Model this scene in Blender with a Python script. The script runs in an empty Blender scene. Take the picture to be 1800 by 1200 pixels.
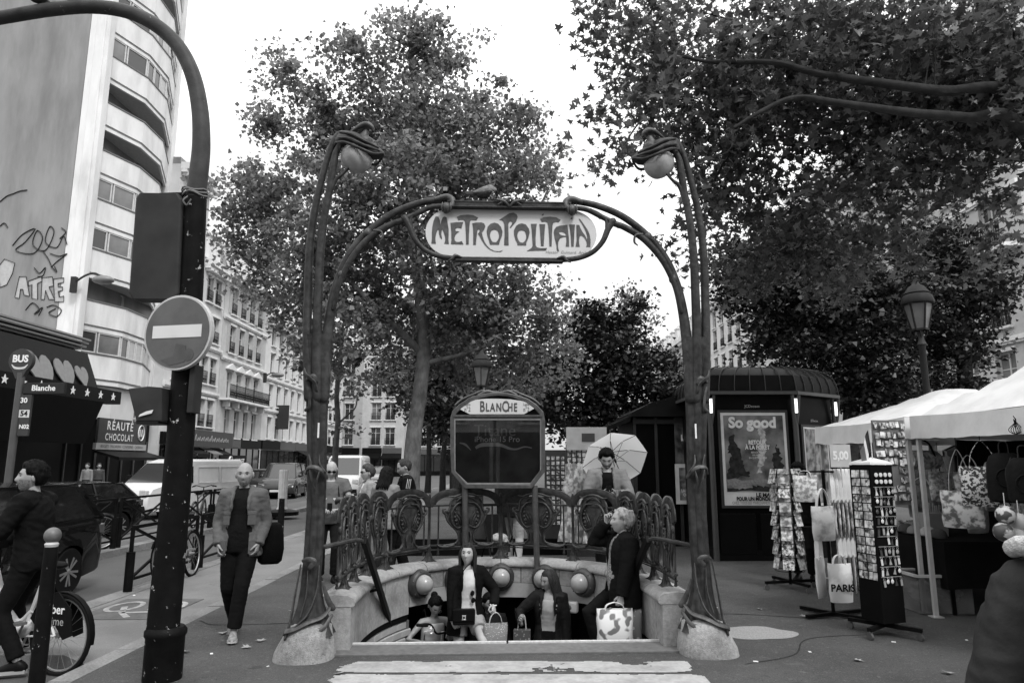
import bpy, bmesh, math, random
import numpy as np
from mathutils import Vector, Matrix, noise as mnoise
from mathutils.geometry import tessellate_polygon
R = math.radians
SC = bpy.context.scene
COL = SC.collection
# ------------------------------------------------------------------ camera
FPX = 1220.0                                   # focal length in photo pixels (photo 1800 wide)
PITCH = math.atan(212.0 / FPX)
CAMH = 1.75
CP, SP = math.cos(PITCH), math.sin(PITCH)
cam = bpy.data.objects.new('camera', bpy.data.cameras.new('camera'))
COL.objects.link(cam)
cam.location = (0, 0, CAMH)
cam.rotation_euler = (math.pi / 2 + PITCH, 0, 0)
cam.data.sensor_width = 36
cam.data.lens = FPX / 1800 * 36
cam.data.clip_start = 0.05
cam.data.clip_end = 3000
SC.camera = cam
# ------------------------------------------------------------------ sky (overcast, black-and-white picture: all greys)
SUN_EL, SUN_AZ = R(50), R(150)                 # azimuth clockwise from +Y
world = bpy.data.worlds.new('World')
SC.world = world
world.use_nodes = True
wn, wl = world.node_tree.nodes, world.node_tree.links
wn.clear()
w_out = wn.new('ShaderNodeOutputWorld')
w_bg = wn.new('ShaderNodeBackground')
w_sky = wn.new('ShaderNodeTexSky')
w_sky.sky_type = 'NISHITA'
w_sky.sun_disc = False
w_sky.sun_elevation = SUN_EL
w_sky.sun_rotation = SUN_AZ
w_bw = wn.new('ShaderNodeRGBToBW')
w_tc = wn.new('ShaderNodeTexCoord')
w_map = wn.new('ShaderNodeMapping')
w_map.inputs['Scale'].default_value = (1.0, 1.0, 2.6)
w_no = wn.new('ShaderNodeTexNoise')
w_no.inputs['Scale'].default_value = 2.1
w_no.inputs['Detail'].default_value = 6
w_no.inputs['Roughness'].default_value = 0.5
w_mr = wn.new('ShaderNodeMapRange')
w_mr.inputs['From Min'].default_value = 0.33
w_mr.inputs['From Max'].default_value = 0.68
w_mr.inputs['To Min'].default_value = 7.2
w_mr.inputs['To Max'].default_value = 11.5
w_mix = wn.new('ShaderNodeMix')
w_mix.data_type = 'FLOAT'
w_mix.inputs[0].default_value = 0.9           # cloud cover
wl.new(w_sky.outputs[0], w_bw.inputs[0])
wl.new(w_tc.outputs['Generated'], w_map.inputs[0])
wl.new(w_map.outputs[0], w_no.inputs['Vector'])
wl.new(w_no.outputs['Fac'], w_mr.inputs['Value'])
wl.new(w_bw.outputs[0], w_mix.inputs[2])
wl.new(w_mr.outputs[0], w_mix.inputs[3])
# overcast sky: brighter overhead than at the horizon
w_sep = wn.new('ShaderNodeSeparateXYZ')
w_gr = wn.new('ShaderNodeMapRange')
w_gr.inputs['To Min'].default_value = 0.62
w_gr.inputs['To Max'].default_value = 1.8
w_mul = wn.new('ShaderNodeMath')
w_mul.operation = 'MULTIPLY'
wl.new(w_tc.outputs['Generated'], w_sep.inputs[0])
wl.new(w_sep.outputs['Z'], w_gr.inputs['Value'])
wl.new(w_mix.outputs[0], w_mul.inputs[0])
wl.new(w_gr.outputs[0], w_mul.inputs[1])
wl.new(w_mul.outputs[0], w_bg.inputs['Color'])
w_bg.inputs['Strength'].default_value = 0.1
wl.new(w_bg.outputs[0], w_out.inputs[0])
# ------------------------------------------------------------------ sun behind thin cloud
sun = bpy.data.objects.new('sun', bpy.data.lights.new('sun', 'SUN'))
COL.objects.link(sun)
sun.data.energy = 1.5
sun.data.angle = R(14)
sun.data.color = (1, 1, 1)
_d = Vector((math.sin(SUN_AZ) * math.cos(SUN_EL), math.cos(SUN_AZ) * math.cos(SUN_EL), math.sin(SUN_EL)))
sun.rotation_euler = _d.to_track_quat('Z', 'Y').to_euler()
SC.view_settings.view_transform = 'Standard'
SC.view_settings.look = 'None'
SC.view_settings.exposure = 0.6
SC.view_settings.gamma = 1.0
SC.render.engine = 'CYCLES'
SC.cycles.use_denoising = True
SC.cycles.max_bounces = 6
SC.cycles.diffuse_bounces = 3
SC.cycles.glossy_bounces = 3
SC.cycles.transmission_bounces = 5
SC.cycles.transparent_max_bounces = 8
# ------------------------------------------------------------------ helpers
random.seed(7)
RNG = np.random.default_rng(11)
def P(u, v, Y):
 """world point at distance Y that the photo shows at pixel (u, v) - used to take measurements"""
 a = (u - 900) / FPX
 b = (600 - v) / FPX
 t = Y / (CP - b * SP)
 return Vector((a * t, Y, CAMH + (SP + b * CP) * t))
def G(u, v, z=0.0):
 a = (u - 900) / FPX
 b = (600 - v) / FPX
 t = (z - CAMH) / (SP + b * CP)
 return Vector((a * t, (CP - b * SP) * t, z))
MATS = {}
def M(name, v, rough=0.6, var=0.12, scale=6.0, bump=0.0, bscale=60.0, metal=0.0, spec=0.5,
      dirt=0.0, dscale=1.3, stretch=None, rnd=0.0, coat=0.0, trans=0.0):
 """grey procedural material: value v, fine variation, blotchy dirt, bump"""
 if name in MATS:
  return MATS[name]
 if v < .06 and spec == .5:
  spec = .12 if v > .03 else .05
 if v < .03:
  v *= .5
 m = bpy.data.materials.new(name)
 MATS[name] = m
 m.use_nodes = True
 n, l = m.node_tree.nodes, m.node_tree.links
 b = n['Principled BSDF']
 b.inputs['Roughness'].default_value = rough
 b.inputs['Metallic'].default_value = metal
 b.inputs['Specular IOR Level'].default_value = spec
 b.inputs['Coat Weight'].default_value = coat
 tc = n.new('ShaderNodeTexCoord')
 mp = n.new('ShaderNodeMapping')
 if stretch:
  mp.inputs['Scale'].default_value = stretch
 l.new(tc.outputs['Object'], mp.inputs[0])
 no = n.new('ShaderNodeTexNoise')
 no.inputs['Scale'].default_value = scale
 no.inputs['Detail'].default_value = 5
 l.new(mp.outputs[0], no.inputs['Vector'])
 mr = n.new('ShaderNodeMapRange')
 mr.inputs['From Min'].default_value = 0.3
 mr.inputs['From Max'].default_value = 0.7
 mr.inputs['To Min'].default_value = v * (1 - var)
 mr.inputs['To Max'].default_value = v * (1 + var)
 l.new(no.outputs['Fac'], mr.inputs['Value'])
 out = mr.outputs[0]
 if dirt:
  n2 = n.new('ShaderNodeTexNoise')
  n2.inputs['Scale'].default_value = dscale
  n2.inputs['Detail'].default_value = 7
  n2.inputs['Roughness'].default_value = 0.65
  l.new(mp.outputs[0], n2.inputs['Vector'])
  m2 = n.new('ShaderNodeMapRange')
  m2.inputs['From Min'].default_value = 0.42
  m2.inputs['From Max'].default_value = 0.66
  m2.inputs['To Min'].default_value = 1.0
  m2.inputs['To Max'].default_value = 1.0 - dirt
  l.new(n2.outputs['Fac'], m2.inputs['Value'])
  mu = n.new('ShaderNodeMath')
  mu.operation = 'MULTIPLY'
  l.new(out, mu.inputs[0])
  l.new(m2.outputs[0], mu.inputs[1])
  out = mu.outputs[0]
 if rnd:
  oi = n.new('ShaderNodeObjectInfo')
  m3 = n.new('ShaderNodeMapRange')
  m3.inputs['To Min'].default_value = 1 - rnd
  m3.inputs['To Max'].default_value = 1 + rnd
  l.new(oi.outputs['Random'], m3.inputs['Value'])
  mu = n.new('ShaderNodeMath')
  mu.operation = 'MULTIPLY'
  l.new(out, mu.inputs[0])
  l.new(m3.outputs[0], mu.inputs[1])
  out = mu.outputs[0]
 l.new(out, b.inputs['Base Color'])
 if bump:
  nb = n.new('ShaderNodeTexNoise')
  nb.inputs['Scale'].default_value = bscale
  nb.inputs['Detail'].default_value = 4
  l.new(mp.outputs[0], nb.inputs['Vector'])
  bp = n.new('ShaderNodeBump')
  bp.inputs['Strength'].default_value = bump
  bp.inputs['Distance'].default_value = 0.02
  l.new(nb.outputs['Fac'], bp.inputs['Height'])
  l.new(bp.outputs[0], b.inputs['Normal'])
 return m
def glass(name, v=0.03, rough=0.05, spec=0.8):
 m = M(name, v, rough=rough, var=0.05, spec=spec)
 return m
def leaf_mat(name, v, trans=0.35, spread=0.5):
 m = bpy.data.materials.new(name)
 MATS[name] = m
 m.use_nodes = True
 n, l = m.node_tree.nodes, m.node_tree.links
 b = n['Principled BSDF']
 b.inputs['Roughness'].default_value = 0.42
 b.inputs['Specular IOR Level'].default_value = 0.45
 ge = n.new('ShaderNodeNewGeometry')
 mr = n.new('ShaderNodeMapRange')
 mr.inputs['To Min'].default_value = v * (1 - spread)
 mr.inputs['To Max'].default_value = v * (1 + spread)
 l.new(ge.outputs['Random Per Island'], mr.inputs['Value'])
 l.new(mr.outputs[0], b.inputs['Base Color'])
 tr = n.new('ShaderNodeBsdfTranslucent')
 l.new(mr.outputs[0], tr.inputs['Color'])
 mx = n.new('ShaderNodeMixShader')
 mx.inputs[0].default_value = trans
 l.new(b.outputs[0], mx.inputs[1])
 l.new(tr.outputs[0], mx.inputs[2])
 l.new(mx.outputs[0], n['Material Output'].inputs['Surface'])
 return m
def speckle(m, chip, scale, thr, w=.02, detail=8):
 """scatter flecks of another value over a material"""
 n, l = m.node_tree.nodes, m.node_tree.links
 b = n['Principled BSDF']
 src = b.inputs['Base Color'].links[0].from_socket
 tc = [x for x in n if x.type == 'TEX_COORD'][0]
 a = n.new('ShaderNodeTexNoise')
 a.inputs['Scale'].default_value = scale
 a.inputs['Detail'].default_value = detail
 a.inputs['Roughness'].default_value = .7
 l.new(tc.outputs['Object'], a.inputs['Vector'])
 r = n.new('ShaderNodeMapRange')
 r.inputs['From Min'].default_value = thr
 r.inputs['From Max'].default_value = thr + w
 l.new(a.outputs['Fac'], r.inputs['Value'])
 mx = n.new('ShaderNodeMix')
 mx.data_type = 'FLOAT'
 l.new(r.outputs[0], mx.inputs[0])
 l.new(src, mx.inputs[2])
 mx.inputs[3].default_value = chip
 l.new(mx.outputs[0], b.inputs['Base Color'])
 return m
def splat_mat(name, lo, hi, scale=8.0, rough=0.5, seed=0.0, contrast=0.12, detail=4, kind='noise'):
 """printed picture: blotches between two greys (posters, cards, printed cloth)"""
 m = bpy.data.materials.new(name)
 MATS[name] = m
 m.use_nodes = True
 n, l = m.node_tree.nodes, m.node_tree.links
 b = n['Principled BSDF']
 b.inputs['Roughness'].default_value = rough
 tc = n.new('ShaderNodeTexCoord')
 mp = n.new('ShaderNodeMapping')
 mp.inputs['Location'].default_value = (seed * 3.1, seed * 1.7, seed * 2.3)
 l.new(tc.outputs['Object'], mp.inputs[0])
 oi = n.new('ShaderNodeObjectInfo')
 ad = n.new('ShaderNodeVectorMath')
 ad.operation = 'ADD'
 ml = n.new('ShaderNodeVectorMath')
 ml.operation = 'SCALE'
 ml.inputs['Scale'].default_value = 37.0
 cx = n.new('ShaderNodeCombineXYZ')
 for i in range(3):
  l.new(oi.outputs['Random'], cx.inputs[i])
 l.new(cx.outputs[0], ml.inputs[0])
 l.new(mp.outputs[0], ad.inputs[0])
 l.new(ml.outputs[0], ad.inputs[1])
 if kind == 'noise':
  t = n.new('ShaderNodeTexNoise')
  t.inputs['Scale'].default_value = scale
  t.inputs['Detail'].default_value = detail
  o = t.outputs['Fac']
  c0, c1 = 0.5 - contrast, 0.5 + contrast
 else:
  t = n.new('ShaderNodeTexVoronoi')
  t.inputs['Scale'].default_value = scale
  o = t.outputs['Distance']
  c0, c1 = 0.2, 0.2 + contrast * 4
 l.new(ad.outputs[0], t.inputs['Vector'])
 mr = n.new('ShaderNodeMapRange')
 mr.inputs['From Min'].default_value = c0
 mr.inputs['From Max'].default_value = c1
 mr.inputs['To Min'].default_value = lo
 mr.inputs['To Max'].default_value = hi
 l.new(o, mr.inputs['Value'])
 l.new(mr.outputs[0], b.inputs['Base Color'])
 return m
def cr(pts, n=6, closed=False):
 """Catmull-Rom through points"""
 p = [Vector(q) for q in pts]
 if len(p) < 3:
  return p
 out = []
 N = len(p)
 rng = range(N if closed else N - 1)
 for i in rng:
  if closed:
   p0, p1, p2, p3 = p[(i - 1) % N], p[i], p[(i + 1) % N], p[(i + 2) % N]
  else:
   p0 = p[i - 1] if i > 0 else p[0] * 2 - p[1]
   p1, p2 = p[i], p[i + 1]
   p3 = p[i + 2] if i + 2 < N else p[-1] * 2 - p[-2]
  for k in range(n):
   t = k / n
   out.append(0.5 * ((2 * p1) + (p2 - p0) * t + (2 * p0 - 5 * p1 + 4 * p2 - p3) * t * t + (3 * p1 - p0 - 3 * p2 + p3) * t ** 3))
 if not closed:
  out.append(p[-1])
 return out
def lerp_list(vals, n):
 vals = list(vals)
 if len(vals) == 1:
  return vals * n
 out = []
 for i in range(n):
  t = i / (n - 1) * (len(vals) - 1)
  k = min(int(t), len(vals) - 2)
  out.append(vals[k] + (vals[k + 1] - vals[k]) * (t - k))
 return out
class MB:
 """mesh builder: collects shapes into one mesh"""
 def __init__(s):
  s.v, s.f, s.mi = [], [], []
  s.cur = 0
 def add(s, vs, fs):
  o = len(s.v)
  s.v.extend(tuple(v) for v in vs)
  s.f.extend(tuple(i + o for i in f) for f in fs)
  s.mi.extend([s.cur] * len(fs))
 def box(s, c, d, rz=0.0, taper=(1, 1), shift=(0, 0), mat=None):
  x, y, z = d[0] / 2, d[1] / 2, d[2] / 2
  vs = []
  for zz, tx, ty, ox, oy in ((-z, 1, 1, 0, 0), (z, taper[0], taper[1], shift[0], shift[1])):
   for sx, sy in ((-1, -1), (1, -1), (1, 1), (-1, 1)):
    vs.append(Vector((sx * x * tx + ox, sy * y * ty + oy, zz)))
  if mat is not None:
   vs = [mat @ v for v in vs]
  elif rz:
   ca, sa = math.cos(rz), math.sin(rz)
   vs = [Vector((v.x * ca - v.y * sa, v.x * sa + v.y * ca, v.z)) for v in vs]
  c = Vector(c)
  s.add([v + c for v in vs], [(3, 2, 1, 0), (4, 5, 6, 7), (0, 1, 5, 4), (1, 2, 6, 5), (2, 3, 7, 6), (3, 0, 4, 7)])
  return s
 def beam(s, a, b, w, h, up=(0, 0, 1)):
  """rectangular bar from a to b"""
  a, b = Vector(a), Vector(b)
  t = (b - a).normalized()
  sd = t.cross(Vector(up))
  if sd.length < 1e-4:
   sd = t.cross(Vector((1, 0, 0)))
  sd.normalize()
  u = sd.cross(t).normalized()
  vs = []
  for p in (a, b):
   for i, j in ((-1, -1), (1, -1), (1, 1), (-1, 1)):
    vs.append(p + sd * (i * w / 2) + u * (j * h / 2))
  s.add(vs, [(3, 2, 1, 0), (4, 5, 6, 7), (0, 1, 5, 4), (1, 2, 6, 5), (2, 3, 7, 6), (3, 0, 4, 7)])
  return s
 def tube(s, pts, rad, seg=8, flat=1.0, rnd=False, up=None, cap=True, closed=False):
  """tube along points; rad number or list, flat = ratio of second axis (number or list)"""
  p = [Vector(q) for q in pts]
  r = lerp_list(rad if hasattr(rad, '__len__') else [rad], len(p))
  fl = lerp_list(flat if hasattr(flat, '__len__') else [flat], len(p))
  if rnd and not closed:
   t0 = (p[0] - p[1]).normalized()
   t1 = (p[-1] - p[-2]).normalized()
   a, b = [], []
   for k in (0.95, 0.6):
    a.append((p[0] + t0 * r[0] * k, r[0] * math.sqrt(1 - k * k), fl[0]))
   for k in (0.6, 0.95):
    b.append((p[-1] + t1 * r[-1] * k, r[-1] * math.sqrt(1 - k * k), fl[-1]))
   p = [q[0] for q in a] + p + [q[0] for q in b]
   r = [q[1] for q in a] + r + [q[1] for q in b]
   fl = [q[2] for q in a] + fl + [q[2] for q in b]
  N = len(p)
  tan = []
  for i in range(N):
   if closed:
    t = p[(i + 1) % N] - p[(i - 1) % N]
   else:
    t = p[min(i + 1, N - 1)] - p[max(i - 1, 0)]
   if t.length < 1e-9:
    t = Vector((0, 0, 1))
   tan.append(t.normalized())
  ref = Vector(up) if up else (Vector((0, 0, 1)) if abs(tan[0].z) < 0.9 else Vector((0, 1, 0)))
  nrm = (ref - tan[0] * ref.dot(tan[0])).normalized()
  vs, fs = [], []
  for i in range(N):
   if up:
    nn = Vector(up) - tan[i] * Vector(up).dot(tan[i])
   else:
    nn = nrm - tan[i] * nrm.dot(tan[i])
   if nn.length > 1e-6:
    nrm = nn.normalized()
   bi = tan[i].cross(nrm)
   for k in range(seg):
    a = 2 * math.pi * (k + 0.5) / seg
    vs.append(p[i] + nrm * (math.cos(a) * r[i]) + bi * (math.sin(a) * r[i] * fl[i]))
  M_ = N if closed else N - 1
  for i in range(M_):
   for k in range(seg):
    k2 = (k + 1) % seg
    j = (i + 1) % N
    fs.append((i * seg + k, i * seg + k2, j * seg + k2, j * seg + k))
  if cap and not closed:
   fs.append(tuple(range(seg - 1, -1, -1)))
   fs.append(tuple(range((N - 1) * seg, N * seg)))
  s.add(vs, fs)
  return s
 def loft(s, rings, cap=True, closed=True):
  """rings: list of equal-length point lists"""
  n = len(rings[0])
  vs = [v for r in rings for v in r]
  fs = []
  for i in range(len(rings) - 1):
   for k in range(n if closed else n - 1):
    k2 = (k + 1) % n
    fs.append((i * n + k, i * n + k2, (i + 1) * n + k2, (i + 1) * n + k))
  if cap and closed:
   fs.append(tuple(range(n - 1, -1, -1)))
   fs.append(tuple(range((len(rings) - 1) * n, len(rings) * n)))
  s.add(vs, fs)
  return s
 def lathe(s, prof, seg=16, c=(0, 0, 0), mat=None, cap=True, arc=None):
  """prof: [(radius, z)] turned round z (or transformed by mat)"""
  c = Vector(c)
  rings = []
  for r, z in prof:
   ring = []
   for k in range(seg):
    a = 2 * math.pi * k / seg
    v = Vector((r * math.cos(a), r * math.sin(a), z))
    ring.append((mat @ v if mat is not None else v) + c)
   rings.append(ring)
  s.loft(rings, cap)
  return s
 def ball(s, c, r, seg=12, rings=8, mat=None):
  rr = r if hasattr(r, '__len__') else (r, r, r)
  c = Vector(c)
  vs, fs = [], []
  rows = []
  for i in range(rings + 1):
   t = math.pi * i / rings
   if i in (0, rings):
    v = Vector((0, 0, rr[2] * math.cos(t)))
    vs.append((mat @ v if mat is not None else v) + c)
    rows.append([len(vs) - 1] * seg)
    continue
   row = []
   for k in range(seg):
    a = 2 * math.pi * k / seg
    v = Vector((rr[0] * math.sin(t) * math.cos(a), rr[1] * math.sin(t) * math.sin(a), rr[2] * math.cos(t)))
    vs.append((mat @ v if mat is not None else v) + c)
    row.append(len(vs) - 1)
   rows.append(row)
  for i in range(rings):
   for k in range(seg):
    k2 = (k + 1) % seg
    q = [rows[i][k], rows[i + 1][k], rows[i + 1][k2], rows[i][k2]]
    q2 = []
    for x in q:
     if x not in q2:
      q2.append(x)
    fs.append(tuple(q2))
  s.add(vs, fs)
  return s
 def prism(s, poly, thick, frame=None, holes=(), back=True):
  """2-D polygon (x, z) in plane y=0 extruded to y=thick; frame: Matrix applied"""
  loops = [[Vector((x, z, 0)) for x, z in poly]] + [[Vector((x, z, 0)) for x, z in h] for h in holes]
  tris = tessellate_polygon(loops)
  flat = [v for lp in loops for v in lp]
  n = len(flat)
  vs = [Vector((v.x, 0, v.y)) for v in flat] + [Vector((v.x, thick, v.y)) for v in flat]
  if frame is not None:
   vs = [frame @ v for v in vs]
  fs = [tuple(t) for t in tris]
  if back:
   fs += [tuple(i + n for i in reversed(t)) for t in tris]
  o = 0
  for lp in loops:
   m = len(lp)
   for k in range(m):
    fs.append((o + k, o + (k + 1) % m, n + o + (k + 1) % m, n + o + k))
   o += m
  s.add(vs, fs)
  return s
 def quad(s, a, b, c, d):
  s.add([a, b, c, d], [(0, 1, 2, 3)])
  return s
 def mesh(s, name, smooth=False, recalc=True):
  me = bpy.data.meshes.new(name)
  me.from_pydata(s.v, [], s.f)
  if recalc:
   bm = bmesh.new()
   bm.from_mesh(me)
   bmesh.ops.recalc_face_normals(bm, faces=bm.faces)
   bm.to_mesh(me)
   bm.free()
  if smooth:
   me.polygons.foreach_set('use_smooth', [True] * len(me.polygons))
   if smooth != 'all':
    me.set_sharp_from_angle(angle=R(smooth if smooth is not True else 40))
  me.update()
  return me
 def build(s, name, mat, parent=None, smooth=True, bevel=0.0, loc=None, rot=None, recalc=True):
  me = s.mesh(name, smooth, recalc)
  return mk(name, me, mat, parent, bevel, loc, rot)
def mk(name, me, mat, parent=None, bevel=0.0, loc=None, rot=None):
 o = bpy.data.objects.new(name, me)
 COL.objects.link(o)
 if mat is not None and not me.materials:
  for q in (mat if isinstance(mat, (list, tuple)) else [mat]):
   me.materials.append(q)
 if parent is not None:
  o.parent = parent
 if loc is not None:
  o.location = loc
 if rot is not None:
  o.rotation_euler = rot
 if bevel:
  b = o.modifiers.new('edge', 'BEVEL')
  b.width = bevel
  b.segments = 2
  b.limit_method = 'ANGLE'
  b.angle_limit = R(40)
 return o
def thing(name, label, cat, loc=(0, 0, 0), rz=0.0, group=None):
 o = bpy.data.objects.new(name, None)
 COL.objects.link(o)
 o.empty_display_size = 0.2
 o.location = loc
 o.rotation_euler = (0, 0, rz)
 return tag(o, label, cat, group)
def tag(o, label=None, cat=None, group=None, kind=None):
 if label:
  o['label'] = label
 if cat:
  o['category'] = cat
 if group:
  o['group'] = group
 if kind:
  o['kind'] = kind
 return o
def struct(o):
 o['kind'] = 'structure'
 return o
def part(name, me, mat, parent, loc=(0, 0, 0), rot=(0, 0, 0), scale=None):
 """object sharing an existing mesh"""
 o = bpy.data.objects.new(name, me)
 COL.objects.link(o)
 if not me.materials and mat is not None:
  me.materials.append(mat)
 o.parent = parent
 o.location = loc
 o.rotation_euler = rot
 if scale:
  o.scale = scale
 return o
def copy_tree(o, parent=None):
 c = o.copy()
 COL.objects.link(c)
 c.parent = parent
 for ch in list(o.children):
  copy_tree(ch, c)
 return c
def text(body, size, mat, parent=None, frame=None, name='lettering', bold=0.0, align='CENTER', sx=1.0, thick=0.003, shear=0.0, sp=1.0):
 """flat lettering, in the x-z plane facing -y"""
 cu = bpy.data.curves.new('lettering', 'FONT')
 cu.body = body
 cu.size = size
 cu.align_x = align
 cu.align_y = 'CENTER'
 cu.offset = bold
 cu.shear = shear
 cu.resolution_u = 3
 cu.space_character = sp
 t = bpy.data.objects.new('lettering_tmp', cu)
 COL.objects.link(t)
 dg = bpy.context.evaluated_depsgraph_get()
 me = bpy.data.meshes.new_from_object(t.evaluated_get(dg))
 bpy.data.objects.remove(t)
 bpy.data.curves.remove(cu)
 me.transform(Matrix.Rotation(math.pi / 2, 4, 'X') @ Matrix.Diagonal((sx, 1, 1, 1)))
 if frame is not None:
  me.transform(frame)
 me.name = name
 me.materials.clear()
 return mk(name, me, mat, parent)
def remesh(mb, voxel, smooth_it=4, fac=0.5):
 """closed shapes -> one continuous skin (voxel union), smoothed"""
 me = mb.mesh('tmp')
 o = bpy.data.objects.new('tmp_remesh', me)
 COL.objects.link(o)
 m = o.modifiers.new('r', 'REMESH')
 m.mode = 'VOXEL'
 m.voxel_size = voxel
 if smooth_it:
  s = o.modifiers.new('s', 'SMOOTH')
  s.factor = fac
  s.iterations = smooth_it
 dg = bpy.context.evaluated_depsgraph_get()
 out = bpy.data.meshes.new_from_object(o.evaluated_get(dg))
 bpy.data.objects.remove(o)
 bpy.data.meshes.remove(me)
 out.polygons.foreach_set('use_smooth', [True] * len(out.polygons))
 return out
def rot_frame(origin, xdir, zdir=(0, 0, 1)):
 """matrix whose local x = xdir, z = zdir, y = z cross x"""
 x = Vector(xdir).normalized()
 z = Vector(zdir).normalized()
 y = z.cross(x).normalized()
 z = x.cross(y).normalized()
 m = Matrix((x, y, z)).transposed().to_4x4()
 m.translation = Vector(origin)
 return m
# ------------------------------------------------------------------ ground, road, pavements
m_road = M('road asphalt', 0.07, rough=0.85, var=0.25, scale=90, bump=0.35, bscale=260, dirt=0.25, dscale=0.5)
m_pave = M('pavement asphalt', 0.062, rough=0.85, var=0.35, scale=70, bump=0.6, bscale=220, dirt=0.45, dscale=0.8)
speckle(m_pave, .15, 60, .60, .06, 3)
speckle(m_pave, .028, 2.4, .60, .06, 10)
speckle(m_pave, .10, 1.1, .60, .10, 10)
speckle(m_pave, .012, 30, .70, .03, 1)
speckle(m_pave, .115, 16, .565, .12, 6)
m_cycle = M('cycle path asphalt', 0.17, rough=0.85, var=0.22, scale=120, bump=0.35, bscale=300, dirt=0.3, dscale=0.8)
speckle(m_cycle, .07, 2.0, .60, .08, 10)
speckle(m_cycle, .26, 50, .61, .06, 3)
speckle(m_road, .035, 1.3, .58, .10, 10)
m_granite = M('granite kerb', 0.2, rough=0.75, var=0.3, scale=45, bump=0.3, bscale=150, dirt=0.35, dscale=2.0, rnd=0.18)
m_paint = M('road paint', 0.37, rough=0.6, var=0.12, scale=25, dirt=0.35, dscale=3.5, bump=0.15, bscale=120)
m_patch = M('cement patch', 0.26, rough=0.9, var=0.25, scale=60, bump=0.4, bscale=200)
m_fpave = M('far pavement', 0.11, rough=0.85, var=0.2, scale=30, dirt=0.2)
ROOT_M = Matrix.Translation(Vector((-0.03, 6.8, 0))) @ Matrix.Rotation(R(2.5), 4, 'Z')   # frame of the metro entrance
def sheet(name, x0, x1, y0, y1, z, mat, skirt=0.3, nx=1, ny=1):
 mb = MB()
 mb.box(((x0 + x1) / 2, (y0 + y1) / 2, z - skirt / 2), (x1 - x0, y1 - y0, skirt))
 return struct(mb.build(name, mat, smooth=False))
def road_with_well():
 # main ground sheet, to the horizon, with a hole where the stairs go down
 mb = MB()
 xs, ys = [-1500, -3, 3, 1500], [-1200, 7.3, 14.5, 1800]
 for i in range(3):
  for j in range(3):
   if i == 1 and j == 1:
    continue
   mb.quad((xs[i], ys[j], -0.12), (xs[i + 1], ys[j], -0.12), (xs[i + 1], ys[j + 1], -0.12), (xs[i], ys[j + 1], -0.12))
 struct(mb.build('road', m_road, smooth=False))
road_with_well()
def pavement():
 mb = MB()
 # hole follows the outside of the stone parapet
 w = [(-1.7, 0.35), (-1.66, 1.2), (-1.5, 1.8), (-1.2, 2.3), (-0.6, 2.72), (0, 2.84), (0.6, 2.72), (1.2, 2.3), (1.5, 1.8), (1.66, 1.2), (1.7, 0.35)]
 hole = [ROOT_M @ Vector((x, y, 0)) for x, y in w]
 outer = [(-3.58, -6), (9.5, -6), (9.5, 130), (-3.58, 130)]
 loops = [[Vector((x, y, 0)) for x, y in outer], hole]
 tris = tessellate_polygon(loops)
 flat = loops[0] + [Vector(h) for h in hole]
 mb.add([(v.x, v.y, 0) for v in flat], [tuple(t) for t in tris])
 # edges down to the road
 for a, b in ((0, 1), (1, 2), (2, 3), (3, 0)):
  p, q = outer[a], outer[b]
  mb.quad((p[0], p[1], 0), (q[0], q[1], 0), (q[0], q[1], -0.2), (p[0], p[1], -0.2))
 struct(mb.build('pavement', m_pave, smooth=False))
pavement()
# cycle path along the kerb, slightly lighter asphalt, with an oblique end
mb = MB()
pl = [(-5.12, 6.8), (-4.13, 6.8), (-3.75, 6.5), (-3.75, 60), (-5.12, 60)]
n = len(pl)
mb.add([(x, y, 0.0) for x, y in pl] + [(x, y, -0.2) for x, y in pl],
       [tuple(range(n))] + [(i, (i + 1) % n, n + (i + 1) % n, n + i) for i in range(n)])
struct(mb.build('cycle_path', m_cycle, smooth=False))
# painted field and bicycle symbol on the cycle path
mb = MB()
mb.box((-4.5, 8.85, 0.004), (1.0, 1.2, 0.004))
struct(mb.build('painted_field', M('dull field paint', 0.1, rough=0.8, var=0.2, scale=40, dirt=0.4, dscale=3), smooth=False))
mb = MB()
for cx, cy in ((-4.75, 8.95), (-4.22, 8.95)):
 ring = [Vector((cx + 0.2 * math.cos(a), cy + 0.32 * math.sin(a), 0.009)) for a in np.linspace(0, 2 * math.pi, 20, endpoint=False)]
 inner = [Vector((cx + 0.14 * math.cos(a), cy + 0.25 * math.sin(a), 0.009)) for a in np.linspace(0, 2 * math.pi, 20, endpoint=False)]
 for k in range(20):
  mb.quad(ring[k], ring[(k + 1) % 20], inner[(k + 1) % 20], inner[k])
for a, b in (((-4.75, 8.95), (-4.6, 8.6)), ((-4.6, 8.6), (-4.25, 8.65)), ((-4.25, 8.65), (-4.22, 8.95)), ((-4.6, 8.6), (-4.4, 8.35))):
 mb.beam((a[0], a[1], 0.008), (b[0], b[1], 0.008), 0.07, 0.002)
struct(mb.build('bicycle_symbol', M('worn symbol paint', 0.33, rough=0.7, var=0.25, scale=30, dirt=0.45, dscale=5), smooth=False))
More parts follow.
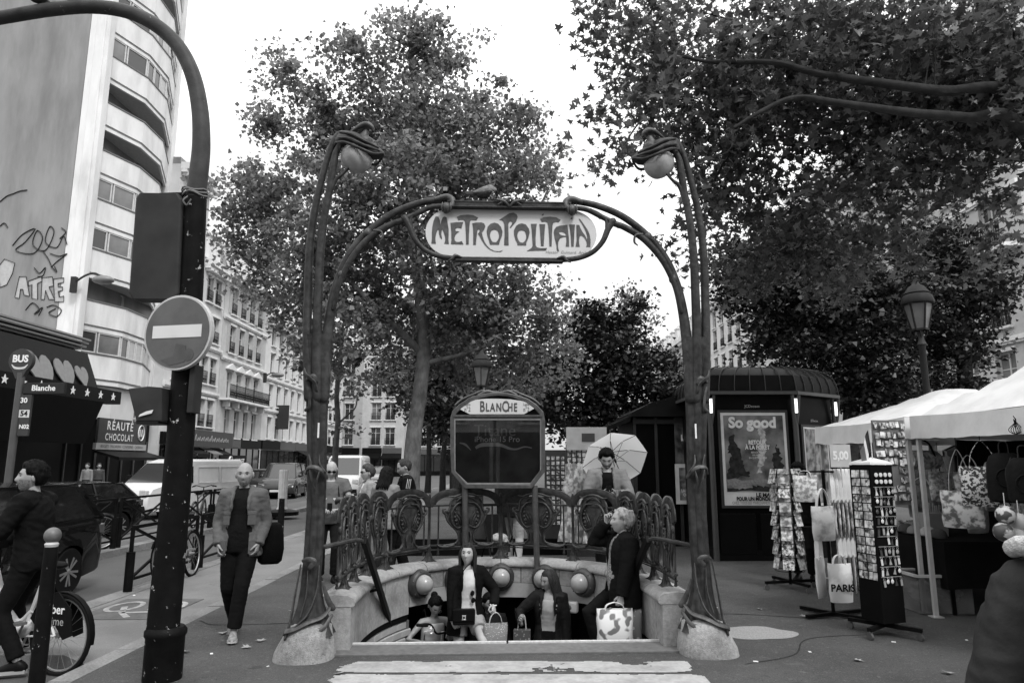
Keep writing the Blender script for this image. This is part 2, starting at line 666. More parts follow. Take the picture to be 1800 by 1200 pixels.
# granite kerbs: single stones laid end to end on a bed
m_bed = M('kerb mortar', 0.07, rough=0.9)
def kerb_line(name, x0, x1, y0, y1, top, length=1.0, drop=0.25):
 mb = MB()
 mb.box(((x0 + x1) / 2, (y0 + y1) / 2, top - 0.03 - drop / 2), (x1 - x0 - 0.03, y1 - y0 - 0.02, drop))
 base = struct(mb.build(name, m_bed, smooth=False))
 sm = MB()
 sm.box((0, 0, -0.07), (x1 - x0, length - 0.014, 0.14))
 me = sm.mesh('kerb_stone')
 y = y0
 k = 0
 while y < y1 - 0.2:
  o = part('kerb_stone', me, m_granite, base, ((x0 + x1) / 2 + random.uniform(-.006, .006), y + length / 2, top + random.uniform(-.004, .004)))
  y += length
  k += 1
 return base
kerb_line('path_edge_strip', -3.75, -3.56, 3.0, 46.0, 0.003, 1.0)
kerb_line('kerb', -5.4, -5.12, 6.8, 50, 0.005, 1.0)
mb = MB()
mb.box((-8.95, 24, -0.1), (1.3, 30, 0.2))
struct(mb.build('traffic_island', m_fpave, smooth=False))
kerb_line('island_kerb', -8.3, -8.02, 9.0, 39.0, 0.005, 1.0)
sheet('far_pavement', -30, -17.4, -40, 140, 0.0, m_fpave)
kerb_line('far_kerb', -17.4, -17.15, 14.0, 74.0, 0.005, 1.5)
sheet('opposite_pavement', 16.5, 40, -40, 200, 0.0, m_fpave)
def worn_paint(name, x0, x1, y0, y1, seed, thr, fx=0.018):
 """worn paint: only the surviving flakes are there"""
 mb = MB()
 nx, ny = int((x1 - x0) / fx), int((y1 - y0) / fx)
 for i in range(nx):
  for j in range(ny):
   x, y = x0 + i * fx, y0 + j * fx
   e = min(i, nx - 1 - i) * fx, min(j, ny - 1 - j) * fx
   v = mnoise.fractal(Vector((x * 2.3, y * 2.6, seed)), 0.8, 2.1, 6) + 0.25 * mnoise.noise(Vector((x * 9, y * 9, seed)))
   edge = -0.4 * max(0, 1 - e[1] / 0.03) - 0.6 * max(0, 1 - e[0] / 0.16)
   if v + edge > thr:
    mb.quad((x, y, 0.005), (x + fx, y, 0.005), (x + fx, y + fx, 0.005), (x, y + fx, 0.005))
 return struct(mb.build(name, m_paint, smooth=False, recalc=False))
worn_paint('crossing_stripe', -1.5, 1.56, 6.25, 6.6, 3.3, -0.6)
worn_paint('crossing_stripe', -1.5, 1.6, 5.5, 6.22, 8.1, -0.72)
# light cement patch on the asphalt, tar repair seams
mb = MB()
c = G(1325, 1112)
ring = []
for k in range(36):
 a = 2 * math.pi * k / 36
 r = 1 + 0.22 * mnoise.noise(Vector((math.cos(a) * 1.5, math.sin(a) * 1.5, 4.0)))
 ring.append((c.x + 0.40 * r * math.cos(a), c.y + 0.30 * r * math.sin(a), 0.004))
mb.add(ring, [tuple(range(36))])
struct(mb.build('cement_patch', m_patch, smooth=False))
m_tar = M('tar seam', 0.03, rough=0.7)
def seam(pts, w=0.018):
 mb = MB()
 pts = cr([(x, y, 0) for x, y in pts], 8)
 for i in range(len(pts) - 1):
  a, b = pts[i], pts[i + 1]
  d = (b - a).normalized()
  s_ = Vector((-d.y, d.x, 0)) * w * (0.6 + 0.5 * random.random())
  mb.quad((a + s_) + Vector((0, 0, .004)), (b + s_) + Vector((0, 0, .004)), (b - s_) + Vector((0, 0, .004)), (a - s_) + Vector((0, 0, .004)))
 struct(mb.build('tar_seam', m_tar, smooth=False))
seam([(1.9, 8.4), (2.6, 8.55), (3.6, 8.3), (4.6, 8.45)], .012)
seam([(-3.5, 8.2), (-3.2, 8.0), (-2.4, 8.1), (-2.0, 8.3)], .01)
seam([(2.05, 6.5), (2.6, 6.8), (3.0, 7.4), (3.9, 7.6)], .009)
# ------------------------------------------------------------------ stairwell below ground
m_stone = M('pale limestone', 0.34, rough=0.85, var=0.16, scale=30, bump=0.45, bscale=110, dirt=0.45, dscale=2.2, rnd=0.14)
speckle(m_stone, .10, 26, .64, .04)
m_plinth = M('stained limestone plinth', 0.33, rough=0.85, var=0.2, scale=40, bump=0.5, bscale=110, dirt=0.5, dscale=3.5)
speckle(m_plinth, .08, 22, .63, .05)
m_tile = M('white bevelled tile', 0.42, rough=0.25, var=0.06, rnd=0.1, dirt=0.15, dscale=6)
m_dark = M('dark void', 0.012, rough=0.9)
m_grout = M('grout', 0.12, rough=0.9)
m_step = M('granite step', 0.14, rough=0.8, var=0.2, scale=40, dirt=0.3)
stair = struct(bpy.data.objects.new('stairs', None))
COL.objects.link(stair)
stair.matrix_world = ROOT_M
ST_Y, ST_T, ST_R = 0.36, 0.28, 0.18          # first nosing, tread, riser
def stair_z(yl):
 """height of the tread at local depth yl"""
 k = math.floor((yl - ST_Y) / ST_T) + 1
 return -ST_R * max(k, 0)
for k in range(18):
 mb = MB()
 mb.box((0, ST_Y + ST_T * (k + 0.5), -ST_R * (k + 1) - 0.15), (3.22, ST_T - 0.002, 0.3))
 mb.build('step', m_step, stair, smooth=False, bevel=0.008)
mb = MB()
mb.box((0, 0.18, 0.008), (3.32, 0.34, 0.02))
mb.build('threshold', M('worn threshold stone', 0.13, rough=0.7, var=0.2, scale=20, dirt=0.3), stair, smooth=False, bevel=0.004)
for sx in (-1, 1):
 mb = MB()
 mb.box((sx * 0.83, 0.36, 0.022), (1.64, 0.03, 0.03))
 mb.build('nosing', M('worn metal nosing', 0.55, rough=0.4, var=0.15, scale=30, metal=0.2), stair, smooth=False, bevel=0.004)
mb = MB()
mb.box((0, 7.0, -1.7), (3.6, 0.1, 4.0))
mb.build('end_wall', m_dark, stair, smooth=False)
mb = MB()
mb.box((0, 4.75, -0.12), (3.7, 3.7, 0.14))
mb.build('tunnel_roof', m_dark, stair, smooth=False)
# ------------------------------------------------------------------ the metro entrance
m_iron = M('cast iron, dull bronze paint', 0.05, rough=0.45, var=0.35, scale=16, bump=0.18, bscale=45, dirt=0.4, dscale=5, metal=0.25)
m_iron2 = M('cast iron, weathered', 0.06, rough=0.5, var=0.4, scale=22, bump=0.2, bscale=60, dirt=0.5, dscale=7, metal=0.2)
m_enamel = M('pale enamel panel', 0.60, rough=0.28, var=0.04, scale=3, dirt=0.08, dscale=1.5)
m_ink = M('enamel lettering', 0.075, rough=0.35, var=0.3, scale=20)
metro = thing('metro_entrance', 'art nouveau cast iron metro entrance with METROPOLITAIN sign arch, tall lamps and stone parapet', 'metro entrance')
metro.matrix_world = ROOT_M
YF = 6.75
def LP(u, v, dy=0.0):
 p = P(u, v, YF)
 return Vector((p.x + 0.03, dy, p.z))
def mir(pts):
 return [Vector((-p.x, p.y, p.z)) for p in pts]
def fluted(center_pts, rad, flutes=5, depth=0.22, seg=30, flat=1.0, twist=0.0):
 """ribbed cast stem"""
 rings = []
 for i, (c, r) in enumerate(zip(center_pts, rad)):
  ring = []
  for k in range(seg):
   a = 2 * math.pi * k / seg
   rr = r * (1 - depth * (0.5 + 0.5 * math.cos(flutes * a + twist * i)) ** 2)
   ring.append(Vector(c) + Vector((rr * math.cos(a), rr * flat * math.sin(a), 0)))
  rings.append(ring)
 return rings
for sx in (1, -1):
 S = (lambda pts: pts) if sx == 1 else mir        # sx=1 is the left post as measured
 # stone plinth (cloven foot shape)
 rings = []
 for v, u0, u1, yd in ((1168, 482, 588, .20), (1150, 486, 588, .20), (1130, 496, 586, .19), (1114, 504, 584, .178), (1100, 510, 582, .165), (1092, 520, 574, .13)):
  a, b = LP(u0, v), LP(u1, v)
  cx, rx = (a.x + b.x) / 2, (b.x - a.x) / 2
  z = (1168 - v) / 1220 * 5.2 - 0.01
  rings.append(S([Vector((cx + rx * math.copysign(abs(math.cos(t)) ** 0.8, math.cos(t)), 0.02 + yd * 1.35 * math.copysign(abs(math.sin(t)) ** 0.8, math.sin(t)), z)) for t in np.linspace(0, 2 * math.pi, 28, endpoint=False)]))
 mb = MB()
 mb.loft(rings)
 mb.build('plinth', m_plinth, metro, smooth=True)
 # shaft
 mb = MB()
 prof = [(1112, 503, 592), (1104, 508, 588), (1085, 516, 580), (1062, 524, 572), (1035, 529, 567), (1005, 532, 566), (985, 534, 568), (960, 536, 570), (900, 540, 573), (850, 541, 575), (800, 541, 576), (740, 540, 577), (690, 539, 579), (655, 538, 581), (620, 538, 583), (590, 539, 584)]
 cs, rs = [], []
 for v, u0, u1 in prof:
  a, b = LP(u0, v), LP(u1, v)
  c = (a + b) / 2
  cs.append(Vector((c.x if sx == 1 else -c.x, 0, c.z)))
  rs.append((b.x - a.x) / 2)
 mb.loft(fluted(cs, rs, 6, 0.24, 36, 0.9))
 mb.build('post', m_iron, metro, smooth=60)
 # leafy folds cast on the post: at the foot, the mid and the upper node
 mb = MB()
 def fold(pts, r0, r1, flat=0.45, dy=-0.1):
  p = S([LP(u, v, d) for u, v, d in pts])
  mb.tube(cr(p, 5), [r0, (r0 + r1) * .62, r1], 8, flat, rnd=True)
 fold([(516, 1108, -.12), (512, 1100, -.18), (530, 1094, -.2), (552, 1084, -.18), (572, 1078, -.12), (582, 1066, -.06)], .030, .018)
 fold([(508, 1112, -.04), (514, 1118, -.15), (530, 1112, -.2), (555, 1102, -.19), (575, 1096, -.14), (586, 1078, -.05)], .030, .016)
 fold([(534, 990, -.08), (526, 1040, -.12), (520, 1085, -.16), (513, 1110, -.18)], .014, .026)
 fold([(566, 992, -.08), (564, 1030, -.12), (552, 1068, -.16), (530, 1092, -.19)], .012, .022)
 fold([(547, 1000, -.10), (546, 1040, -.13), (538, 1075, -.17)], .010, .016)
 fold([(586, 1066, -.02), (578, 1050, -.03), (570, 1020, -.05)], .03, .012)
 fold([(538, 982, -.09), (548, 978, -.13), (560, 982, -.13), (552, 992, -.13)], .016, .022)
 mb.build('cast_leaf', m_iron2, metro, smooth=60)
 mb = MB()
 fold([(542, 832, -.07), (548, 822, -.13), (560, 820, -.14), (572, 826, -.12), (578, 838, -.06)], .014, .02)
 fold([(552, 826, -.12), (555, 842, -.13), (560, 858, -.11)], .026, .008)
 fold([(568, 828, -.12), (564, 842, -.13), (560, 860, -.1)], .02, .008)
 fold([(548, 800, -.08), (552, 815, -.11), (548, 828, -.11)], .01, .018)
 fold([(566, 800, -.08), (568, 815, -.11), (576, 828, -.1)], .01, .018)
 mb.build('cast_leaf', m_iron2, metro, smooth=60)
 mb = MB()
 fold([(538, 645, -.05), (544, 660, -.11), (552, 668, -.13), (560, 676, -.13), (562, 688, -.11)], .014, .02)
 fold([(540, 672, -.05), (546, 668, -.1), (558, 664, -.13), (562, 672, -.12)], .012, .022)
 fold([(542, 675, -.08), (548, 690, -.1), (550, 715, -.1), (541, 722, -.06)], .012, .016)
 fold([(580, 630, -.04), (583, 650, -.05), (579, 672, -.05), (576, 690, -.04)], .012, .016)
 mb.build('cast_leaf', m_iron2, metro, smooth=60)
 # two lamp stems and the sign arch
 def stem(name, pts, r, seg=12, flat=1.0, mat=m_iron, par=metro, n=7):
  b = MB()
  b.tube(cr(S([LP(*q) for q in pts]), n), r, seg, flat, rnd=True)
  return b.build(name, mat, par, smooth=60)
 stem('lamp_stem', [(547, 700, -.05), (543, 600, -.03), (543, 520, 0), (546, 440, 0), (555, 370, 0), (570, 305, 0), (583, 262, 0), (594, 240, 0), (604, 236, 0)], [.05, .044, .04, .036, .033, .03, .028])
 st = stem('lamp_stem', [(562, 700, -.06), (560, 600, -.04), (562, 520, -.03), (566, 440, -.03), (574, 375, -.03), (582, 335, -.03), (588, 300, -.03), (592, 275, -.03), (602, 256, -.03), (612, 252, -.03)], [.052, .046, .042, .038, .035, .04, .03, .026])
 # small cast ring and fork carrying the glass
 stem('fork', [(583, 338, -.03), (592, 320, -.03), (603, 311, -.03), (614, 300, -.03)], [.028, .022, .016, .012], 8)
 arch = stem('arch_rib', [(572, 700, -.05), (576, 610, -.02), (583, 545, 0), (595, 495, 0), (615, 449, 0), (645, 411, 0), (690, 376, 0), (735, 357, 0), (770, 350, 0), (788, 350, 0)], [.05, .048, .042, .038, .034, .032, .03, .03], 12, 1.1)
 b = MB()
 b.tube(cr(S([LP(*q) for q in [(588, 545, -.04), (600, 500, -.05), (622, 455, -.05), (655, 418, -.05), (690, 397, -.05), (714, 389, -.05)]]), 7), [.02, .03, .034, .034, .03], 10, 1.0, rnd=True)
 b.tube(cr(S([LP(*q) for q in [(700, 394, -.05), (735, 377, -.05), (760, 366, -.05), (790, 363, -.05)]]), 7), [.03, .026, .026, .026], 10, rnd=True)
 b.build('lower_rib', m_iron, metro, smooth=60)
 b = MB()
 b.tube(cr(S([LP(*q) for q in [(712, 387, -.06), (720, 400, -.06), (730, 423, -.06), (748, 442, -.06), (775, 453, -.06), (810, 457, -.06)]]), 7), [.038, .032, .026, .026, .026], 10, rnd=True)
 b.tube(cr(S([LP(*q) for q in [(722, 402, -.06), (724, 385, -.06), (736, 374, -.06), (752, 367, -.06)]]), 6), [.022, .016, .014, .016], 8, rnd=True)
 b.build('sign_bracket', m_iron, metro, smooth=60)
 # scroll and knob that grips the sign
 b = MB()
 b.tube(cr(S([LP(*q) for q in [(768, 351, -.02), (784, 347, -.03), (794, 352, -.05), (795, 362, -.07), (789, 371, -.08)]]), 6), [.03, .034, .034, .03, .028], 10, rnd=True)
 p = S([LP(785, 370, -.09)])[0]
 b.ball(p, (.05, .05, .058), 14, 10)
 for k in range(4):
  a = -0.9 + 0.6 * k
  q = p + Vector((math.sin(a) * .05, -.03, 0))
  b.tube([q + Vector((0, 0, .05)), q + Vector((math.sin(a) * .01, -.012, 0)), q + Vector((0, .0, -.05))], [.004, .009, .004], 6, rnd=True)
 b.build('scroll', m_iron2, metro, smooth=60)
 # knots along the arch
 b = MB()
 for u, v, l_ in ((648, 412, 0.06), (603, 486, .05)):
  q = S([LP(u, v, -.03)])[0]
  b.ball(q, (.042, .05, .05), 10, 8)
  b.build('knot', m_iron2, metro, smooth=60)
  b = MB()
 b.tube(cr(S([LP(*q) for q in [(660, 410, -.07), (672, 412, -.08), (674, 424, -.08), (668, 430, -.08)]]), 5), [.016, .012, .012, .006], 8, rnd=True)
 b.build('tendril', m_iron2, metro, smooth=60)
 # lamp head : leaf hood
 rings = []
 for u, vt, vb, w in ((588, 252, 266, .03), (592, 239, 262, .055), (600, 233, 258, .09), (612, 234, 261, .13), (626, 237, 267, .16), (640, 243, 275, .17), (652, 251, 280, .15), (663, 258, 280, .11), (671, 264, 276, .06), (676, 268, 274, .02)):
  t, b_ = LP(u, vt), LP(u, vb)
  cz, hz = (t.z + b_.z) / 2, (t.z - b_.z) / 2
  ring = []
  for k in range(24):
   a = 2 * math.pi * k / 24
   s_, c_ = math.sin(a), math.cos(a)
   # wide brim below, ridge above
   yy = w * c_ * (0.75 + 0.25 * max(0, -s_)) * (1 - .3 * max(0, s_))
   ring.append(Vector((t.x, yy, cz + hz * s_ + .012 * math.cos(6 * a) * (w / .17))))
  rings.append(S(ring))
 b = MB()
 b.loft(rings)
 # rim folds
 for q in ([(594, 258, -.07), (612, 263, -.14), (636, 274, -.17), (658, 280, -.13), (673, 273, -.04)], [(594, 258, .07), (612, 263, .14), (636, 274, .17), (658, 280, .13), (673, 273, .04)],
              [(600, 238, -.05), (622, 247, -.12), (645, 259, -.13), (666, 264, -.05)], [(600, 250, -.08), (620, 256, -.13), (642, 267, -.15), (668, 270, -.06)]):
  b.tube(cr(S([LP(*x) for x in q]), 5), [.012, .016, .016, .010], 7, rnd=True)
 b.build('lamp_hood', m_iron, metro, smooth=50)
 b = MB()
 b.tube(cr(S([LP(*x) for x in [(642, 250, 0), (641, 242, 0), (643, 234, 0)]]), 4), [.085, .05, .03], 12, rnd=True)
 b.tube(cr(S([LP(*x) for x in [(617, 234, 0), (626, 228, 0), (637, 222, 0), (647, 221, 0), (654, 226, 0), (656, 231, 0)]]), 5), [.008, .018, .032, .034, .026, .014], 10, [1, 1.2, 1.5], rnd=True)
 b.build('lamp_finial', m_iron2, metro, smooth=60)
 b = MB()
 cc = LP(627, 279)
 q = LP(627, 250) - cc
 rr = (LP(652, 279).x - cc.x)
 rings = []
 for t in np.linspace(0.02, math.pi - 0.02, 14):
  ring = []
  for k in range(24):
   a = 2 * math.pi * k / 24
   r_ = rr * 1.02 * math.sin(t) * (1 + .10 * math.cos(4 * a) * math.sin(t))
   zz = rr * 1.12 * math.cos(t)
   ring.append(Vector((cc.x + r_ * math.cos(a) - .22 * zz * .5, r_ * math.sin(a) * 0.95, cc.z + zz)))
  rings.append(S(ring))
 b.loft(rings)
 gm = M('amber lamp glass', 0.36, rough=0.08, var=0.25, scale=7, spec=0.7)
 gm.node_tree.nodes['Principled BSDF'].inputs['Transmission Weight'].default_value = 0.12
 gm.node_tree.nodes['Principled BSDF'].inputs['IOR'].default_value = 1.25
 b.build('lamp_glass', gm, metro, smooth='all')
 # white sticker on the post
 b = MB()
 q = S([LP(565, 757, -.098)])[0]
 b.box(q, (.016, .004, .14))
 b.build('sticker', M('white sticker', .7), metro, smooth=False)
# top and bottom bar of the sign frame, each with mouldings
b = MB()
z1, z2 = LP(900, 362).z, LP(900, 458).z
x1 = -LP(786, 362).x
b.beam((-x1, -.05, z1), (x1, -.05, z1), .07, .075)
b.beam((-x1, -.075, z1 + .028), (x1, -.075, z1 + .028), .03, .025)
b.beam((-x1, -.09, z1 - .03), (x1, -.09, z1 - .03), .03, .02)
x2 = -LP(800, 458).x
b.beam((-x2, -.055, z2), (x2, -.055, z2), .06, .05)
b.beam((-x2, -.085, z2 - .012), (x2, -.085, z2 - .012), .03, .022)
b.build('sign_rail', m_iron, metro, smooth=False, bevel=.008)
b = MB()
zc = z1 + .02
for s_ in (-1, 1):
 b.tube(cr([(s_ * .01, -.10, zc - .04), (s_ * .05, -.115, zc), (s_ * .12, -.11, zc + .02), (s_ * .16, -.1, zc + .03)], 5), [.014, .016, .012, .005], 8, rnd=True)
 b.tube(cr([(s_ * .01, -.10, zc + .045), (s_ * .05, -.112, zc + .01), (s_ * .12, -.11, zc - .03)], 5), [.012, .014, .005], 8, rnd=True)
 xx = s_ * -LP(800, 455).x
 b.tube(cr([(xx - s_ * .06, -.09, z2 + .02), (xx, -.105, z2 + .03), (xx + s_ * .03, -.105, z2 - .005), (xx + s_ * .07, -.1, z2 - .025)], 5), [.008, .016, .014, .006], 8, rnd=True)
b.build('bow_ornament', m_iron2, metro, smooth=60)
# the enamel panel with its lettering
yp = -.03
pa, pb = LP(748, 408), LP(1050, 408)
zt, zb = LP(900, 366).z, LP(900, 451).z
hh = (zt - zb) / 2
zc = (zt + zb) / 2
xl, xr = pa.x, pb.x
poly = []
for k in range(25):
 a = math.pi / 2 - math.pi * k / 24
 poly.append((xr - .30 + .30 * math.copysign(abs(math.cos(a)) ** .9, math.cos(a)), zc + hh * math.sin(a)))
for k in range(25):
 a = -math.pi / 2 - math.pi * k / 24
 poly.append((xl + .30 + .30 * math.copysign(abs(math.cos(a)) ** .9, math.cos(a)), zc + hh * math.sin(a)))
b = MB()
b.prism(poly, .03, Matrix.Translation((0, yp, 0)))
panel = b.build('sign_panel', m_enamel, metro, smooth=False)
LA = {
 'M': [(205, 775), (215, 690), (215, 560), (225, 440), (245, 340), (280, 250), (310, 240), (345, 250), (370, 310), (385, 405), (400, 330), (430, 255), (465, 240), (505, 260), (525, 370), (545, 480), (545, 600), (540, 700), (550, 778), (460, 775), (478, 710), (475, 640), (450, 560), (425, 505), (410, 500), (400, 590), (415, 670), (405, 688), (375, 650), (355, 580), (345, 495), (320, 520), (300, 580), (285, 650), (285, 720), (297, 775)],
 'E': [(580, 365), (700, 348), (832, 342), (795, 475), (770, 462), (720, 455), (690, 470), (675, 495), (685, 522), (720, 525), (755, 535), (715, 560), (680, 600), (660, 660), (665, 710), (700, 738), (750, 738), (805, 720), (838, 785), (590, 780), (600, 700), (597, 550)],
 'T': [(705, 245), (780, 210), (910, 195), (1030, 205), (1128, 252), (1090, 310), (1050, 305), (990, 305), (965, 330), (955, 420), (945, 600), (940, 785), (890, 785), (885, 600), (875, 420), (865, 330), (835, 300), (780, 300), (740, 310)],
 'R': [(1010, 365), (1080, 350), (1190, 345), (1245, 365), (1270, 420), (1245, 490), (1200, 545), (1215, 620), (1250, 720), (1300, 800), (1370, 870), (1450, 905), (1540, 910), (1580, 900), (1610, 885), (1580, 920), (1480, 920), (1400, 900), (1330, 860), (1260, 790), (1200, 700), (1150, 610), (1120, 575), (1150, 535), (1160, 500), (1140, 482), (1115, 500), (1105, 560), (1090, 680), (1082, 790), (1030, 788), (1030, 600), (1025, 460)],
 'O': ([(1450, 345), (1520, 365), (1580, 430), (1610, 520), (1600, 600), (1560, 700), (1540, 780), (1360, 780), (1345, 710), (1305, 600), (1295, 520), (1315, 430), (1370, 370)], [(1450, 485), (1510, 510), (1540, 590), (1530, 660), (1490, 725), (1450, 732), (1405, 720), (1370, 650), (1362, 580), (1390, 510)]),
}
LB = {
 'P': [(-138, 276), (-44, 212), (53, 148), (130, 135), (190, 165), (210, 215), (180, 300), (80, 420), (60, 410), (100, 350), (105, 315), (80, 297), (50, 310), (35, 350), (38, 560), (40, 745), (-44, 743), (-36, 560), (-40, 358), (-63, 300), (-92, 278)],
 'O': ([(285, 330), (360, 350), (420, 430), (435, 500), (410, 600), (370, 690), (370, 740), (205, 740), (205, 710), (165, 630), (140, 540), (140, 460), (180, 380), (230, 345)], [(285, 462), (340, 480), (370, 560), (360, 630), (320, 685), (285, 690), (245, 675), (210, 610), (203, 550), (230, 480)]),
 'L': [(455, 340), (570, 335), (555, 420), (545, 600), (545, 740), (570, 775), (640, 790), (760, 785), (740, 830), (550, 835), (380, 845), (430, 815), (475, 780), (490, 740), (480, 600), (470, 450)],
 'I': [(615, 340), (725, 340), (715, 450), (695, 748), (645, 748), (630, 500)],
 'dot': [(700, 140), (690, 180), (655, 178), (670, 155)],
 'T': [(625, 245), (700, 210), (815, 200), (930, 210), (1015, 255), (975, 305), (920, 297), (875, 315), (860, 370), (850, 600), (845, 752), (805, 752), (795, 560), (780, 370), (765, 310), (720, 293), (660, 300)],
 'A': ([(1140, 345), (1000, 365), (930, 390), (895, 440), (885, 500), (905, 610), (935, 730), (945, 830), (985, 845), (965, 760), (970, 670), (1000, 605), (1050, 580), (1118, 568), (1122, 660), (1110, 752), (1175, 752), (1170, 600), (1155, 450)], [(985, 490), (1040, 480), (1090, 500), (1118, 545), (1060, 548), (1000, 525)]),
 'I2': [(1175, 340), (1285, 340), (1275, 450), (1260, 750), (1215, 750), (1200, 520)],
 'N': [(1310, 345), (1365, 345), (1390, 410), (1430, 480), (1480, 550), (1518, 630), (1515, 560), (1490, 470), (1430, 350), (1355, 230), (1380, 235), (1450, 330), (1520, 430), (1560, 520), (1578, 620), (1575, 752), (1495, 752), (1508, 710), (1500, 650), (1460, 580), (1410, 545), (1375, 550), (1360, 620), (1362, 690), (1375, 750), (1295, 752), (1315, 640)],
 'dot2': [(1240, 200), (1235, 240), (1200, 240), (1215, 210)],
}
def sgn(pts, sc, ou, ov):
 out = []
 for x, y in pts:
  p = LP(ou + x / sc, ov + y / sc)
  out.append((p.x, p.z))
 return out
def smooth2(pl, n=3):
 # keep sharp corners, round the rest
 return pl
for dic, sc_, ou in ((LA, 11.25, 740), (LB, 10.588, 890)):
 for key, pl in dic.items():
  hole = []
  if isinstance(pl, tuple):
   pl, h = pl
   h2 = cr([(x, y, 0) for x, y in h], 3, closed=True)
   hole = [sgn([(q.x, q.y) for q in h2], sc_, ou, 360)]
  b = MB()
  b.prism(sgn(pl, sc_, ou, 360), .004, Matrix.Translation((0, yp - .004, 0)), hole)
  b.build('letter', m_ink, panel, smooth=False)
q = LP(999, 441.5)
text('Hector  Guimard  Archte', .042, M('thin ink', .2), panel, Matrix.Translation((q.x, yp - .004, q.z)), sx=1.05, shear=.15)
# ------------------------------------------------------------------ stone parapet round the stairs
PATH = [(-1.64, 0.16), (-1.64, 0.5), (-1.62, 0.95), (-1.55, 1.4), (-1.40, 1.85), (-1.15, 2.25), (-0.62, 2.65), (0, 2.79), (0.62, 2.65), (1.15, 2.25), (1.40, 1.85), (1.55, 1.4), (1.62, 0.95), (1.64, 0.5), (1.64, 0.16)]
CURVE = cr([(x, y, 0) for x, y in PATH], 8)
def path_frames(curve):
 out = []
 for i, p in enumerate(curve):
  t = (curve[min(i + 1, len(curve) - 1)] - curve[max(i - 1, 0)]).normalized()
  out.append((p, Vector((-t.y, t.x, 0)), t))
 return out
FR = path_frames(CURVE)
CL = [0.0]
for i in range(1, len(CURVE)):
 CL.append(CL[-1] + (CURVE[i] - CURVE[i - 1]).length)
def at_len(s_):
 for i in range(1, len(CL)):
  if CL[i] >= s_:
   t = (s_ - CL[i - 1]) / (CL[i] - CL[i - 1])
   p = CURVE[i - 1].lerp(CURVE[i], t)
   n_ = FR[i - 1][1].lerp(FR[i][1], t).normalized()
   return p, n_
 return CURVE[-1], FR[-1][1]
def swept_stone(s0, s1, sect, name, mat, n=8, gap=.006):
 """one stone: cross-section (offset outward, z) swept along the parapet path from s0 to s1"""
 b = MB()
 rings = []
 for k in range(n + 1):
  p, nr = at_len(s0 + gap + (s1 - s0 - 2 * gap) * k / n)
  rings.append([p + nr * o_ + Vector((0, 0, z_)) for o_, z_ in sect])
 b.loft(rings)
 return b.build(name, mat, metro, smooth=50)
TOT = CL[-1]
cop = [(-.165, .40), (-.185, .415), (-.188, .44), (-.17, .475), (-.12, .50), (.0, .512), (.12, .50), (.17, .475), (.188, .44), (.185, .415), (.165, .40)]
wall_s = [(-.15, -.05), (-.15, .394), (.15, .394), (.15, -.05)]
back_s = [(-.15, .21), (-.15, .394), (.15, .394), (.15, .21)]
lint = [(-.157, .03), (-.157, .204), (.15, .204), (.15, .03)]
N1 = 12
swept_stone(.04, TOT - .04, [(-.142, .15), (-.142, .39), (-.16, .42), (-.165, .46), (-.12, .488), (.12, .488), (.165, .46), (.16, .42), (.142, .39), (.142, .15)], 'mortar_core', M('dark mortar', .05, rough=.95), 90)
for k in range(N1):
 swept_stone(TOT * k / N1, TOT * (k + 1) / N1, cop, 'coping_stone', m_stone)
for k in range(N1 + 1):
 s0 = TOT * max(0, (k - .5)) / N1
 s1 = TOT * min(N1, (k + .5)) / N1
 swept_stone(s0, s1, back_s if .27 < (s0 + s1) / 2 / TOT < .73 else wall_s, 'parapet_block', m_stone)
m_lint = M('rendered lintel', 0.42, rough=0.75, var=0.08, scale=6, dirt=0.25, dscale=4)
o_ = swept_stone(TOT * .292, TOT * .708, lint, 'lintel', m_lint, 40)
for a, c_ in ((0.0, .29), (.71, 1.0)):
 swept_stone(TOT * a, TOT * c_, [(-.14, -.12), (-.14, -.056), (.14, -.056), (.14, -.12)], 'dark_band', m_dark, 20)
# tiled side walls of the stairs under the parapet
tm = MB()
tm.box((0, 0, 0), (0.192, 0.03, 0.086))
tme = tm.mesh('tile')
bmx = bmesh.new()
bmx.from_mesh(tme)
bmesh.ops.bevel(bmx, geom=bmx.edges[:], offset=0.012, segments=1, affect='EDGES')
bmx.to_mesh(tme)
bmx.free()
for a, c_ in ((0.0, .30), (.70, 1.0)):
 w = swept_stone(TOT * a, TOT * c_, [(-.115, -2.6), (-.115, -.126), (.14, -.126), (.14, -2.6)], 'stair_wall', m_grout, 24)
 for j in range(14):
  for i in range(11):
   s_ = TOT * a + .12 + i * .2 + (.1 if j % 2 else 0)
   if s_ > TOT * c_ - .08:
    continue
   p, nr = at_len(s_)
   q = p - nr * .118
   part('tile', tme, m_tile, w, (q.x, q.y, -.172 - j * .094), (0, 0, math.atan2(nr.y, nr.x) - math.pi / 2))
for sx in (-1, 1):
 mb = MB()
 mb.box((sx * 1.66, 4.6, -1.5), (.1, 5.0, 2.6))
 mb.build('tunnel_wall', m_dark, metro, smooth=False)
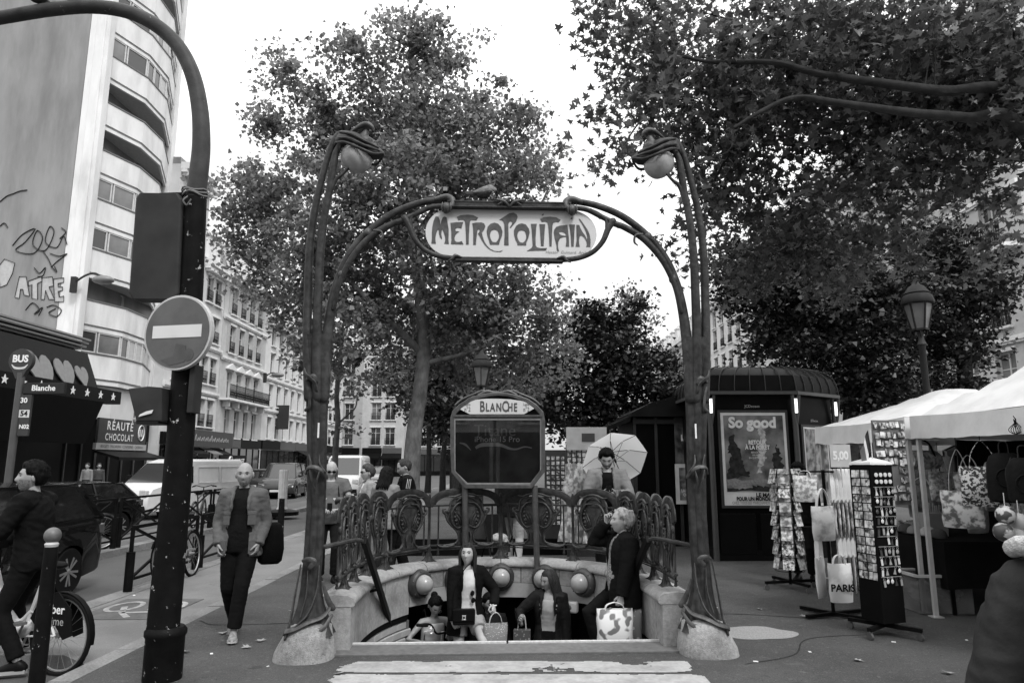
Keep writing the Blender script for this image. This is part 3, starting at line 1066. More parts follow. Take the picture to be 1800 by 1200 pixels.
# bull's-eye lamps on the inner face
m_lamp = M('dull bulkhead ring', 0.07, rough=0.5, var=0.3, metal=0.3, dirt=.4, dscale=8)
m_lglass = M('frosted lamp glass', 0.34, rough=0.2, var=0.15, scale=5, spec=0.6)
for f in (.315, .405, .5, .595, .685):
 p, nr = at_len(TOT * f)
 inw = -nr if nr.dot(Vector((0, 1.0, 0)) - p) < 0 else nr
 mtx = rot_frame((0, 0, 0), inw.cross(Vector((0, 0, 1))), (0, 0, 1))
 # local axes: z of lathe points inward
 ax = Matrix((inw.cross(Vector((0, 0, 1))), Vector((0, 0, 1)), inw)).transposed()
 c0 = p + inw * .15 + Vector((0, 0, .285))
 b = MB()
 b.lathe([(.17, 0), (.175, .03), (.165, .08), (.148, .10), (.13, .105), (.12, .10), (.115, .09)], 28, c0, ax)
 for k in range(6):
  a = k * math.pi / 3 + .3
  b.ball(c0 + ax @ Vector((.155 * math.cos(a), .155 * math.sin(a), .09)), .012, 8, 6)
 ring = b.build('lamp_ring', m_lamp, metro, smooth=40)
 b = MB()
 b.lathe([(.118, .085), (.115, .12), (.105, .16), (.085, .195), (.055, .22), (.02, .23)], 24, c0, ax)
 b.build('lamp_lens', m_lglass, ring, smooth='all')
# ------------------------------------------------------------------ cast balustrade
SW = {}
def shield_meshes(w):
 """panel of width w: shield, hoop, balusters (local x across, z up from the stone)"""
 if w in SW:
  return SW[w]
 k = min(w / 1.05, 1.0)
 hw = min(.28, .4 * w)
 prof = [(-.02, .22), (-hw * .95, .20), (-hw, .225), (-hw * .5, .25), (-hw * .36, .32), (-hw * .45, .42), (-hw * .85, .55), (-hw * 1.0, .66), (-hw * .98, .72), (-hw * .88, .70), (-hw * .80, .77), (-hw * .78, .84), (-hw * .62, .90), (-hw * .3, .91), (-.0, .905)]
 pts = [(x, z) for x, z in prof[1:]]
 pl = pts + [(-x, z) for x, z in reversed(pts[:-1])]
 b = MB()
 b.prism(pl, .016, Matrix.Translation((0, -.008, 0)))
 rim = cr([(x, -.012, z) for x, z in pl], 3, closed=True)
 b.tube(rim, .014, 7, closed=True)
 for s_ in (-1, 1):
  # inner volutes, seed beads and stalks
  b.tube(cr([(s_ * hw * .12, -.02, .84), (s_ * hw * .45, -.03, .82), (s_ * hw * .72, -.03, .70), (s_ * hw * .70, -.03, .56), (s_ * hw * .45, -.03, .47), (s_ * hw * .15, -.025, .50)], 5), [.008, .014, .016, .016, .012, .006], 7, rnd=True)
  for j, (bx, bz, br) in enumerate(((.50, .74, .012), (.55, .69, .016), (.56, .63, .018), (.52, .575, .018), (.48, .53, .014))):
   b.ball((s_ * hw * bx, -.03, bz), br, 8, 6)
  for j in range(3):
   b.tube(cr([(s_ * hw * (.16 + .1 * j), -.022, .53 - .01 * j), (s_ * hw * (.25 + .1 * j), -.032, .62 - .02 * j), (s_ * hw * (.42 + .06 * j), -.025, .70 - .04 * j)], 4), [.006, .011, .005], 6, rnd=True)
  b.tube(cr([(s_ * hw * .15, -.02, .26), (s_ * hw * .22, -.03, .34), (s_ * hw * .17, -.025, .42)], 4), [.008, .014, .006], 6, rnd=True)
  # ear scrolls and crest above the rail
  b.tube(cr([(s_ * hw * .95, -.01, .66), (s_ * hw * 1.1, -.015, .70), (s_ * hw * 1.12, -.015, .74), (s_ * hw * 1.02, -.015, .75)], 4), [.014, .018, .016, .01], 7, rnd=True)
  b.tube(cr([(0, -.015, .965), (s_ * hw * .3, -.02, .955), (s_ * hw * .6, -.02, .925), (s_ * hw * .85, -.02, .935)], 4), [.02, .018, .016, .008], 8, rnd=True)
  b.tube(cr([(0, -.015, .93), (s_ * hw * .3, -.02, .90), (s_ * hw * .45, -.02, .86)], 4), [.016, .014, .01], 7, rnd=True)
  b.tube(cr([(s_ * hw * .6, -.015, .225), (s_ * hw * .95, -.02, .205), (s_ * hw * 1.25, -.02, .215), (s_ * hw * 1.4, -.02, .25)], 4), [.022, .02, .016, .006], 7, rnd=True)
 sh = b.mesh('shield', 60)
 # hoop : flat band arching over the rail
 b = MB()
 A = cr([(-w * .47, 0, .80), (-w * .44, 0, .88), (-w * .34, 0, .955), (-w * .18, 0, .995), (0, 0, 1.005), (w * .18, 0, .995), (w * .34, 0, .955), (w * .44, 0, .88), (w * .47, 0, .80)], 4)
 b.tube(A, .016, 8, 3.4, up=None)
 b.tube([q + Vector((0, 0, -.022)) for q in A], .010, 6, 1.6)
 hp = b.mesh('hoop', 60)
 b = MB()
 b.tube([(0, 0, .10), (0, 0, .145), (0, 0, .80)], [.018, .011, .011], 8)
 b.ball((0, 0, .11), .018, 8, 6)
 bl = b.mesh('baluster', 60)
 for q_ in (sh, hp, bl):
  q_.transform(Matrix.Diagonal((1, 1, .875, 1)))
 SW[w] = (sh, hp, bl)
 return SW[w]
def post_mesh(heavy):
 b = MB()
 s_ = 1.5 if heavy else 1.0
 b.lathe([(.085 * s_, -.005), (.085 * s_, .012), (.06 * s_, .04), (.036 * s_, .09), (.026 * s_, .14), (.034 * s_, .17), (.034 * s_, .195), (.022 * s_, .22), (.020 * s_, .5), (.02 * s_, .80), (.026 * s_, .82), (.018 * s_, .85), (.02, .93), (.012, .97)], 12)
 for k in range(4):
  a = k * math.pi / 2 + math.pi / 4
  b.tube(cr([(.03 * s_ * math.cos(a), .03 * s_ * math.sin(a), .12), (.055 * s_ * math.cos(a), .055 * s_ * math.sin(a), .045), (.10 * s_ * math.cos(a), .10 * s_ * math.sin(a), .008)], 4), [.01, .014, .02], 6, rnd=True)
 me_ = b.mesh('baluster_post', 60)
 me_.transform(Matrix.Diagonal((.9, .9, .875, 1)))
 return me_
pm, pmh = post_mesh(False), post_mesh(True)
b = MB()
b.tube(cr([(0, 0, .84), (.01, 0, .93), (.03, -.02, .985), (.06, -.06, 1.02), (.07, -.11, 1.015), (.05, -.13, .985)], 5), [.022, .026, .03, .034, .034, .02], 10, rnd=True)
horn_me = b.mesh('horn', 60)
horn_me.transform(Matrix.Diagonal((.8, .8, .875, 1)))
VERT = [(-1.63, 0.12), (-1.63, 0.54), (-1.61, 0.96), (-1.54, 1.38), (-1.40, 1.82), (-0.93, 2.46), (0.0, 2.79), (0.93, 2.46), (1.40, 1.82), (1.54, 1.38), (1.61, .96), (1.63, .54), (1.63, .12)]
ZS = 0.495
def zdrop(y):
 return ZS - 0.02 * max(0, (1.8 - y) / 1.8)
for i, (x, y) in enumerate(VERT):
 a_ = VERT[max(i - 1, 0)]
 c_ = VERT[min(i + 1, len(VERT) - 1)]
 ang = math.atan2(c_[1] - a_[1], c_[0] - a_[0])
 if i not in (0, len(VERT) - 1):
  po = part('baluster_post', pmh if i == 6 else pm, m_iron, metro, (x, y, zdrop(y)), (0, 0, ang))
  if i in (1, 2, 3, 4, 8, 9, 10, 11):
   part('horn', horn_me, m_iron2, po, (0, 0, 0), (0, 0, math.pi if i < 6 else math.pi))
 if i == len(VERT) - 1:
  break
 p0, p1 = Vector((x, y, 0)), Vector((VERT[i + 1][0], VERT[i + 1][1], 0))
 w = round((p1 - p0).length, 2)
 mid = (p0 + p1) / 2
 ang = math.atan2(p1.y - p0.y, p1.x - p0.x)
 zz = (zdrop(p0.y) + zdrop(p1.y)) / 2
 sh, hp, bl = shield_meshes(w)
 # face the street side outwards; the relief is on the stair side as seen from the steps
 so = part('shield', sh, m_iron2, metro, (mid.x, mid.y, zz), (0, 0, ang))
 part('hoop', hp, m_iron, so)
 for s_ in (-1, 1):
  part('baluster', bl, m_iron, so, (s_ * w * .375, 0, 0))
 for zr, hh_, ww in ((.70, .022, .03), (.20, .022, .026), (.145, .014, .018)):
  b = MB()
  b.beam(p0 + Vector((0, 0, zdrop(p0.y) + zr)), p1 + Vector((0, 0, zdrop(p1.y) + zr)), ww, hh_)
  b.build('rail', m_iron, metro, smooth=False, bevel=.004)
# handrails going down the stairs
for sx in (-1, 1):
 b = MB()
 pts = [(sx * 1.76, .05, .96), (sx * 1.50, .28, 1.0), (sx * 1.42, .40, .97)]
 b.tube(cr(pts, 4), .022, 8, rnd=True)
 b.build('handrail_arm', m_iron, metro)
 b = MB()
 b.beam((sx * 1.42, .37, .99), (sx * 1.30, 2.0, -.25), .05, .085)
 b.beam((sx * 1.36, 1.1, .40), (sx * 1.56, 1.1, .36), .03, .03)
 b.build('handrail', M('black handrail', .018, rough=.4), metro, smooth=False, bevel=.01)
# ------------------------------------------------------------------ map stand BLANCHE above the rear parapet
m_frame = M('map frame paint', 0.10, rough=0.4, var=0.25, scale=14, metal=0.3, dirt=0.3, dscale=6)
YM = 9.32
mapst = thing('station_map_stand', 'arched station map case headed BLANCHE on two legs above the stair parapet', 'map stand', (0, YM, 0))
def MP(u, v):
 p = P(u, v, YM)
 return p.x, p.z
for u in (817, 940):
 b = MB()
 x, z = MP(u, 856)
 x2, z2 = MP(u + (2 if u < 900 else 6), 1010)
 b.tube([(x2, 0, -.1), (x, 0, z + .02)], .038, 10)
 b.tube([(x2, -.02, -.1), (x, -.02, z)], .02, 8)
 b.build('leg', m_frame, mapst)
b = MB()
out = [MP(*q) for q in [(794, 830), (792, 790), (792, 735), (796, 722), (806, 712), (824, 700), (842, 694), (860, 691), (876, 690), (892, 691), (910, 695), (928, 701), (944, 712), (955, 724), (958, 740), (958, 790), (958, 828), (941, 850), (935, 858), (818, 858), (812, 852)]]
inn = [MP(*q) for q in [(800, 826), (799, 790), (799, 738), (803, 727), (812, 717), (828, 706), (844, 700), (860, 697), (876, 696), (892, 697), (908, 701), (924, 707), (938, 717), (948, 728), (951, 742), (951, 790), (951, 824), (936, 843), (931, 851), (822, 851), (817, 846)]]
b.prism(out, .10, Matrix.Translation((0, -.05, 0)), [inn])
b.build('case_frame', m_frame, mapst, smooth=False, bevel=.008)
b = MB()
b.prism(inn, .02, Matrix.Translation((0, .02, 0)))
b.build('case_back', M('case back', .03, rough=.5), mapst, smooth=False)
# header lozenge
hd = [MP(*q) for q in [(802, 716), (814, 708), (832, 703), (855, 701), (876, 701), (897, 702), (918, 705), (934, 709), (944, 715), (932, 722), (921, 728), (826, 728), (814, 722)]]
b = MB()
b.prism(hd, .012, Matrix.Translation((0, -.045, 0)))
hdr = b.build('header_panel', m_enamel, mapst, smooth=False)
x, z = MP(873, 716)
for s_, u, dz in (('B', 848, 0.0), ('L', 857, 0), ('A', 866, 0), ('N', 877, 0), ('C', 888, 0), ('H', 897, 0), ('E', 906, 0)):
 xx, zz = MP(u, 715.5)
 big = s_ in 'BC'
 text(s_, .20 if big else .155, m_ink, hdr, Matrix.Translation((xx, -.05, zz + (.0 if big else -.01))), bold=.004, sx=.62)
for u in (822, 925):
 xx, zz = MP(u, 711)
 text('Ligne', .05, m_ink, hdr, Matrix.Translation((xx, -.05, zz)), sx=.8)
 xx, zz = MP(u, 720)
 text('n°2', .085, m_ink, hdr, Matrix.Translation((xx, -.05, zz)), sx=.7)
b = MB()
b.beam((MP(797, 731)[0], -.04, MP(797, 731)[1]), (MP(953, 731)[0], -.04, MP(953, 731)[1]), .04, .03)
for q in (((842, 694), (856, 688), (870, 690)), ((908, 694), (894, 688), (880, 690))):
 b.tube(cr([(MP(*w_)[0], -.01, MP(*w_)[1]) for w_ in q], 4), [.02, .024, .014], 8, rnd=True)
b.tube(cr([(MP(*w_)[0], -.01, MP(*w_)[1]) for w_ in ((800, 712), (812, 702), (830, 694), (848, 686))], 4), [.012, .016, .012], 8)
b.tube(cr([(MP(*w_)[0], -.01, MP(*w_)[1]) for w_ in ((950, 712), (938, 702), (920, 694), (902, 686))], 4), [.012, .016, .012], 8)
b.tube(cr([(MP(*w_)[0], -.01, MP(*w_)[1]) for w_ in ((848, 687), (862, 689), (876, 690), (890, 689), (902, 687))], 4), .018, 8)
b.build('crest', m_frame, mapst, smooth=60)
# inner light frame, poster sheet and glass
o2 = [MP(*q) for q in [(797, 735), (953, 735), (953, 829), (936, 852), (820, 852), (797, 829)]]
i2 = [MP(*q) for q in [(801, 739), (949, 739), (949, 828), (934, 848), (822, 848), (801, 828)]]
b = MB()
b.prism(o2, .03, Matrix.Translation((0, -.045, 0)), [i2])
b.build('glazing_frame', M('grey glazing frame', .2, rough=.45, var=.2, dirt=.3, dscale=8), mapst, smooth=False, bevel=.004)
b = MB()
b.prism(i2, .005, Matrix.Translation((0, -.005, 0)))
po = b.build('poster', splat_mat('dark advertising poster', .012, .05, 3.0, .6, 2.0), mapst, smooth=False)
x, z = MP(870, 757)
text('Titane', .22, M('dim print', .17), po, Matrix.Translation((x, -.012, z)))
x, z = MP(872, 772)
text(' iPhone 15 Pro', .105, M('pale print', .45), po, Matrix.Translation((x, -.012, z)))
b = MB()
b.tube(cr([(MP(*w_)[0], -.012, MP(*w_)[1]) for w_ in ((836, 787), (846, 782), (862, 781), (880, 782), (896, 788), (908, 789), (922, 785), (935, 787))], 5), [.018, .028, .028, .02, .012, .01, .006], 8, .25)
b.tube(cr([(MP(*w_)[0], -.012, MP(*w_)[1]) for w_ in ((808, 778), (818, 781), (828, 791))], 5), [.008, .016, .004], 8, .3)
b.build('printed_highlight', M('silver print', .3, rough=.4), po, smooth=60)
gl = bpy.data.materials.new('case glass')
gl.use_nodes = True
gn, gk = gl.node_tree.nodes, gl.node_tree.links
gn.remove(gn['Principled BSDF'])
g1, g2, gm_, lw = gn.new('ShaderNodeBsdfTransparent'), gn.new('ShaderNodeBsdfGlossy'), gn.new('ShaderNodeMixShader'), gn.new('ShaderNodeFresnel')
g2.inputs['Roughness'].default_value = 0.02
lw.inputs['IOR'].default_value = 1.6
gk.new(lw.outputs[0], gm_.inputs[0])
gk.new(g1.outputs[0], gm_.inputs[1])
gk.new(g2.outputs[0], gm_.inputs[2])
gk.new(gm_.outputs[0], gn['Material Output'].inputs[0])
MATS['case glass'] = gl
b = MB()
b.prism(i2, .004, Matrix.Translation((0, -.035, 0)))
b.build('glass_pane', gl, mapst, smooth=False)
# ------------------------------------------------------------------ pigeons
def pigeon(label, loc, rz, head=0.0, s=1.0):
 t = thing('pigeon', label, 'pigeon', loc, rz)
 t.scale = (s, s, s)
 mb = MB()
 # body: x forward
 rings = []
 for x, z, ry, rzv in ((-.12, .065, .02, .02), (-.09, .075, .05, .045), (-.04, .09, .072, .066), (.02, .115, .078, .078), (.065, .15, .062, .070), (.085, .19, .042, .046), (.092, .225, .032, .034), (.10, .25, .034, .032), (.115, .262, .018, .018)):
  rings.append([Vector((x + (.3 * rzv * math.sin(a) if x > .06 else 0), ry * math.cos(a), z + rzv * math.sin(a))) for a in np.linspace(0, 2 * math.pi, 14, endpoint=False)])
 mb.loft(rings)
 mb.tube([(.12, 0, .255), (.15, 0, .246)], [.010, .003], 6, rnd=True)
 for s_ in (-1, 1):
  mb.tube([(.0, s_ * .025, .06), (.005, s_ * .025, .005), (.03, s_ * .025, .004)], [.008, .006, .005], 6, rnd=True)
 mb.build('body', M('pigeon grey', .05, rough=.7, var=.3, scale=40), t, smooth='all')
 mb = MB()
 for s_ in (-1, 1):
  mb.tube(cr([(.085, s_ * .055, .13), (.02, s_ * .075, .125), (-.07, s_ * .055, .10), (-.16, s_ * .02, .08)], 5), [.02, .045, .035, .008], 8, .3, rnd=True)
 mb.build('wing', M('pigeon wing', .17, rough=.7, var=.5, scale=30, stretch=(1, 1, 3)), t, smooth='all')
 mb = MB()
 mb.tube([(-.09, 0, .085), (-.16, 0, .072), (-.23, 0, .06)], [.035, .032, .028], 8, .3, rnd=True)
 mb.build('tail', M('pigeon tail', .05, rough=.7), t, smooth='all')
 return t
zt_ = LP(855, 356).z
p = ROOT_M @ Vector((LP(855, 356).x, -.06, z1 + .045))
pigeon('grey pigeon perched on the top rail of the METROPOLITAIN sign', p, R(20), s=.9)
# ------------------------------------------------------------------ trees
m_bark = M('plane tree bark', 0.12, rough=0.9, var=0.3, scale=9, bump=0.4, bscale=30, dirt=0.62, dscale=3.2, stretch=(1, 1, .5))
m_barkd = M('dark bark', 0.035, rough=0.9, var=0.3, scale=9, bump=0.4, bscale=30)
m_leaf_mid = leaf_mat('plane leaves', 0.22, 0.62, 0.6)
m_leaf_near = leaf_mat('near plane leaves', 0.10, 0.48, 0.6)
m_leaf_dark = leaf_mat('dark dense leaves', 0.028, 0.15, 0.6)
m_leaf_pale = leaf_mat('pale young leaves', 0.17, 0.45, 0.5)
m_leaf_far = leaf_mat('far leaves', 0.045, 0.3, 0.55)
LEAF4 = np.array([[0, 0, 0], [.42, .45, .10], [0, 1, -.05], [-.42, .45, .10]])
LEAF4_F = [(0, 1, 2, 3)]
# five-lobed plane leaf (fan round the middle), slightly cupped
_l = []
for ang, rad in ((-90, .32), (-55, .55), (-25, .85), (-3, .42), (20, .95), (48, .46), (90, 1.08), (132, .46), (160, .95), (183, .42), (205, .85), (235, .55)):
 _l.append((rad * math.cos(R(ang)) * .62, .35 + rad * math.sin(R(ang)) * .62, .13 * rad * rad * (1 if abs(ang - 90) > 60 else -.3)))
LEAFS = np.array([(0, .35, 0)] + _l)
LEAFS_F = [(0, 1 + k, 1 + (k + 1) % 12) for k in range(12)]
def leaves_mesh(name, centers, size, tmpl, faces, up=0.6, rng=RNG, droop=0.4):
 n = len(centers)
 k = len(tmpl)
 nrm = rng.normal(size=(n, 3))
 nrm[:, 2] = np.abs(nrm[:, 2]) * 1.0 + up
 nrm /= np.linalg.norm(nrm, axis=1)[:, None]
 d = rng.normal(size=(n, 3))
 d[:, 2] -= droop
 d -= nrm * np.sum(d * nrm, 1)[:, None]
 d /= np.linalg.norm(d, axis=1)[:, None] + 1e-9
 s = np.cross(d, nrm)
 sz = size * rng.uniform(0.5, 1.35, n)
 cup = rng.uniform(-1.5, 3.0, n)
 V = (centers[:, None, :] + sz[:, None, None] * (tmpl[None, :, 0, None] * s[:, None, :] + tmpl[None, :, 1, None] * d[:, None, :] + (tmpl[None, :, 2] * cup[:, None])[:, :, None] * nrm[:, None, :]))
 V = V.reshape(-1, 3)
 nf = len(faces)
 fl = len(faces[0])
 F = (np.arange(n)[:, None, None] * k + np.array(faces)[None]).reshape(-1)
 me = bpy.data.meshes.new(name)
 me.vertices.add(len(V))
 me.vertices.foreach_set('co', V.astype(np.float32).ravel())
 me.loops.add(len(F))
 me.loops.foreach_set('vertex_index', F.astype(np.int32))
 me.polygons.add(n * nf)
 me.polygons.foreach_set('loop_start', (np.arange(n * nf) * fl).astype(np.int32))
 me.update(calc_edges=True)
 me.validate()
 return me
def blob(u, v, r, Y, sq=1.0, dy=None):
 c = P(u, v, Y)
 s = r / FPX * math.hypot(Y, c.z - CAMH)
 return np.array(c), np.array([s, dy if dy else s, s * sq])
def fill(blobs, per_m3, crad, lpc, rng=RNG, shell=0.5):
 """leaf positions: clumps scattered through the blobs, leaves scattered round each clump"""
 cl = []
 for c, r in blobs:
  vol = 4.19 * r[0] * r[1] * r[2]
  n = max(3, int(vol * per_m3))
  d = rng.normal(size=(n, 3))
  d /= np.linalg.norm(d, axis=1)[:, None]
  q = rng.uniform(0, 1, n) ** shell
  cl.append(c + d * r * q[:, None])
 cl = np.concatenate(cl)
 n = len(cl)
 rad = crad * rng.uniform(.45, 1.3, n)
 cnt = np.maximum(3, (lpc * rng.uniform(.4, 1.6, n)).astype(int))
 idx = np.repeat(np.arange(n), cnt)
 pos = cl[idx] + rng.normal(size=(len(idx), 3)) * (rad[idx] * .55)[:, None] * np.array([1, 1, .75])
 return cl, pos
def tree(name, label, trunk, r0, limbs, blobs, per_m3, crad, lpc, leaf, lmat, bmat=None, size=.16, near=False, twigs=120, group=None, up=.6, r_top=None, shell=.5):
 bmat = bmat or m_bark
 base = Vector(trunk[0])
 t = thing(name, label, 'tree', base, 0, group)
 loc = lambda p: Vector(p) - base
 mb = MB()
 tp = cr([loc(p) for p in trunk], 6)
 mb.tube(tp, [r0 * 1.25, r0, r0 * .9, r0 * .8, r_top or r0 * .35], 14)
 nodes = [(q, (r_top or r0 * .35) + (r0 - (r_top or r0 * .35)) * (1 - i / len(tp)) * .5) for i, q in enumerate(tp) if i > len(tp) * .35]
 for pts, ra, rb in limbs:
  lp = cr([loc(p) for p in pts], 7)
  mb.tube(lp, [ra, (ra + rb) * .5, rb], 9)
  nodes += [(q, rb * .8) for q in lp[2:]]
 cl, pos = fill(blobs, per_m3, crad, lpc, shell=shell)
 N = np.array([tuple(q[0]) for q in nodes])
 b = np.array(base)
 sel = RNG.permutation(len(cl))[:twigs]
 for i in sel:
  c = cl[i] - b
  d = np.linalg.norm(N - c, axis=1)
  # start a little lower down the limb
  j = int(np.argmin(d + 0.6 * np.maximum(0, N[:, 2] - c[2])))
  a = Vector(N[j])
  e = Vector(c)
  mid = (a + e) / 2 + Vector((random.uniform(-.2, .2), random.uniform(-.2, .2), -.12 * (e - a).length + random.uniform(-.1, .1)))
  rr = min(.05, nodes[j][1] * .6) if not near else min(.035, nodes[j][1] * .6)
  mb.tube(cr([a, mid, e], 4), [rr, rr * .5, rr * .2], 5, cap=False)
 mb.build('trunk', bmat, t, smooth=True)
 if near:
  me = leaves_mesh('crown', pos - b, size, LEAFS, LEAFS_F, up)
 else:
  me = leaves_mesh('crown', pos - b, size, LEAF4, LEAF4_F, up)
 o = mk('crown', me, lmat, t)
 o['kind'] = 'stuff'
 return t
# central plane tree behind the entrance
YT = 20.0
C = lambda u, v, r, dY=0, sq=1.0: blob(u, v, r, YT + dY, sq)
cb = [C(725, 80, 62, 0, 1.2), (C(690, 40, 35)), C(780, 100, 50, .5), C(835, 80, 28, .3), C(620, 105, 55, -.5), C(505, 135, 48, -.5), C(540, 200, 62, 0), C(465, 215, 45, .5), C(590, 230, 70, 1), C(680, 200, 90, .5), C(770, 220, 85, -.5), C(860, 210, 70, .5), C(930, 215, 48, 0),
      C(960, 290, 50, .5), C(900, 310, 75, -1), C(820, 330, 90, 1), C(710, 330, 95, -1.5), C(600, 340, 90, -1), C(500, 330, 75, 0), C(425, 345, 58, .5), C(395, 400, 38, .5), C(460, 420, 70, 1), C(420, 470, 45, 1.5), C(550, 450, 95, -1), C(660, 470, 100, 1), C(780, 470, 90, -1), C(880, 430, 80, 1), C(960, 400, 38, .5),
      C(500, 520, 70, 1), C(600, 560, 80, -1), C(700, 570, 70, 1.5), C(800, 570, 85, 1), C(890, 540, 85, .5), C(960, 540, 60, 1), C(1000, 600, 40, 1.5), C(860, 640, 70, 1), C(940, 640, 60, 1.5), C(640, 640, 45, 0), C(570, 620, 50, .5), C(790, 650, 50, 2)]
tb = P(722, 850, YT)
tb.z = 0
trunk = [tb, P(726, 780, YT), P(738, 690, YT), P(745, 600, YT), P(735, 480, YT), P(722, 330, YT), P(728, 200, YT), P(722, 80, YT)]
limbs = [([P(742, 620, YT), P(680, 560, YT - .5), P(590, 470, YT - .5), P(500, 380, YT)], .13, .03),
         ([P(740, 560, YT), P(830, 500, YT - .5), P(920, 420, YT), P(965, 330, YT)], .12, .03),
         ([P(735, 470, YT), P(690, 380, YT + .5), P(620, 290, YT), P(560, 190, YT)], .11, .025),
         ([P(728, 420, YT), P(790, 330, YT), P(850, 260, YT), P(900, 200, YT)], .10, .025),
         ([P(722, 340, YT), P(690, 260, YT - .5), P(660, 180, YT), P(640, 100, YT)], .08, .02),
         ([P(726, 290, YT), P(760, 200, YT + .5), P(785, 120, YT)], .07, .02),
         ([P(742, 640, YT), P(820, 620, YT), P(900, 590, YT + .5)], .09, .03),
         ([P(735, 540, YT), P(640, 520, YT + 1), P(540, 520, YT + 1), P(440, 460, YT + 1)], .09, .03)]
tree('plane_tree', 'tall plane tree with mottled bark and airy crown rising behind the METROPOLITAIN arch', trunk, .21, limbs, cb, 3.9, .46, 56, None, m_leaf_mid, size=.15, twigs=330, up=.25)
# near plane tree whose boughs hang over the stalls on the right
C = lambda u, v, r, Y, sq=1.0: blob(u, v, r, Y, sq, dy=1.1)
nb = [C(1060, 45, 50, 9.5), C(1140, 60, 85, 9.5), C(1180, 160, 85, 10), C(1260, 90, 110, 9), C(1120, 200, 58, 9), C(1070, 235, 45, 9), C(1110, 280, 30, 9), C(1190, 330, 28, 9.2), C(1190, 240, 60, 10), C(1270, 210, 90, 9.5), C(1380, 80, 120, 9), C(1360, 200, 100, 10), C(1500, 60, 130, 9), C(1480, 190, 120, 9.5),
      C(1620, 70, 130, 9), C(1600, 200, 120, 9.5), C(1740, 80, 130, 9), C(1720, 210, 120, 9), C(1800, 160, 110, 8.5), C(1300, 320, 80, 10.5), C(1400, 330, 100, 10), C(1520, 320, 90, 10), C(1640, 310, 80, 9.5), C(1760, 320, 80, 9), C(1250, 380, 45, 10), C(1340, 430, 80, 11), C(1440, 440, 90, 11), C(1540, 430, 80, 11), C(1200, 400, 26, 9.5), C(1210, 470, 30, 10), C(1300, 490, 50, 11.5), C(1260, 290, 60, 11), C(1170, 90, 80, 11), C(1330, 140, 110, 11.5), C(1450, 130, 110, 11.5), C(1650, 150, 110, 11.5), C(1750, 420, 50, 9.5), C(1480, 500, 60, 12)]
tb = Vector((9.4, 11.0, 0))
trunk = [tb, (9.35, 11.0, 2), (9.2, 10.9, 4), (8.9, 10.7, 6), (8.2, 10.4, 8), (7.3, 10.0, 10)]
limbs = [([(8.95, 10.8, 5.4), P(1790, 222, 8.3), P(1700, 207, 8.3), P(1600, 198, 8.3), P(1480, 182, 8.3), P(1400, 172, 8.3), P(1340, 195, 8.3), P(1290, 225, 8.3)], .085, .02),
         ([(8.7, 10.6, 6.6), P(1780, 165, 8.3), P(1660, 160, 8.3), P(1540, 145, 8.3), P(1440, 130, 8.3), P(1360, 110, 8.3), P(1260, 110, 8.3), P(1200, 100, 8.3)], .085, .018),
         ([P(1420, 172, 9.5), P(1370, 110, 9.5), P(1310, 50, 9.4), P(1250, 25, 9.2)], .05, .015),
         ([(8.4, 10.5, 7.5), P(1700, 100, 10), P(1590, 55, 9.8), P(1480, 15, 9.6), P(1420, -10, 9.5)], .10, .03),
         ([(8.9, 10.7, 5.9), P(1800, 130, 9), P(1760, 50, 9), P(1740, -20, 9)], .13, .05),
         ([P(1340, 195, 9.5), P(1270, 290, 9.8), P(1230, 380, 10), P(1210, 460, 10)], .022, .008),
         ([P(1260, 110, 9.6), P(1180, 150, 9.3), P(1120, 220, 9.1), P(1090, 270, 9)], .022, .008),
         ([P(1600, 198, 9.6), P(1500, 280, 10.5), P(1420, 380, 11), P(1360, 440, 11)], .04, .012)]
tree('plane_tree', 'plane tree over the market tents with long low boughs of large lobed leaves', trunk, .3, limbs, nb, 12.0, .36, 19, None, m_leaf_near, bmat=m_barkd, size=.124, near=True, twigs=170, up=.4)
# dense dark trees behind the kiosk
C = lambda u, v, r, Y, sq=1.0: blob(u, v, r, Y, sq)
def simple_tree(label, name, u, base_y, blobs, r0, top_v, dens, crad, lpc, lm, size, bm=None, twigs=60, group=None):
 Y = base_y
 tb = P(u, 800, Y)
 tb.z = 0
 top = P(u, top_v, Y)
 mid = (tb + top) / 2 + Vector((random.uniform(-.3, .3), 0, 0))
 return tree(name, label, [tb, tb.lerp(mid, .5), mid, mid.lerp(top, .6), top], r0, [], blobs, dens, crad, lpc, None, lm, bm or m_barkd, size, twigs=twigs, group=group)
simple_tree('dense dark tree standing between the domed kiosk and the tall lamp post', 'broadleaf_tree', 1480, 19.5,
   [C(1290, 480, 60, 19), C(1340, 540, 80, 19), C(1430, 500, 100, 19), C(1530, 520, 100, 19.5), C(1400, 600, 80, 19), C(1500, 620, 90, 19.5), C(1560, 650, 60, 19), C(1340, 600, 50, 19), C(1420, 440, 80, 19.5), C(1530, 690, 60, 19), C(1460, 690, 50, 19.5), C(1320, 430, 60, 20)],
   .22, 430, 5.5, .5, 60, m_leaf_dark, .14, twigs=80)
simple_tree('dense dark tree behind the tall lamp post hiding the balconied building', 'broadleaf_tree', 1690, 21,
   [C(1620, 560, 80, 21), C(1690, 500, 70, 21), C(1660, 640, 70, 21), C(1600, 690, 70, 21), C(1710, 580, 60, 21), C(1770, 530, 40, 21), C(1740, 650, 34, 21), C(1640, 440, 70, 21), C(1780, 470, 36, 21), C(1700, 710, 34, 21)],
   .24, 440, 4.6, .55, 60, m_leaf_dark, .15, twigs=70)
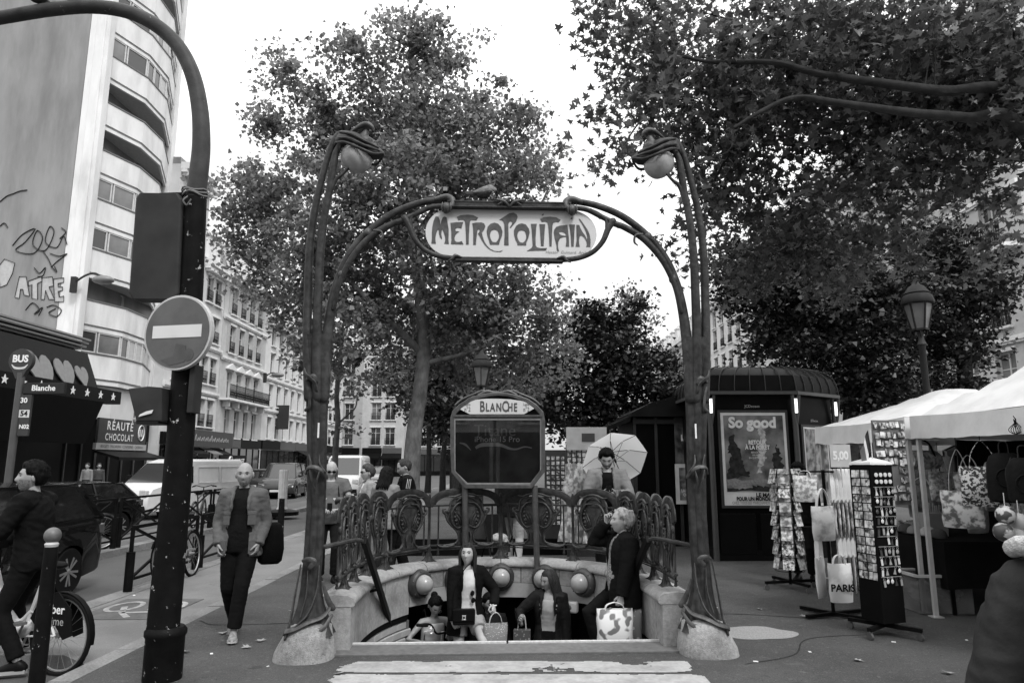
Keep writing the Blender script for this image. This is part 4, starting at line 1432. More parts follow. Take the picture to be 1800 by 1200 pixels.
# row of dark trees along the promenade, farther back
simple_tree('dark leafy tree on the promenade behind the station map', 'promenade_tree', 880, 34,
   [C(770, 640, 70, 34), C(830, 690, 60, 34), C(900, 700, 70, 34), C(760, 720, 50, 33), C(820, 600, 60, 35), C(960, 720, 50, 34), C(880, 760, 40, 34)], .25, 600, 2.0, .75, 60, m_leaf_far, .24)
simple_tree('dark round-crowned tree behind the newspaper kiosk awning', 'promenade_tree', 1060, 31,
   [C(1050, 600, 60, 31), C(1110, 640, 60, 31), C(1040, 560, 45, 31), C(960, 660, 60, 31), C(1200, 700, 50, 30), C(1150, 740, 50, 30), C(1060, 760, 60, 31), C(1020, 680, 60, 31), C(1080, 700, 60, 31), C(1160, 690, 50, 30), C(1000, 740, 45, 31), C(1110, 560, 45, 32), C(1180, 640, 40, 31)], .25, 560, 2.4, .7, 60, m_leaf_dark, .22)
simple_tree('pale wispy tree far off in the gap under the arch', 'promenade_tree', 1100, 46,
   [C(1090, 540, 45, 46), C(1070, 570, 40, 46), C(1130, 590, 40, 46), C(1060, 620, 50, 46), C(1160, 620, 40, 47)], .25, 520, .5, .9, 50, m_leaf_mid, .22)
simple_tree('dark tree on the promenade left of the map stand', 'promenade_tree', 800, 44,
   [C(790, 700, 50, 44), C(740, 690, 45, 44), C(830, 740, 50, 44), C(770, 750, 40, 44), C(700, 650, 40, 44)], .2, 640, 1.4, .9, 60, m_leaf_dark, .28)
for u in (778, 796, 812, 752):
 Y = 38 + (u % 7)
 b = P(u, 850, Y)
 b.z = 0
 t = thing('tree_trunk', 'slim dark tree trunk on the promenade beside the mottled plane tree', 'tree', b, 0, 'slim promenade trunks')
 mb = MB()
 mb.tube(cr([(0, 0, 0), (random.uniform(-.1, .1), 0, 2), (random.uniform(-.2, .2), 0, 4.5), (0, 0, 7)], 4), [.2, .15, .13, .09], 9)
 mb.build('trunk', m_barkd, t)
 cc = np.array([[0, 0, 6.4]]) + RNG.normal(size=(900, 3)) * np.array([1.0, 1.0, .8])
 o = mk('crown', leaves_mesh('crown', cc, .26, LEAF4, LEAF4_F), m_leaf_dark, t)
 o['kind'] = 'stuff'
# young street tree by the kerb
YY = 24.0
tb = P(588, 850, YY)
tb.z = 0
C = lambda u, v, r, dY=0: blob(u, v, r, YY + dY)
tree('young_street_tree', 'young thin street tree with pale sparse leaves by the kerb behind the left lamp post',
     [tb, P(590, 790, YY), P(594, 740, YY), P(592, 690, YY), P(600, 620, YY), P(604, 560, YY)], .10,
     [([P(594, 745, YY), P(610, 730, YY), P(625, 715, YY), P(628, 690, YY)], .04, .015), ([P(592, 700, YY), P(575, 690, YY), P(560, 660, YY)], .03, .012), ([P(596, 650, YY), P(640, 610, YY), P(670, 590, YY)], .03, .012)],
     [C(545, 590, 42), C(600, 600, 50), C(660, 590, 50), C(690, 630, 42), C(560, 640, 30), C(630, 640, 45), C(700, 670, 30), C(650, 690, 34), C(580, 680, 20), C(530, 640, 26), C(640, 560, 50), C(580, 545, 45), C(505, 600, 26), C(620, 745, 16), C(565, 710, 14)], 1.6, .45, 22, None, m_leaf_pale, size=.16, twigs=110, r_top=.03)
# ------------------------------------------------------------------ buildings
m_wall1 = M('cream render', 0.56, rough=0.85, var=0.05, scale=2, dirt=0.15, dscale=.4)
m_wall2 = M('pale stone facade', 0.48, rough=0.85, var=0.07, scale=3, dirt=0.2, dscale=.5)
m_wall3 = M('white painted facade', 0.62, rough=0.8, var=0.05, scale=2, dirt=0.1, dscale=.4)
m_wallg = M('grey flank render', 0.26, rough=0.9, var=0.1, scale=1.2, dirt=0.3, dscale=.8, stretch=(1, 1, .22))
m_wallgr = M('grey end facade', 0.36, rough=0.85, var=0.1, scale=1.5, dirt=.15, dscale=.5)
m_white = M('white concrete band', 0.72, rough=0.7, var=0.06, scale=2, dirt=0.22, dscale=.9, stretch=(1, 1, .3))
m_zinc = M('zinc roof', 0.22, rough=0.5, var=0.1, metal=.3)
m_wframe = M('window frame', 0.55, rough=0.6)
m_dframe = M('dark frame', 0.05, rough=0.5)
m_pane = M('window glass', 0.035, rough=0.06, var=.2, scale=.6, spec=0.9)
m_curt = M('curtained glass', 0.16, rough=0.12, var=.5, scale=.7, spec=0.8)
m_shut = M('grey shutters', 0.42, rough=0.7)
m_rail = M('black wrought iron', 0.02, rough=0.5)
m_black = M('black shopfront', 0.006, rough=0.55, var=.3, scale=3, spec=.12)
m_sign = M('dark fascia', 0.015, rough=0.4)
m_txt = M('white lettering', 0.7, rough=0.5)
WM = {}
def window_meshes(w, h, mull=True):
 k = (round(w, 2), round(h, 2), mull)
 if k in WM:
  return WM[k]
 b = MB()
 t = .07
 b.box((0, 0, t / 2), (w, .08, t))
 b.box((0, 0, h - t / 2), (w, .08, t))
 for s_ in (-1, 1):
  b.box((s_ * (w - t) / 2, 0, h / 2), (t, .079, h - 2 * t))
 if mull:
  b.box((0, 0, h / 2), (t, .075, h - 2 * t))
  b.box((0, 0, h * .68), (w - 2 * t, .06, t * .6))
 f = b.mesh('window', False)
 b = MB()
 b.box((0, 0.01, h / 2), (w - t, .012, h - t))
 p = b.mesh('pane', False)
 b = MB()
 b.box((0, -.06, -.05), (w + .3, .28, .10))
 s = b.mesh('sill', False)
 b = MB()
 for i in range(int(w / .11) + 1):
  b.beam((-w / 2 + i * .11, 0, 0), (-w / 2 + i * .11, 0, .85), .02, .02)
 for z in (.04, .5, .86):
  b.beam((-w / 2, 0, z), (w / 2, 0, z), .03, .03)
 for i in range(int(w / .22)):
  c0 = Vector((-w / 2 + .11 + i * .22, 0, .28))
  b.tube([c0 + Vector((.08 * math.cos(a), 0, .08 * math.sin(a))) for a in np.linspace(0, 2 * math.pi, 8, endpoint=False)], .012, 4, closed=True)
 r = b.mesh('railing', False)
 b = MB()
 sw = w * .48
 b.box((0, 0, h / 2), (sw, .04, h))
 for i in range(int(h / .16)):
  b.box((0, -.025, .1 + i * .16), (sw * .8, .02, .10))
 sh = b.mesh('shutter', False)
 WM[k] = (f, p, s, r, sh)
 return WM[k]
def facade(root, W, H, ops, mat, thick=.4, name='wall', depth=9.0):
 """wall with real openings; ops = (x, z, w, h)"""
 xs = sorted({0.0, W} | {o[0] - o[2] / 2 for o in ops} | {o[0] + o[2] / 2 for o in ops})
 zs = sorted({0.0, H} | {o[1] for o in ops} | {o[1] + o[3] for o in ops})
 b = MB()
 def inside(x, z):
  for o in ops:
   if o[0] - o[2] / 2 < x < o[0] + o[2] / 2 and o[1] < z < o[1] + o[3]:
    return True
  return False
 for i in range(len(xs) - 1):
  for j in range(len(zs) - 1):
   if xs[i + 1] - xs[i] < 1e-4 or zs[j + 1] - zs[j] < 1e-4:
    continue
   if not inside((xs[i] + xs[i + 1]) / 2, (zs[j] + zs[j + 1]) / 2):
    b.quad((xs[i], 0, zs[j]), (xs[i + 1], 0, zs[j]), (xs[i + 1], 0, zs[j + 1]), (xs[i], 0, zs[j + 1]))
 for x, z, w, h in ops:
  x0, x1 = x - w / 2, x + w / 2
  b.quad((x0, 0, z), (x0, thick, z), (x0, thick, z + h), (x0, 0, z + h))
  b.quad((x1, 0, z), (x1, 0, z + h), (x1, thick, z + h), (x1, thick, z))
  b.quad((x0, 0, z + h), (x0, thick, z + h), (x1, thick, z + h), (x1, 0, z + h))
  b.quad((x0, 0, z), (x1, 0, z), (x1, thick, z), (x0, thick, z))
 # sides, back and top so that it is a solid block
 b.quad((0, 0, 0), (0, 0, H), (0, depth, H), (0, depth, 0))
 b.quad((W, 0, 0), (W, depth, 0), (W, depth, H), (W, 0, H))
 b.quad((0, 0, H), (W, 0, H), (W, depth, H), (0, depth, H))
 b.quad((0, depth, 0), (0, depth, H), (W, depth, H), (W, depth, 0))
 return b.build(name, mat, root, smooth=False, recalc=False)
def put_window(root, x, z, w, h, rail=False, shut=False, sill=True, pane=None, frame=None, depth=.22):
 f, p, s, r, sh = window_meshes(w, h)
 o = part('window', f, frame or m_wframe, root, (x, depth, z))
 q = bpy.data.objects.new('pane', p)
 if not p.materials:
  p.materials.append(m_pane)
 COL.objects.link(q)
 q.parent = o
 if pane is None:
  pane = random.choice((m_pane, m_pane, m_curt))
 q.material_slots[0].link = 'OBJECT'
 q.material_slots[0].material = pane
 if sill:
  part('sill', s, m_white, o, (0, -depth, 0))
 if rail:
  part('railing', r, m_rail, o, (0, -depth - .05, .02))
 if shut:
  for sx in (-1, 1):
   part('shutter', sh, m_shut, o, (sx * w * .76, -depth - .03, 0))
 return o
def cornice(root, W, z, d=.45, h=.4, dent=0.0, name='cornice', mat=None):
 b = MB()
 b.box((W / 2, -d / 2 + .02, z), (W + .02, d, h))
 b.box((W / 2, -d * .35 + .02, z - h * .75), (W, d * .7, h * .5))
 if dent:
  n = int(W / dent)
  for i in range(n):
   b.box(((i + .5) * W / n, -d * .42, z - h * 1.15), (dent * .5, d * .8, h * .45))
 return b.build(name, mat or m_white, root, smooth=False)
def block(label, loc, rz, W, H, mat, cols, floors, roof='mansard', rail=(), shut=(), ped=(), balc=(), shop=True, win=(1.05, 2.0), cat='building', name='apartment_building', corn=(), margin=.9, shopmat=None, top_z=None):
 root = thing(name, label, cat, loc, rz)
 ops = []
 wins = []
 pitch = (W - 2 * margin) / cols
 for fi, z in enumerate(floors):
  for c in range(cols):
   x = margin + pitch * (c + .5)
   w, h = win
   if fi == len(floors) - 1 and len(floors) > 4:
    h = h * .85
   ops.append((x, z, w, h))
   wins.append((fi, x, z, w, h))
 facade(root, W, H, ops, mat)
 for fi, x, z, w, h in wins:
  put_window(root, x, z, w, h, rail=fi in rail, shut=fi in shut)
  if fi in ped:
   b = MB()
   b.prism([(-w * .8, 0), (w * .8, 0), (w * .8, .12), (0, .5), (-w * .8, .12)], .25, Matrix.Translation((0, -.23, 0)))
   b.build('pediment', m_white, root, smooth=False, loc=(x, 0, z + h + .12))
  else:
   b = MB()
   b.box((x, -.04, z + h + .1), (w + .24, .09, .16))
   b.build('lintel', m_white, root, smooth=False)
 for fi in balc:
  z = floors[fi]
  b = MB()
  b.box((W / 2, -.4, z - .12), (W - .5, .8, .16))
  for c in range(cols + 1):
   b.box((margin + pitch * c * .98, -.28, z - .42), (.2, .5, .45))
  bo = b.build('balcony', m_white, root, smooth=False)
  b = MB()
  for i in range(int((W - .6) / .14)):
   b.beam((.3 + i * .14, -.76, z - .04), (.3 + i * .14, -.76, z + .95), .025, .025)
  for zz in (.05, .55, .96):
   b.beam((.27, -.76, z + zz), (W - .27, -.76, z + zz), .04, .04)
  for i in range(int((W - .6) / .28)):
   c0 = Vector((.44 + i * .28, -.76, z + .3))
   b.tube([c0 + Vector((.11 * math.cos(a), 0, .18 * math.sin(a))) for a in np.linspace(0, 2 * math.pi, 8, endpoint=False)], .018, 4, closed=True)
  b.build('railing', m_rail, bo, smooth=False)
 for z in corn:
  cornice(root, W, z, .22, .2, name='string_course')
 cornice(root, W, H - .1, .6, .45, .5)
 b = MB()
 if roof == 'mansard':
  b.loft([[Vector((x, y, z)) for x, y in ((0, .3 + d), (W, .3 + d), (W, 8.8 - d), (0, 8.8 - d))] for d, z in ((0, H + .12), (.9, H + 2.6), (3.2, H + 3.4))])
  ro = b.build('roof', m_zinc, root, smooth=False)
  for c in range(cols):
   x = margin + pitch * (c + .5)
   b = MB()
   b.box((x, .75, H + 1.3), (1.2, .9, 1.7))
   b.box((x, .72, H + 2.25), (1.45, 1.1, .16))
   dm = b.build('dormer', m_white, ro, smooth=False)
  for x in (.5, W - .6):
   b = MB()
   b.box((x, 4, H + 3.4), (.8, 1.6, 2.2))
   for k in range(4):
    b.lathe([(.12, 0), (.10, .5)], 8, (x, 3.5 + k * .35, H + 4.5))
   b.build('chimney', m_wall2, ro, smooth=False)
 else:
  b.box((W / 2, 4.5, H + .25), (W - .1, 8.8, .5))
  b.build('roof', m_zinc, root, smooth=False)
 if shop:
  sm = shopmat or m_black
  n = max(2, int(W / 3.6))
  for i in range(n):
   w_ = (W - .3) / n
   x = .15 + w_ * (i + .5)
   b = MB()
   b.box((x, -.06, 3.25), (w_ - .1, .22, .75))
   so = b.build('shop_fascia', random.choice((m_sign, m_black, M('brown fascia', .07))), root, smooth=False)
   b = MB()
   b.box((x, -.012, 1.42), (w_ - .25, .06, 2.75))
   b.build('shop_window', m_pane, root, smooth=False)
   b = MB()
   for k in range(4):
    b.box((x - (w_ - .25) / 2 + k * (w_ - .25) / 3, -.06, 1.42), (.09, .06, 2.75))
   b.box((x, -.06, .25), (w_ - .25, .07, .5))
   b.build('shop_frame', m_black, root, smooth=False)
   if random.random() < .6:
    aw = random.choice((m_black, m_sign, M('grey awning', .12)))
    b = MB()
    b.loft([[Vector((x - w_ * .46, y, z)) for y, z in ((-.05, 2.95), (-1.5, 2.3), (-1.5, 2.05), (-1.48, 2.05), (-1.48, 2.28), (-.05, 2.92))], [Vector((x + w_ * .46, y, z)) for y, z in ((-.05, 2.95), (-1.5, 2.3), (-1.5, 2.05), (-1.48, 2.05), (-1.48, 2.28), (-.05, 2.92))]])
    b.build('awning', aw, root, smooth=False)
 return root
XL = -21.64
H90 = math.pi / 2
# -------- row on the left of the boulevard (facades along x = -20, facing +x)
block('narrow tall cream house rising beside the slab block with white balcony bands', (XL, 42.8, 0), H90, 4.4, 21.0, m_wall1, 2, [4.2, 7.0, 9.9, 12.8, 15.6, 18.2], rail=(0, 1, 2, 3, 4), corn=(6.6,), win=(1.05, 1.8), roof='flat')
block('cream five storey house with dentil cornice between two taller neighbours', (XL, 47.3, 0), H90, 3.6, 15.8, m_wall1, 2, [4.2, 7.2, 10.2, 13.0], rail=(0, 1, 2, 3), corn=(6.6, 9.8), win=(1.0, 1.9), margin=.4)
block('ornate pale stone house with long black balcony and pedimented windows', (XL, 51.0, 0), H90, 9.2, 16.2, m_wall2, 4, [3.6, 6.5, 10.0, 13.0], rail=(2, 3), shut=(2, 3), ped=(1,), balc=(1,), corn=(9.5, 12.6), win=(1.0, 2.1))
block('plain white house with narrow windows and a dark blade sign', (XL, 60.2, 0), H90, 14.3, 14.5, m_wall3, 6, [3.8, 6.7, 9.5, 12.1], corn=(6.3, 9.1), win=(1.0, 1.9))
block('long white plain house at the far end of the left row', (XL, 74.5, 0), H90, 14.5, 13.8, m_wall3, 6, [3.8, 6.6, 9.3, 11.6], rail=(0, 1), corn=(6.2,), win=(1.0, 1.7))
# end of the street
block('grey corner building closing the far end of the street', (-27.0, 93, 0), 0, 7.0, 17.0, m_wallgr, 3, [4.0, 7.3, 10.4, 13.4], win=(1.2, 2.2), shop=True)
block('light corner building with tall windows at the far end of the street', (-20.0, 93, 0), 0, 5.6, 17.5, m_wall2, 2, [4.0, 7.3, 10.4, 13.4], rail=(0, 1, 2, 3), win=(1.3, 2.3))
block('narrow far facade with dense windows next to the mottled plane trunk', (-14.0, 100, 0), R(25), 9, 18, m_wall2, 6, [4, 7, 10, 13, 15.4], rail=(0, 1, 2, 3), win=(.8, 1.9))
# -------- row on the right, mostly behind trees (facing -x)
block('pale stone house on the right with wrought iron balconies behind the tents', (21.64, 42.0, 0), -H90, 14.0, 22.0, m_wall2, 5, [4.2, 7.6, 11.0, 14.3, 17.6], rail=(1, 3), balc=(0, 2, 4), corn=(7.0, 13.6), win=(1.25, 2.3))
block('pale stone house on the right rising behind the dense dark tree', (21.64, 60.0, 0), -H90, 17.8, 20.0, m_wall1, 6, [4.2, 7.5, 10.8, 14.0, 16.8], rail=(0, 1, 2, 3), balc=(1,), corn=(7.0, 13.4), win=(1.2, 2.2))
block('bright house with grey window surrounds seen over the kiosk roof', (21.64, 80.0, 0), -H90, 19.5, 18.5, m_wall3, 7, [4.2, 7.4, 10.5, 13.4, 15.8], rail=(0, 1, 2, 3), corn=(7.0,), win=(1.2, 2.1))
block('far house with steep slate roof beyond the kiosk awning', (21.64, 104.0, 0), -H90, 23.0, 17.0, m_wall2, 8, [4.2, 7.4, 10.5, 13.4], corn=(7.0,), win=(1.2, 2.1))
# -------- buildings across the square behind the viewer (seen only as light and reflection)
block('pale house across the square facing the metro entrance', (14, -26, 0), math.pi, 15, 17, m_wall2, 5, [4.2, 7.4, 10.6, 13.6], win=(1.2, 2.1))
block('taller pale house across the square with mansard roof', (-1.2, -26, 0), math.pi, 16, 19, m_wall1, 5, [4.2, 7.4, 10.6, 13.8, 16.2], win=(1.2, 2.1))
block('long grey house across the square on the street corner', (32, -24, 0), math.pi, 17.8, 18, m_wallgr, 6, [4.2, 7.4, 10.6, 13.6], win=(1.2, 2.1))
# -------- tall modern block with banded balconies
mod = thing('apartment_block', 'tall modern apartment block with angled white balcony bands and a grey graffiti flank wall', 'building', (0, 0, 0))
PL = [Vector((-21.96, 34.2, 0)), Vector((-21.0, 36.9, 0)), Vector((-21.1, 39.3, 0)), Vector((-22.4, 42.6, 0))]
BACK = [Vector((-23.1, 34.4, 0)), Vector((-22.7, 36.6, 0)), Vector((-22.5, 39.3, 0)), Vector((-23.1, 42.6, 0))]
b = MB()
b.box((-28.5, 38.2, 18), (11.8, 8.8, 36))
b.build('wall', m_wallg, mod, smooth=False)
b = MB()
b.box((-22.1, 34.05, 20.2), (1.1, .5, 31.6))
b.box((-22.0, 33.85, 20.2), (.5, .25, 31.6))
b.build('corner_pier', m_white, mod, smooth=False, bevel=.03)
b = MB()
b.box((-22.6, 42.75, 18), (.7, .5, 36))
b.build('end_pier', m_white, mod, smooth=False)
def band(pts, z0, z1, off, name, mat, par, t=.14):
 bb = MB()
 rings = []
 for i, p in enumerate(pts):
  o_ = Vector((off, 0, 0))
  rings.append([p + o_ + Vector((0, 0, z0)), p + o_ + Vector((0, 0, z1)), p + o_ + Vector((-t, 0, z1)), p + o_ + Vector((-t, 0, z0))])
 bb.loft(rings)
 return bb.build(name, mat, par, smooth=False)
for k in range(11):
 z = 6.0 + 2.72 * k
 bo = band(PL, z, z + 1.22, 0, 'balcony_parapet', m_white, mod)
 band(PL, z + 1.225, z + 1.30, .04, 'coping', M('thin dark coping', .12), bo, .22)
 # floor slab
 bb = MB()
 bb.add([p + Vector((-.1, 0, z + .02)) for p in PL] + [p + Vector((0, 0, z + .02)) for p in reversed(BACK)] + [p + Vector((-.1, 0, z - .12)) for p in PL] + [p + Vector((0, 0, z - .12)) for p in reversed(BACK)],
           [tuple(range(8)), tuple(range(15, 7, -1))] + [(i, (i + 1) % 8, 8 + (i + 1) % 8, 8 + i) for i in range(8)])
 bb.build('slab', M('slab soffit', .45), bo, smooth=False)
 band(PL, z - .30, z - .12, -.05, 'edge_beam', m_white, bo)
 # glazing, flush on some floors and set back on others
 flush = k in (0, 2, 3, 6, 7)
 zz = z + 1.3
 hh = 2.72 - 1.3 - .30
 segs = [(PL[0], PL[1]), (PL[1], PL[2]), (PL[2], PL[3])] if flush else [(BACK[0], BACK[1]), (BACK[1], BACK[2]), (BACK[2], BACK[3])]
 if not flush:
  zz, hh = z + .1, 2.72 - .3
 for si, (a, c_) in enumerate(segs):
  d = c_ - a
  L = d.length
  n = 2 if si != 1 else 3
  for q in range(n):
   w_ = L / n
   m_ = a + d * ((q + .5) / n)
   f, p_, s_, r_, sh_ = window_meshes(round(w_ * .94, 2), round(hh, 2), False)
   wo = part('window', f, m_wframe, mod, (m_.x - .12, m_.y, zz), (0, 0, math.atan2(d.y, d.x)))
   po = bpy.data.objects.new('pane', p_)
   if not p_.materials:
    p_.materials.append(m_pane)
   COL.objects.link(po)
   po.parent = wo
   po.material_slots[0].link = 'OBJECT'
   po.material_slots[0].material = random.choice((m_pane, m_curt, M('blind behind glass', .4, rough=.2), m_pane)) if si else random.choice((m_pane, m_curt))
bb = MB()
bb.add([p + Vector((-.3, 0, 4.0)) for p in PL] + [Vector((-24.2, 42.6, 4)), Vector((-24.2, 34.2, 4))] + [p + Vector((-.3, 0, 5.7)) for p in PL] + [Vector((-24.2, 42.6, 5.7)), Vector((-24.2, 34.2, 5.7))],
       [tuple(range(5, -1, -1)), tuple(range(6, 12))] + [(i, (i + 1) % 6, 6 + (i + 1) % 6, 6 + i) for i in range(6)])
bb.build('mezzanine_wall', m_wall3, mod, smooth=False)
for q in range(5):
 yy = 35 + q * 1.6
 f, p_, s_, r_, sh_ = window_meshes(1.0, 1.4)
 wo = part('window', f, m_wframe, mod, (-21.42 - abs(q - 2.2) * .13, yy, 4.15), (0, 0, H90))
 part('pane', p_, m_pane, wo)
bb = MB()
bb.box((-22.3, 38.4, 2.0), (.5, 8.2, 4.0))
bb.build('shopfront', m_black, mod, smooth=False)
bb = MB()
for q in range(7):
 bb.box((-22.0, 34.6 + q * 1.27, 1.5), (.06, .08, 2.9))
bb.build('shop_frame', M('shop frame', .06), mod, smooth=False)
# chocolate shop fascia and awning
bb = MB()
bb.box((0, 0, 0), (4.6, .12, 1.25))
fs = bb.build('shop_sign', M('chocolate fascia', .05, rough=.4), mod, smooth=False, loc=(-20.83, 37.4, 3.35), rot=(0, 0, H90))
text('RÉAUTÉ', .62, m_txt, fs, Matrix.Translation((-.35, -.07, .25)), bold=.01, sx=.95, sp=1.25)
text('CHOCOLAT', .5, m_txt, fs, Matrix.Translation((-.35, -.07, -.33)), bold=.006, sx=.85, sp=1.2)
bb = MB()
bb.tube([Vector((1.75 + .3 * math.cos(a), -.07, .0 + .42 * math.sin(a))) for a in np.linspace(0, 2 * math.pi, 20, endpoint=False)], .05, 6, .4, closed=True)
for dx in (-.1, .1):
 bb.box((1.75 + dx, -.07, 0), (.07, .02, .4))
bb.build('emblem', m_txt, fs, smooth=False)
bb = MB()
bb.box((0, .0, -.8), (4.8, .16, .32))
lt = bb.build('sign_strip', M('strip sign', .33), fs, smooth=False)
text('BISCUITS   MACARONS   CONFISERIES   CADEAUX', .2, M('dark print', .06), lt, Matrix.Translation((0, -.09, -.8)), sx=.9)
bb = MB()
bb.loft([[Vector((x, y, z)) for y, z in ((0, -1.0), (-1.3, -1.35), (-1.3, -1.5), (0, -1.12))] for x in (-2.4, 2.4)])
bb.build('awning', m_sign, fs, smooth=False)
# graffiti on the flank wall (flat paint)
m_tag = M('black spray paint', .045, rough=.6)
m_tagw = M('white spray paint', .4, rough=.7)
def W_(u, v, y=33.78):
 return P(u, v, y)
bb = MB()
rn = random.Random(5)
for pts in ([(0, 355), (12, 345), (25, 340), (35, 336), (48, 334)], [(0, 398), (8, 392), (14, 400)], [(22, 432), (40, 412), (62, 402), (45, 425), (28, 440), (60, 445), (75, 420), (66, 405), (58, 430), (80, 440), (95, 410), (88, 398), (80, 425), (100, 435), (112, 415), (118, 430)],
   [(75, 440), (85, 455), (92, 470), (100, 478), (96, 468)], [(108, 400), (116, 408), (105, 420)], [(88, 445), (105, 450), (118, 446), (100, 460), (90, 470)], [(60, 470), (70, 480), (80, 470), (76, 484), (66, 486)], [(45, 545), (58, 532), (70, 545), (60, 552), (75, 540), (68, 555)], [(82, 540), (95, 536), (108, 545), (100, 556), (86, 550), (98, 542)]):
 bb = MB()
 bb.tube(cr([W_(u, v) for u, v in pts], 5), .055, 5, .25, up=(0, -1, 0))
 bb.build('graffiti', m_tag, mod, smooth=False)
bb = MB()
for pts in ([(-4, 470), (8, 455), (26, 462), (22, 480), (12, 500), (0, 505)], ):
 bb.prism([(W_(u, v).x, W_(u, v).z) for u, v in pts], .01, Matrix.Translation((0, 33.79, 0)))
lets = [[(26, 522), (34, 486), (46, 486), (52, 520), (42, 518), (40, 508), (36, 508), (34, 524)], [(50, 494), (72, 486), (74, 494), (66, 498), (66, 526), (56, 524), (56, 500), (50, 502)], [(74, 488), (92, 486), (94, 502), (86, 504), (96, 526), (86, 526), (80, 510), (78, 526), (72, 526)], [(94, 490), (112, 488), (112, 496), (102, 498), (102, 504), (110, 504), (110, 510), (102, 512), (104, 522), (112, 520), (112, 530), (96, 530)]]
for pl in lets:
 bb.prism([(W_(u, v).x, W_(u, v).z) for u, v in pl], .01, Matrix.Translation((0, 33.79, 0)))
bb.build('graffiti_letter', m_tagw, mod, smooth=False)
bb = MB()
for pl in lets + [[(-4, 470), (8, 455), (26, 462), (22, 480), (12, 500), (0, 505)]]:
 bb.tube([W_(u, v, 33.77) for u, v in pl], .03, 4, .3, closed=True)
bb.build('graffiti_outline', m_tag, mod, smooth=False)
# -------- low building with the black star-studded canopy
low = thing('corner_shop', 'low shop building with black canopy carrying three hearts and a strip of stars', 'shop', (0, 0, 0))
bb = MB()
bb.box((-26.2, 26, 3.6), (8.8, 15.4, 7.2))
bb.build('wall', m_wall1, low, smooth=False)
bb = MB()
bb.loft([[Vector((x, y, z)) for x, z in ((-21.2, 7.2), (-21.2, 7.5), (-21.8, 8.0), (-26, 9.0), (-30, 9.0), (-30, 7.2))] for y in (18.2, 33.7)])
for k in range(3):
 bb.box((-21.15 + .1 * k, 26, 7.35 + .16 * k), (.3, 15.6, .08))
bb.build('roof', m_zinc, low, smooth=False)
bb = MB()
bb.loft([[Vector((x, y, z)) for x, z in ((-21.7, 7.0), (-20.8, 7.0), (-20.1, 5.25), (-20.1, 5.2), (-21.7, 5.2))] for y in (17.5, 33.6)])
can = bb.build('canopy', m_black, low, smooth=False)
bb = MB()
bb.box((-19.8, 26.0, 4.88), (.7, 17.0, .62))
stp = bb.build('star_strip', m_black, low, smooth=False)
sm = MB()
pts = []
for k in range(10):
 a = math.pi / 2 + k * math.pi / 5
 r = .20 if k % 2 == 0 else .085
 pts.append((r * math.cos(a), r * math.sin(a)))
sm.prism(pts, .02)
sme = sm.mesh('star', False)
for k in range(14):
 part('star', sme, m_txt, stp, (-19.43, 33.8 - k * 1.05, 4.88), (0, 0, H90))
m_heart = M('dull red heart', .14, rough=.5)
for u, v, s in ((62, 652, .85), (84, 656, .72), (101, 660, .5)):
 hp = []
 for k in range(24):
  t = 2 * math.pi * k / 24
  hp.append((16 * math.sin(t) ** 3 / 17, (13 * math.cos(t) - 5 * math.cos(2 * t) - 2 * math.cos(3 * t) - math.cos(4 * t)) / 14))
 hm = MB()
 hm.prism([(x * s, z * s * 1.15) for x, z in hp], .05)
 q = P(u, v, 29.5 + (u - 62) * .075)
 hm.build('heart', m_heart, can, smooth=False, loc=(-19.98 - (q.z - 5.25) * .4, q.y, q.z), rot=(R(-21.8), 0, H90))
bb = MB()
bb.box((-21.75, 26, 2.3), (.4, 15.2, 4.6))
bb.build('shopfront', m_black, low, smooth=False)
bb = MB()
bb.loft([[Vector((x, y, z)) for x, z in ((-19.5, 4.56), (-19.4, 4.56), (-20.1, 2.6), (-20.3, 2.6))] for y in (18.0, 33.0)])
bb.build('awning', m_black, low, smooth=False)
# shop signs on the row: script fascia, hanging blade
sg = thing('shop_sign', 'dark projecting fascia sign with pale script on the cream house', 'sign', P(368, 772, 48) + Vector((0, 0, 0)), 0)
bb = MB()
bb.box((0, 0, 0), (.35, 7.2, 1.1))
bb.build('board', M('script fascia', .05, rough=.4), sg, smooth=False)
bb = MB()
for k in range(9):
 y0 = -2.6 + k * .6
 bb.tube(cr([(.19, y0, -.15), (.19, y0 + .15, .25 * (1 if k in (0, 4) else .5)), (.19, y0 + .3, -.15), (.19, y0 + .5, .05), (.19, y0 + .6, -.15)], 4), .03, 5, .4)
bb.build('script', M('pale script', .35), sg, smooth=False)
bs = thing('blade_sign', 'dark blank blade sign hung on the plain white house', 'sign', P(497, 733, 64), 0)
bb = MB()
bb.box((0, 0, 0), (1.1, .16, 2.2))
bb.build('board', M('dark blade', .035, rough=.5), bs, smooth=False, bevel=.02)
bb = MB()
bb.beam((-1.6, 0, .9), (-.5, 0, .9), .06, .06)
bb.beam((-1.6, 0, -.9), (-.5, 0, -.9), .06, .06)
bb.build('bracket', m_rail, bs, smooth=False)
mk_ = thing('market_sign', 'round white sign and MARKET lettering over the dark shopfronts', 'sign', P(404, 811, 50), H90)
bb = MB()
bb.box((.6, 0, 0), (4.8, .1, .9))
bb.build('board', m_black, mk_, smooth=False)
bb = MB()
bb.tube([Vector((-.1 + .28 * math.cos(a), -.07, .36 * math.sin(a))) for a in np.linspace(0, 2 * math.pi, 18, endpoint=False)], .09, 6, .3, closed=True)
bb.build('ring', m_txt, mk_, smooth=False)
text('MARKET', .55, m_txt, mk_, Matrix.Translation((1.7, -.06, 0)), bold=.01, sx=.8)
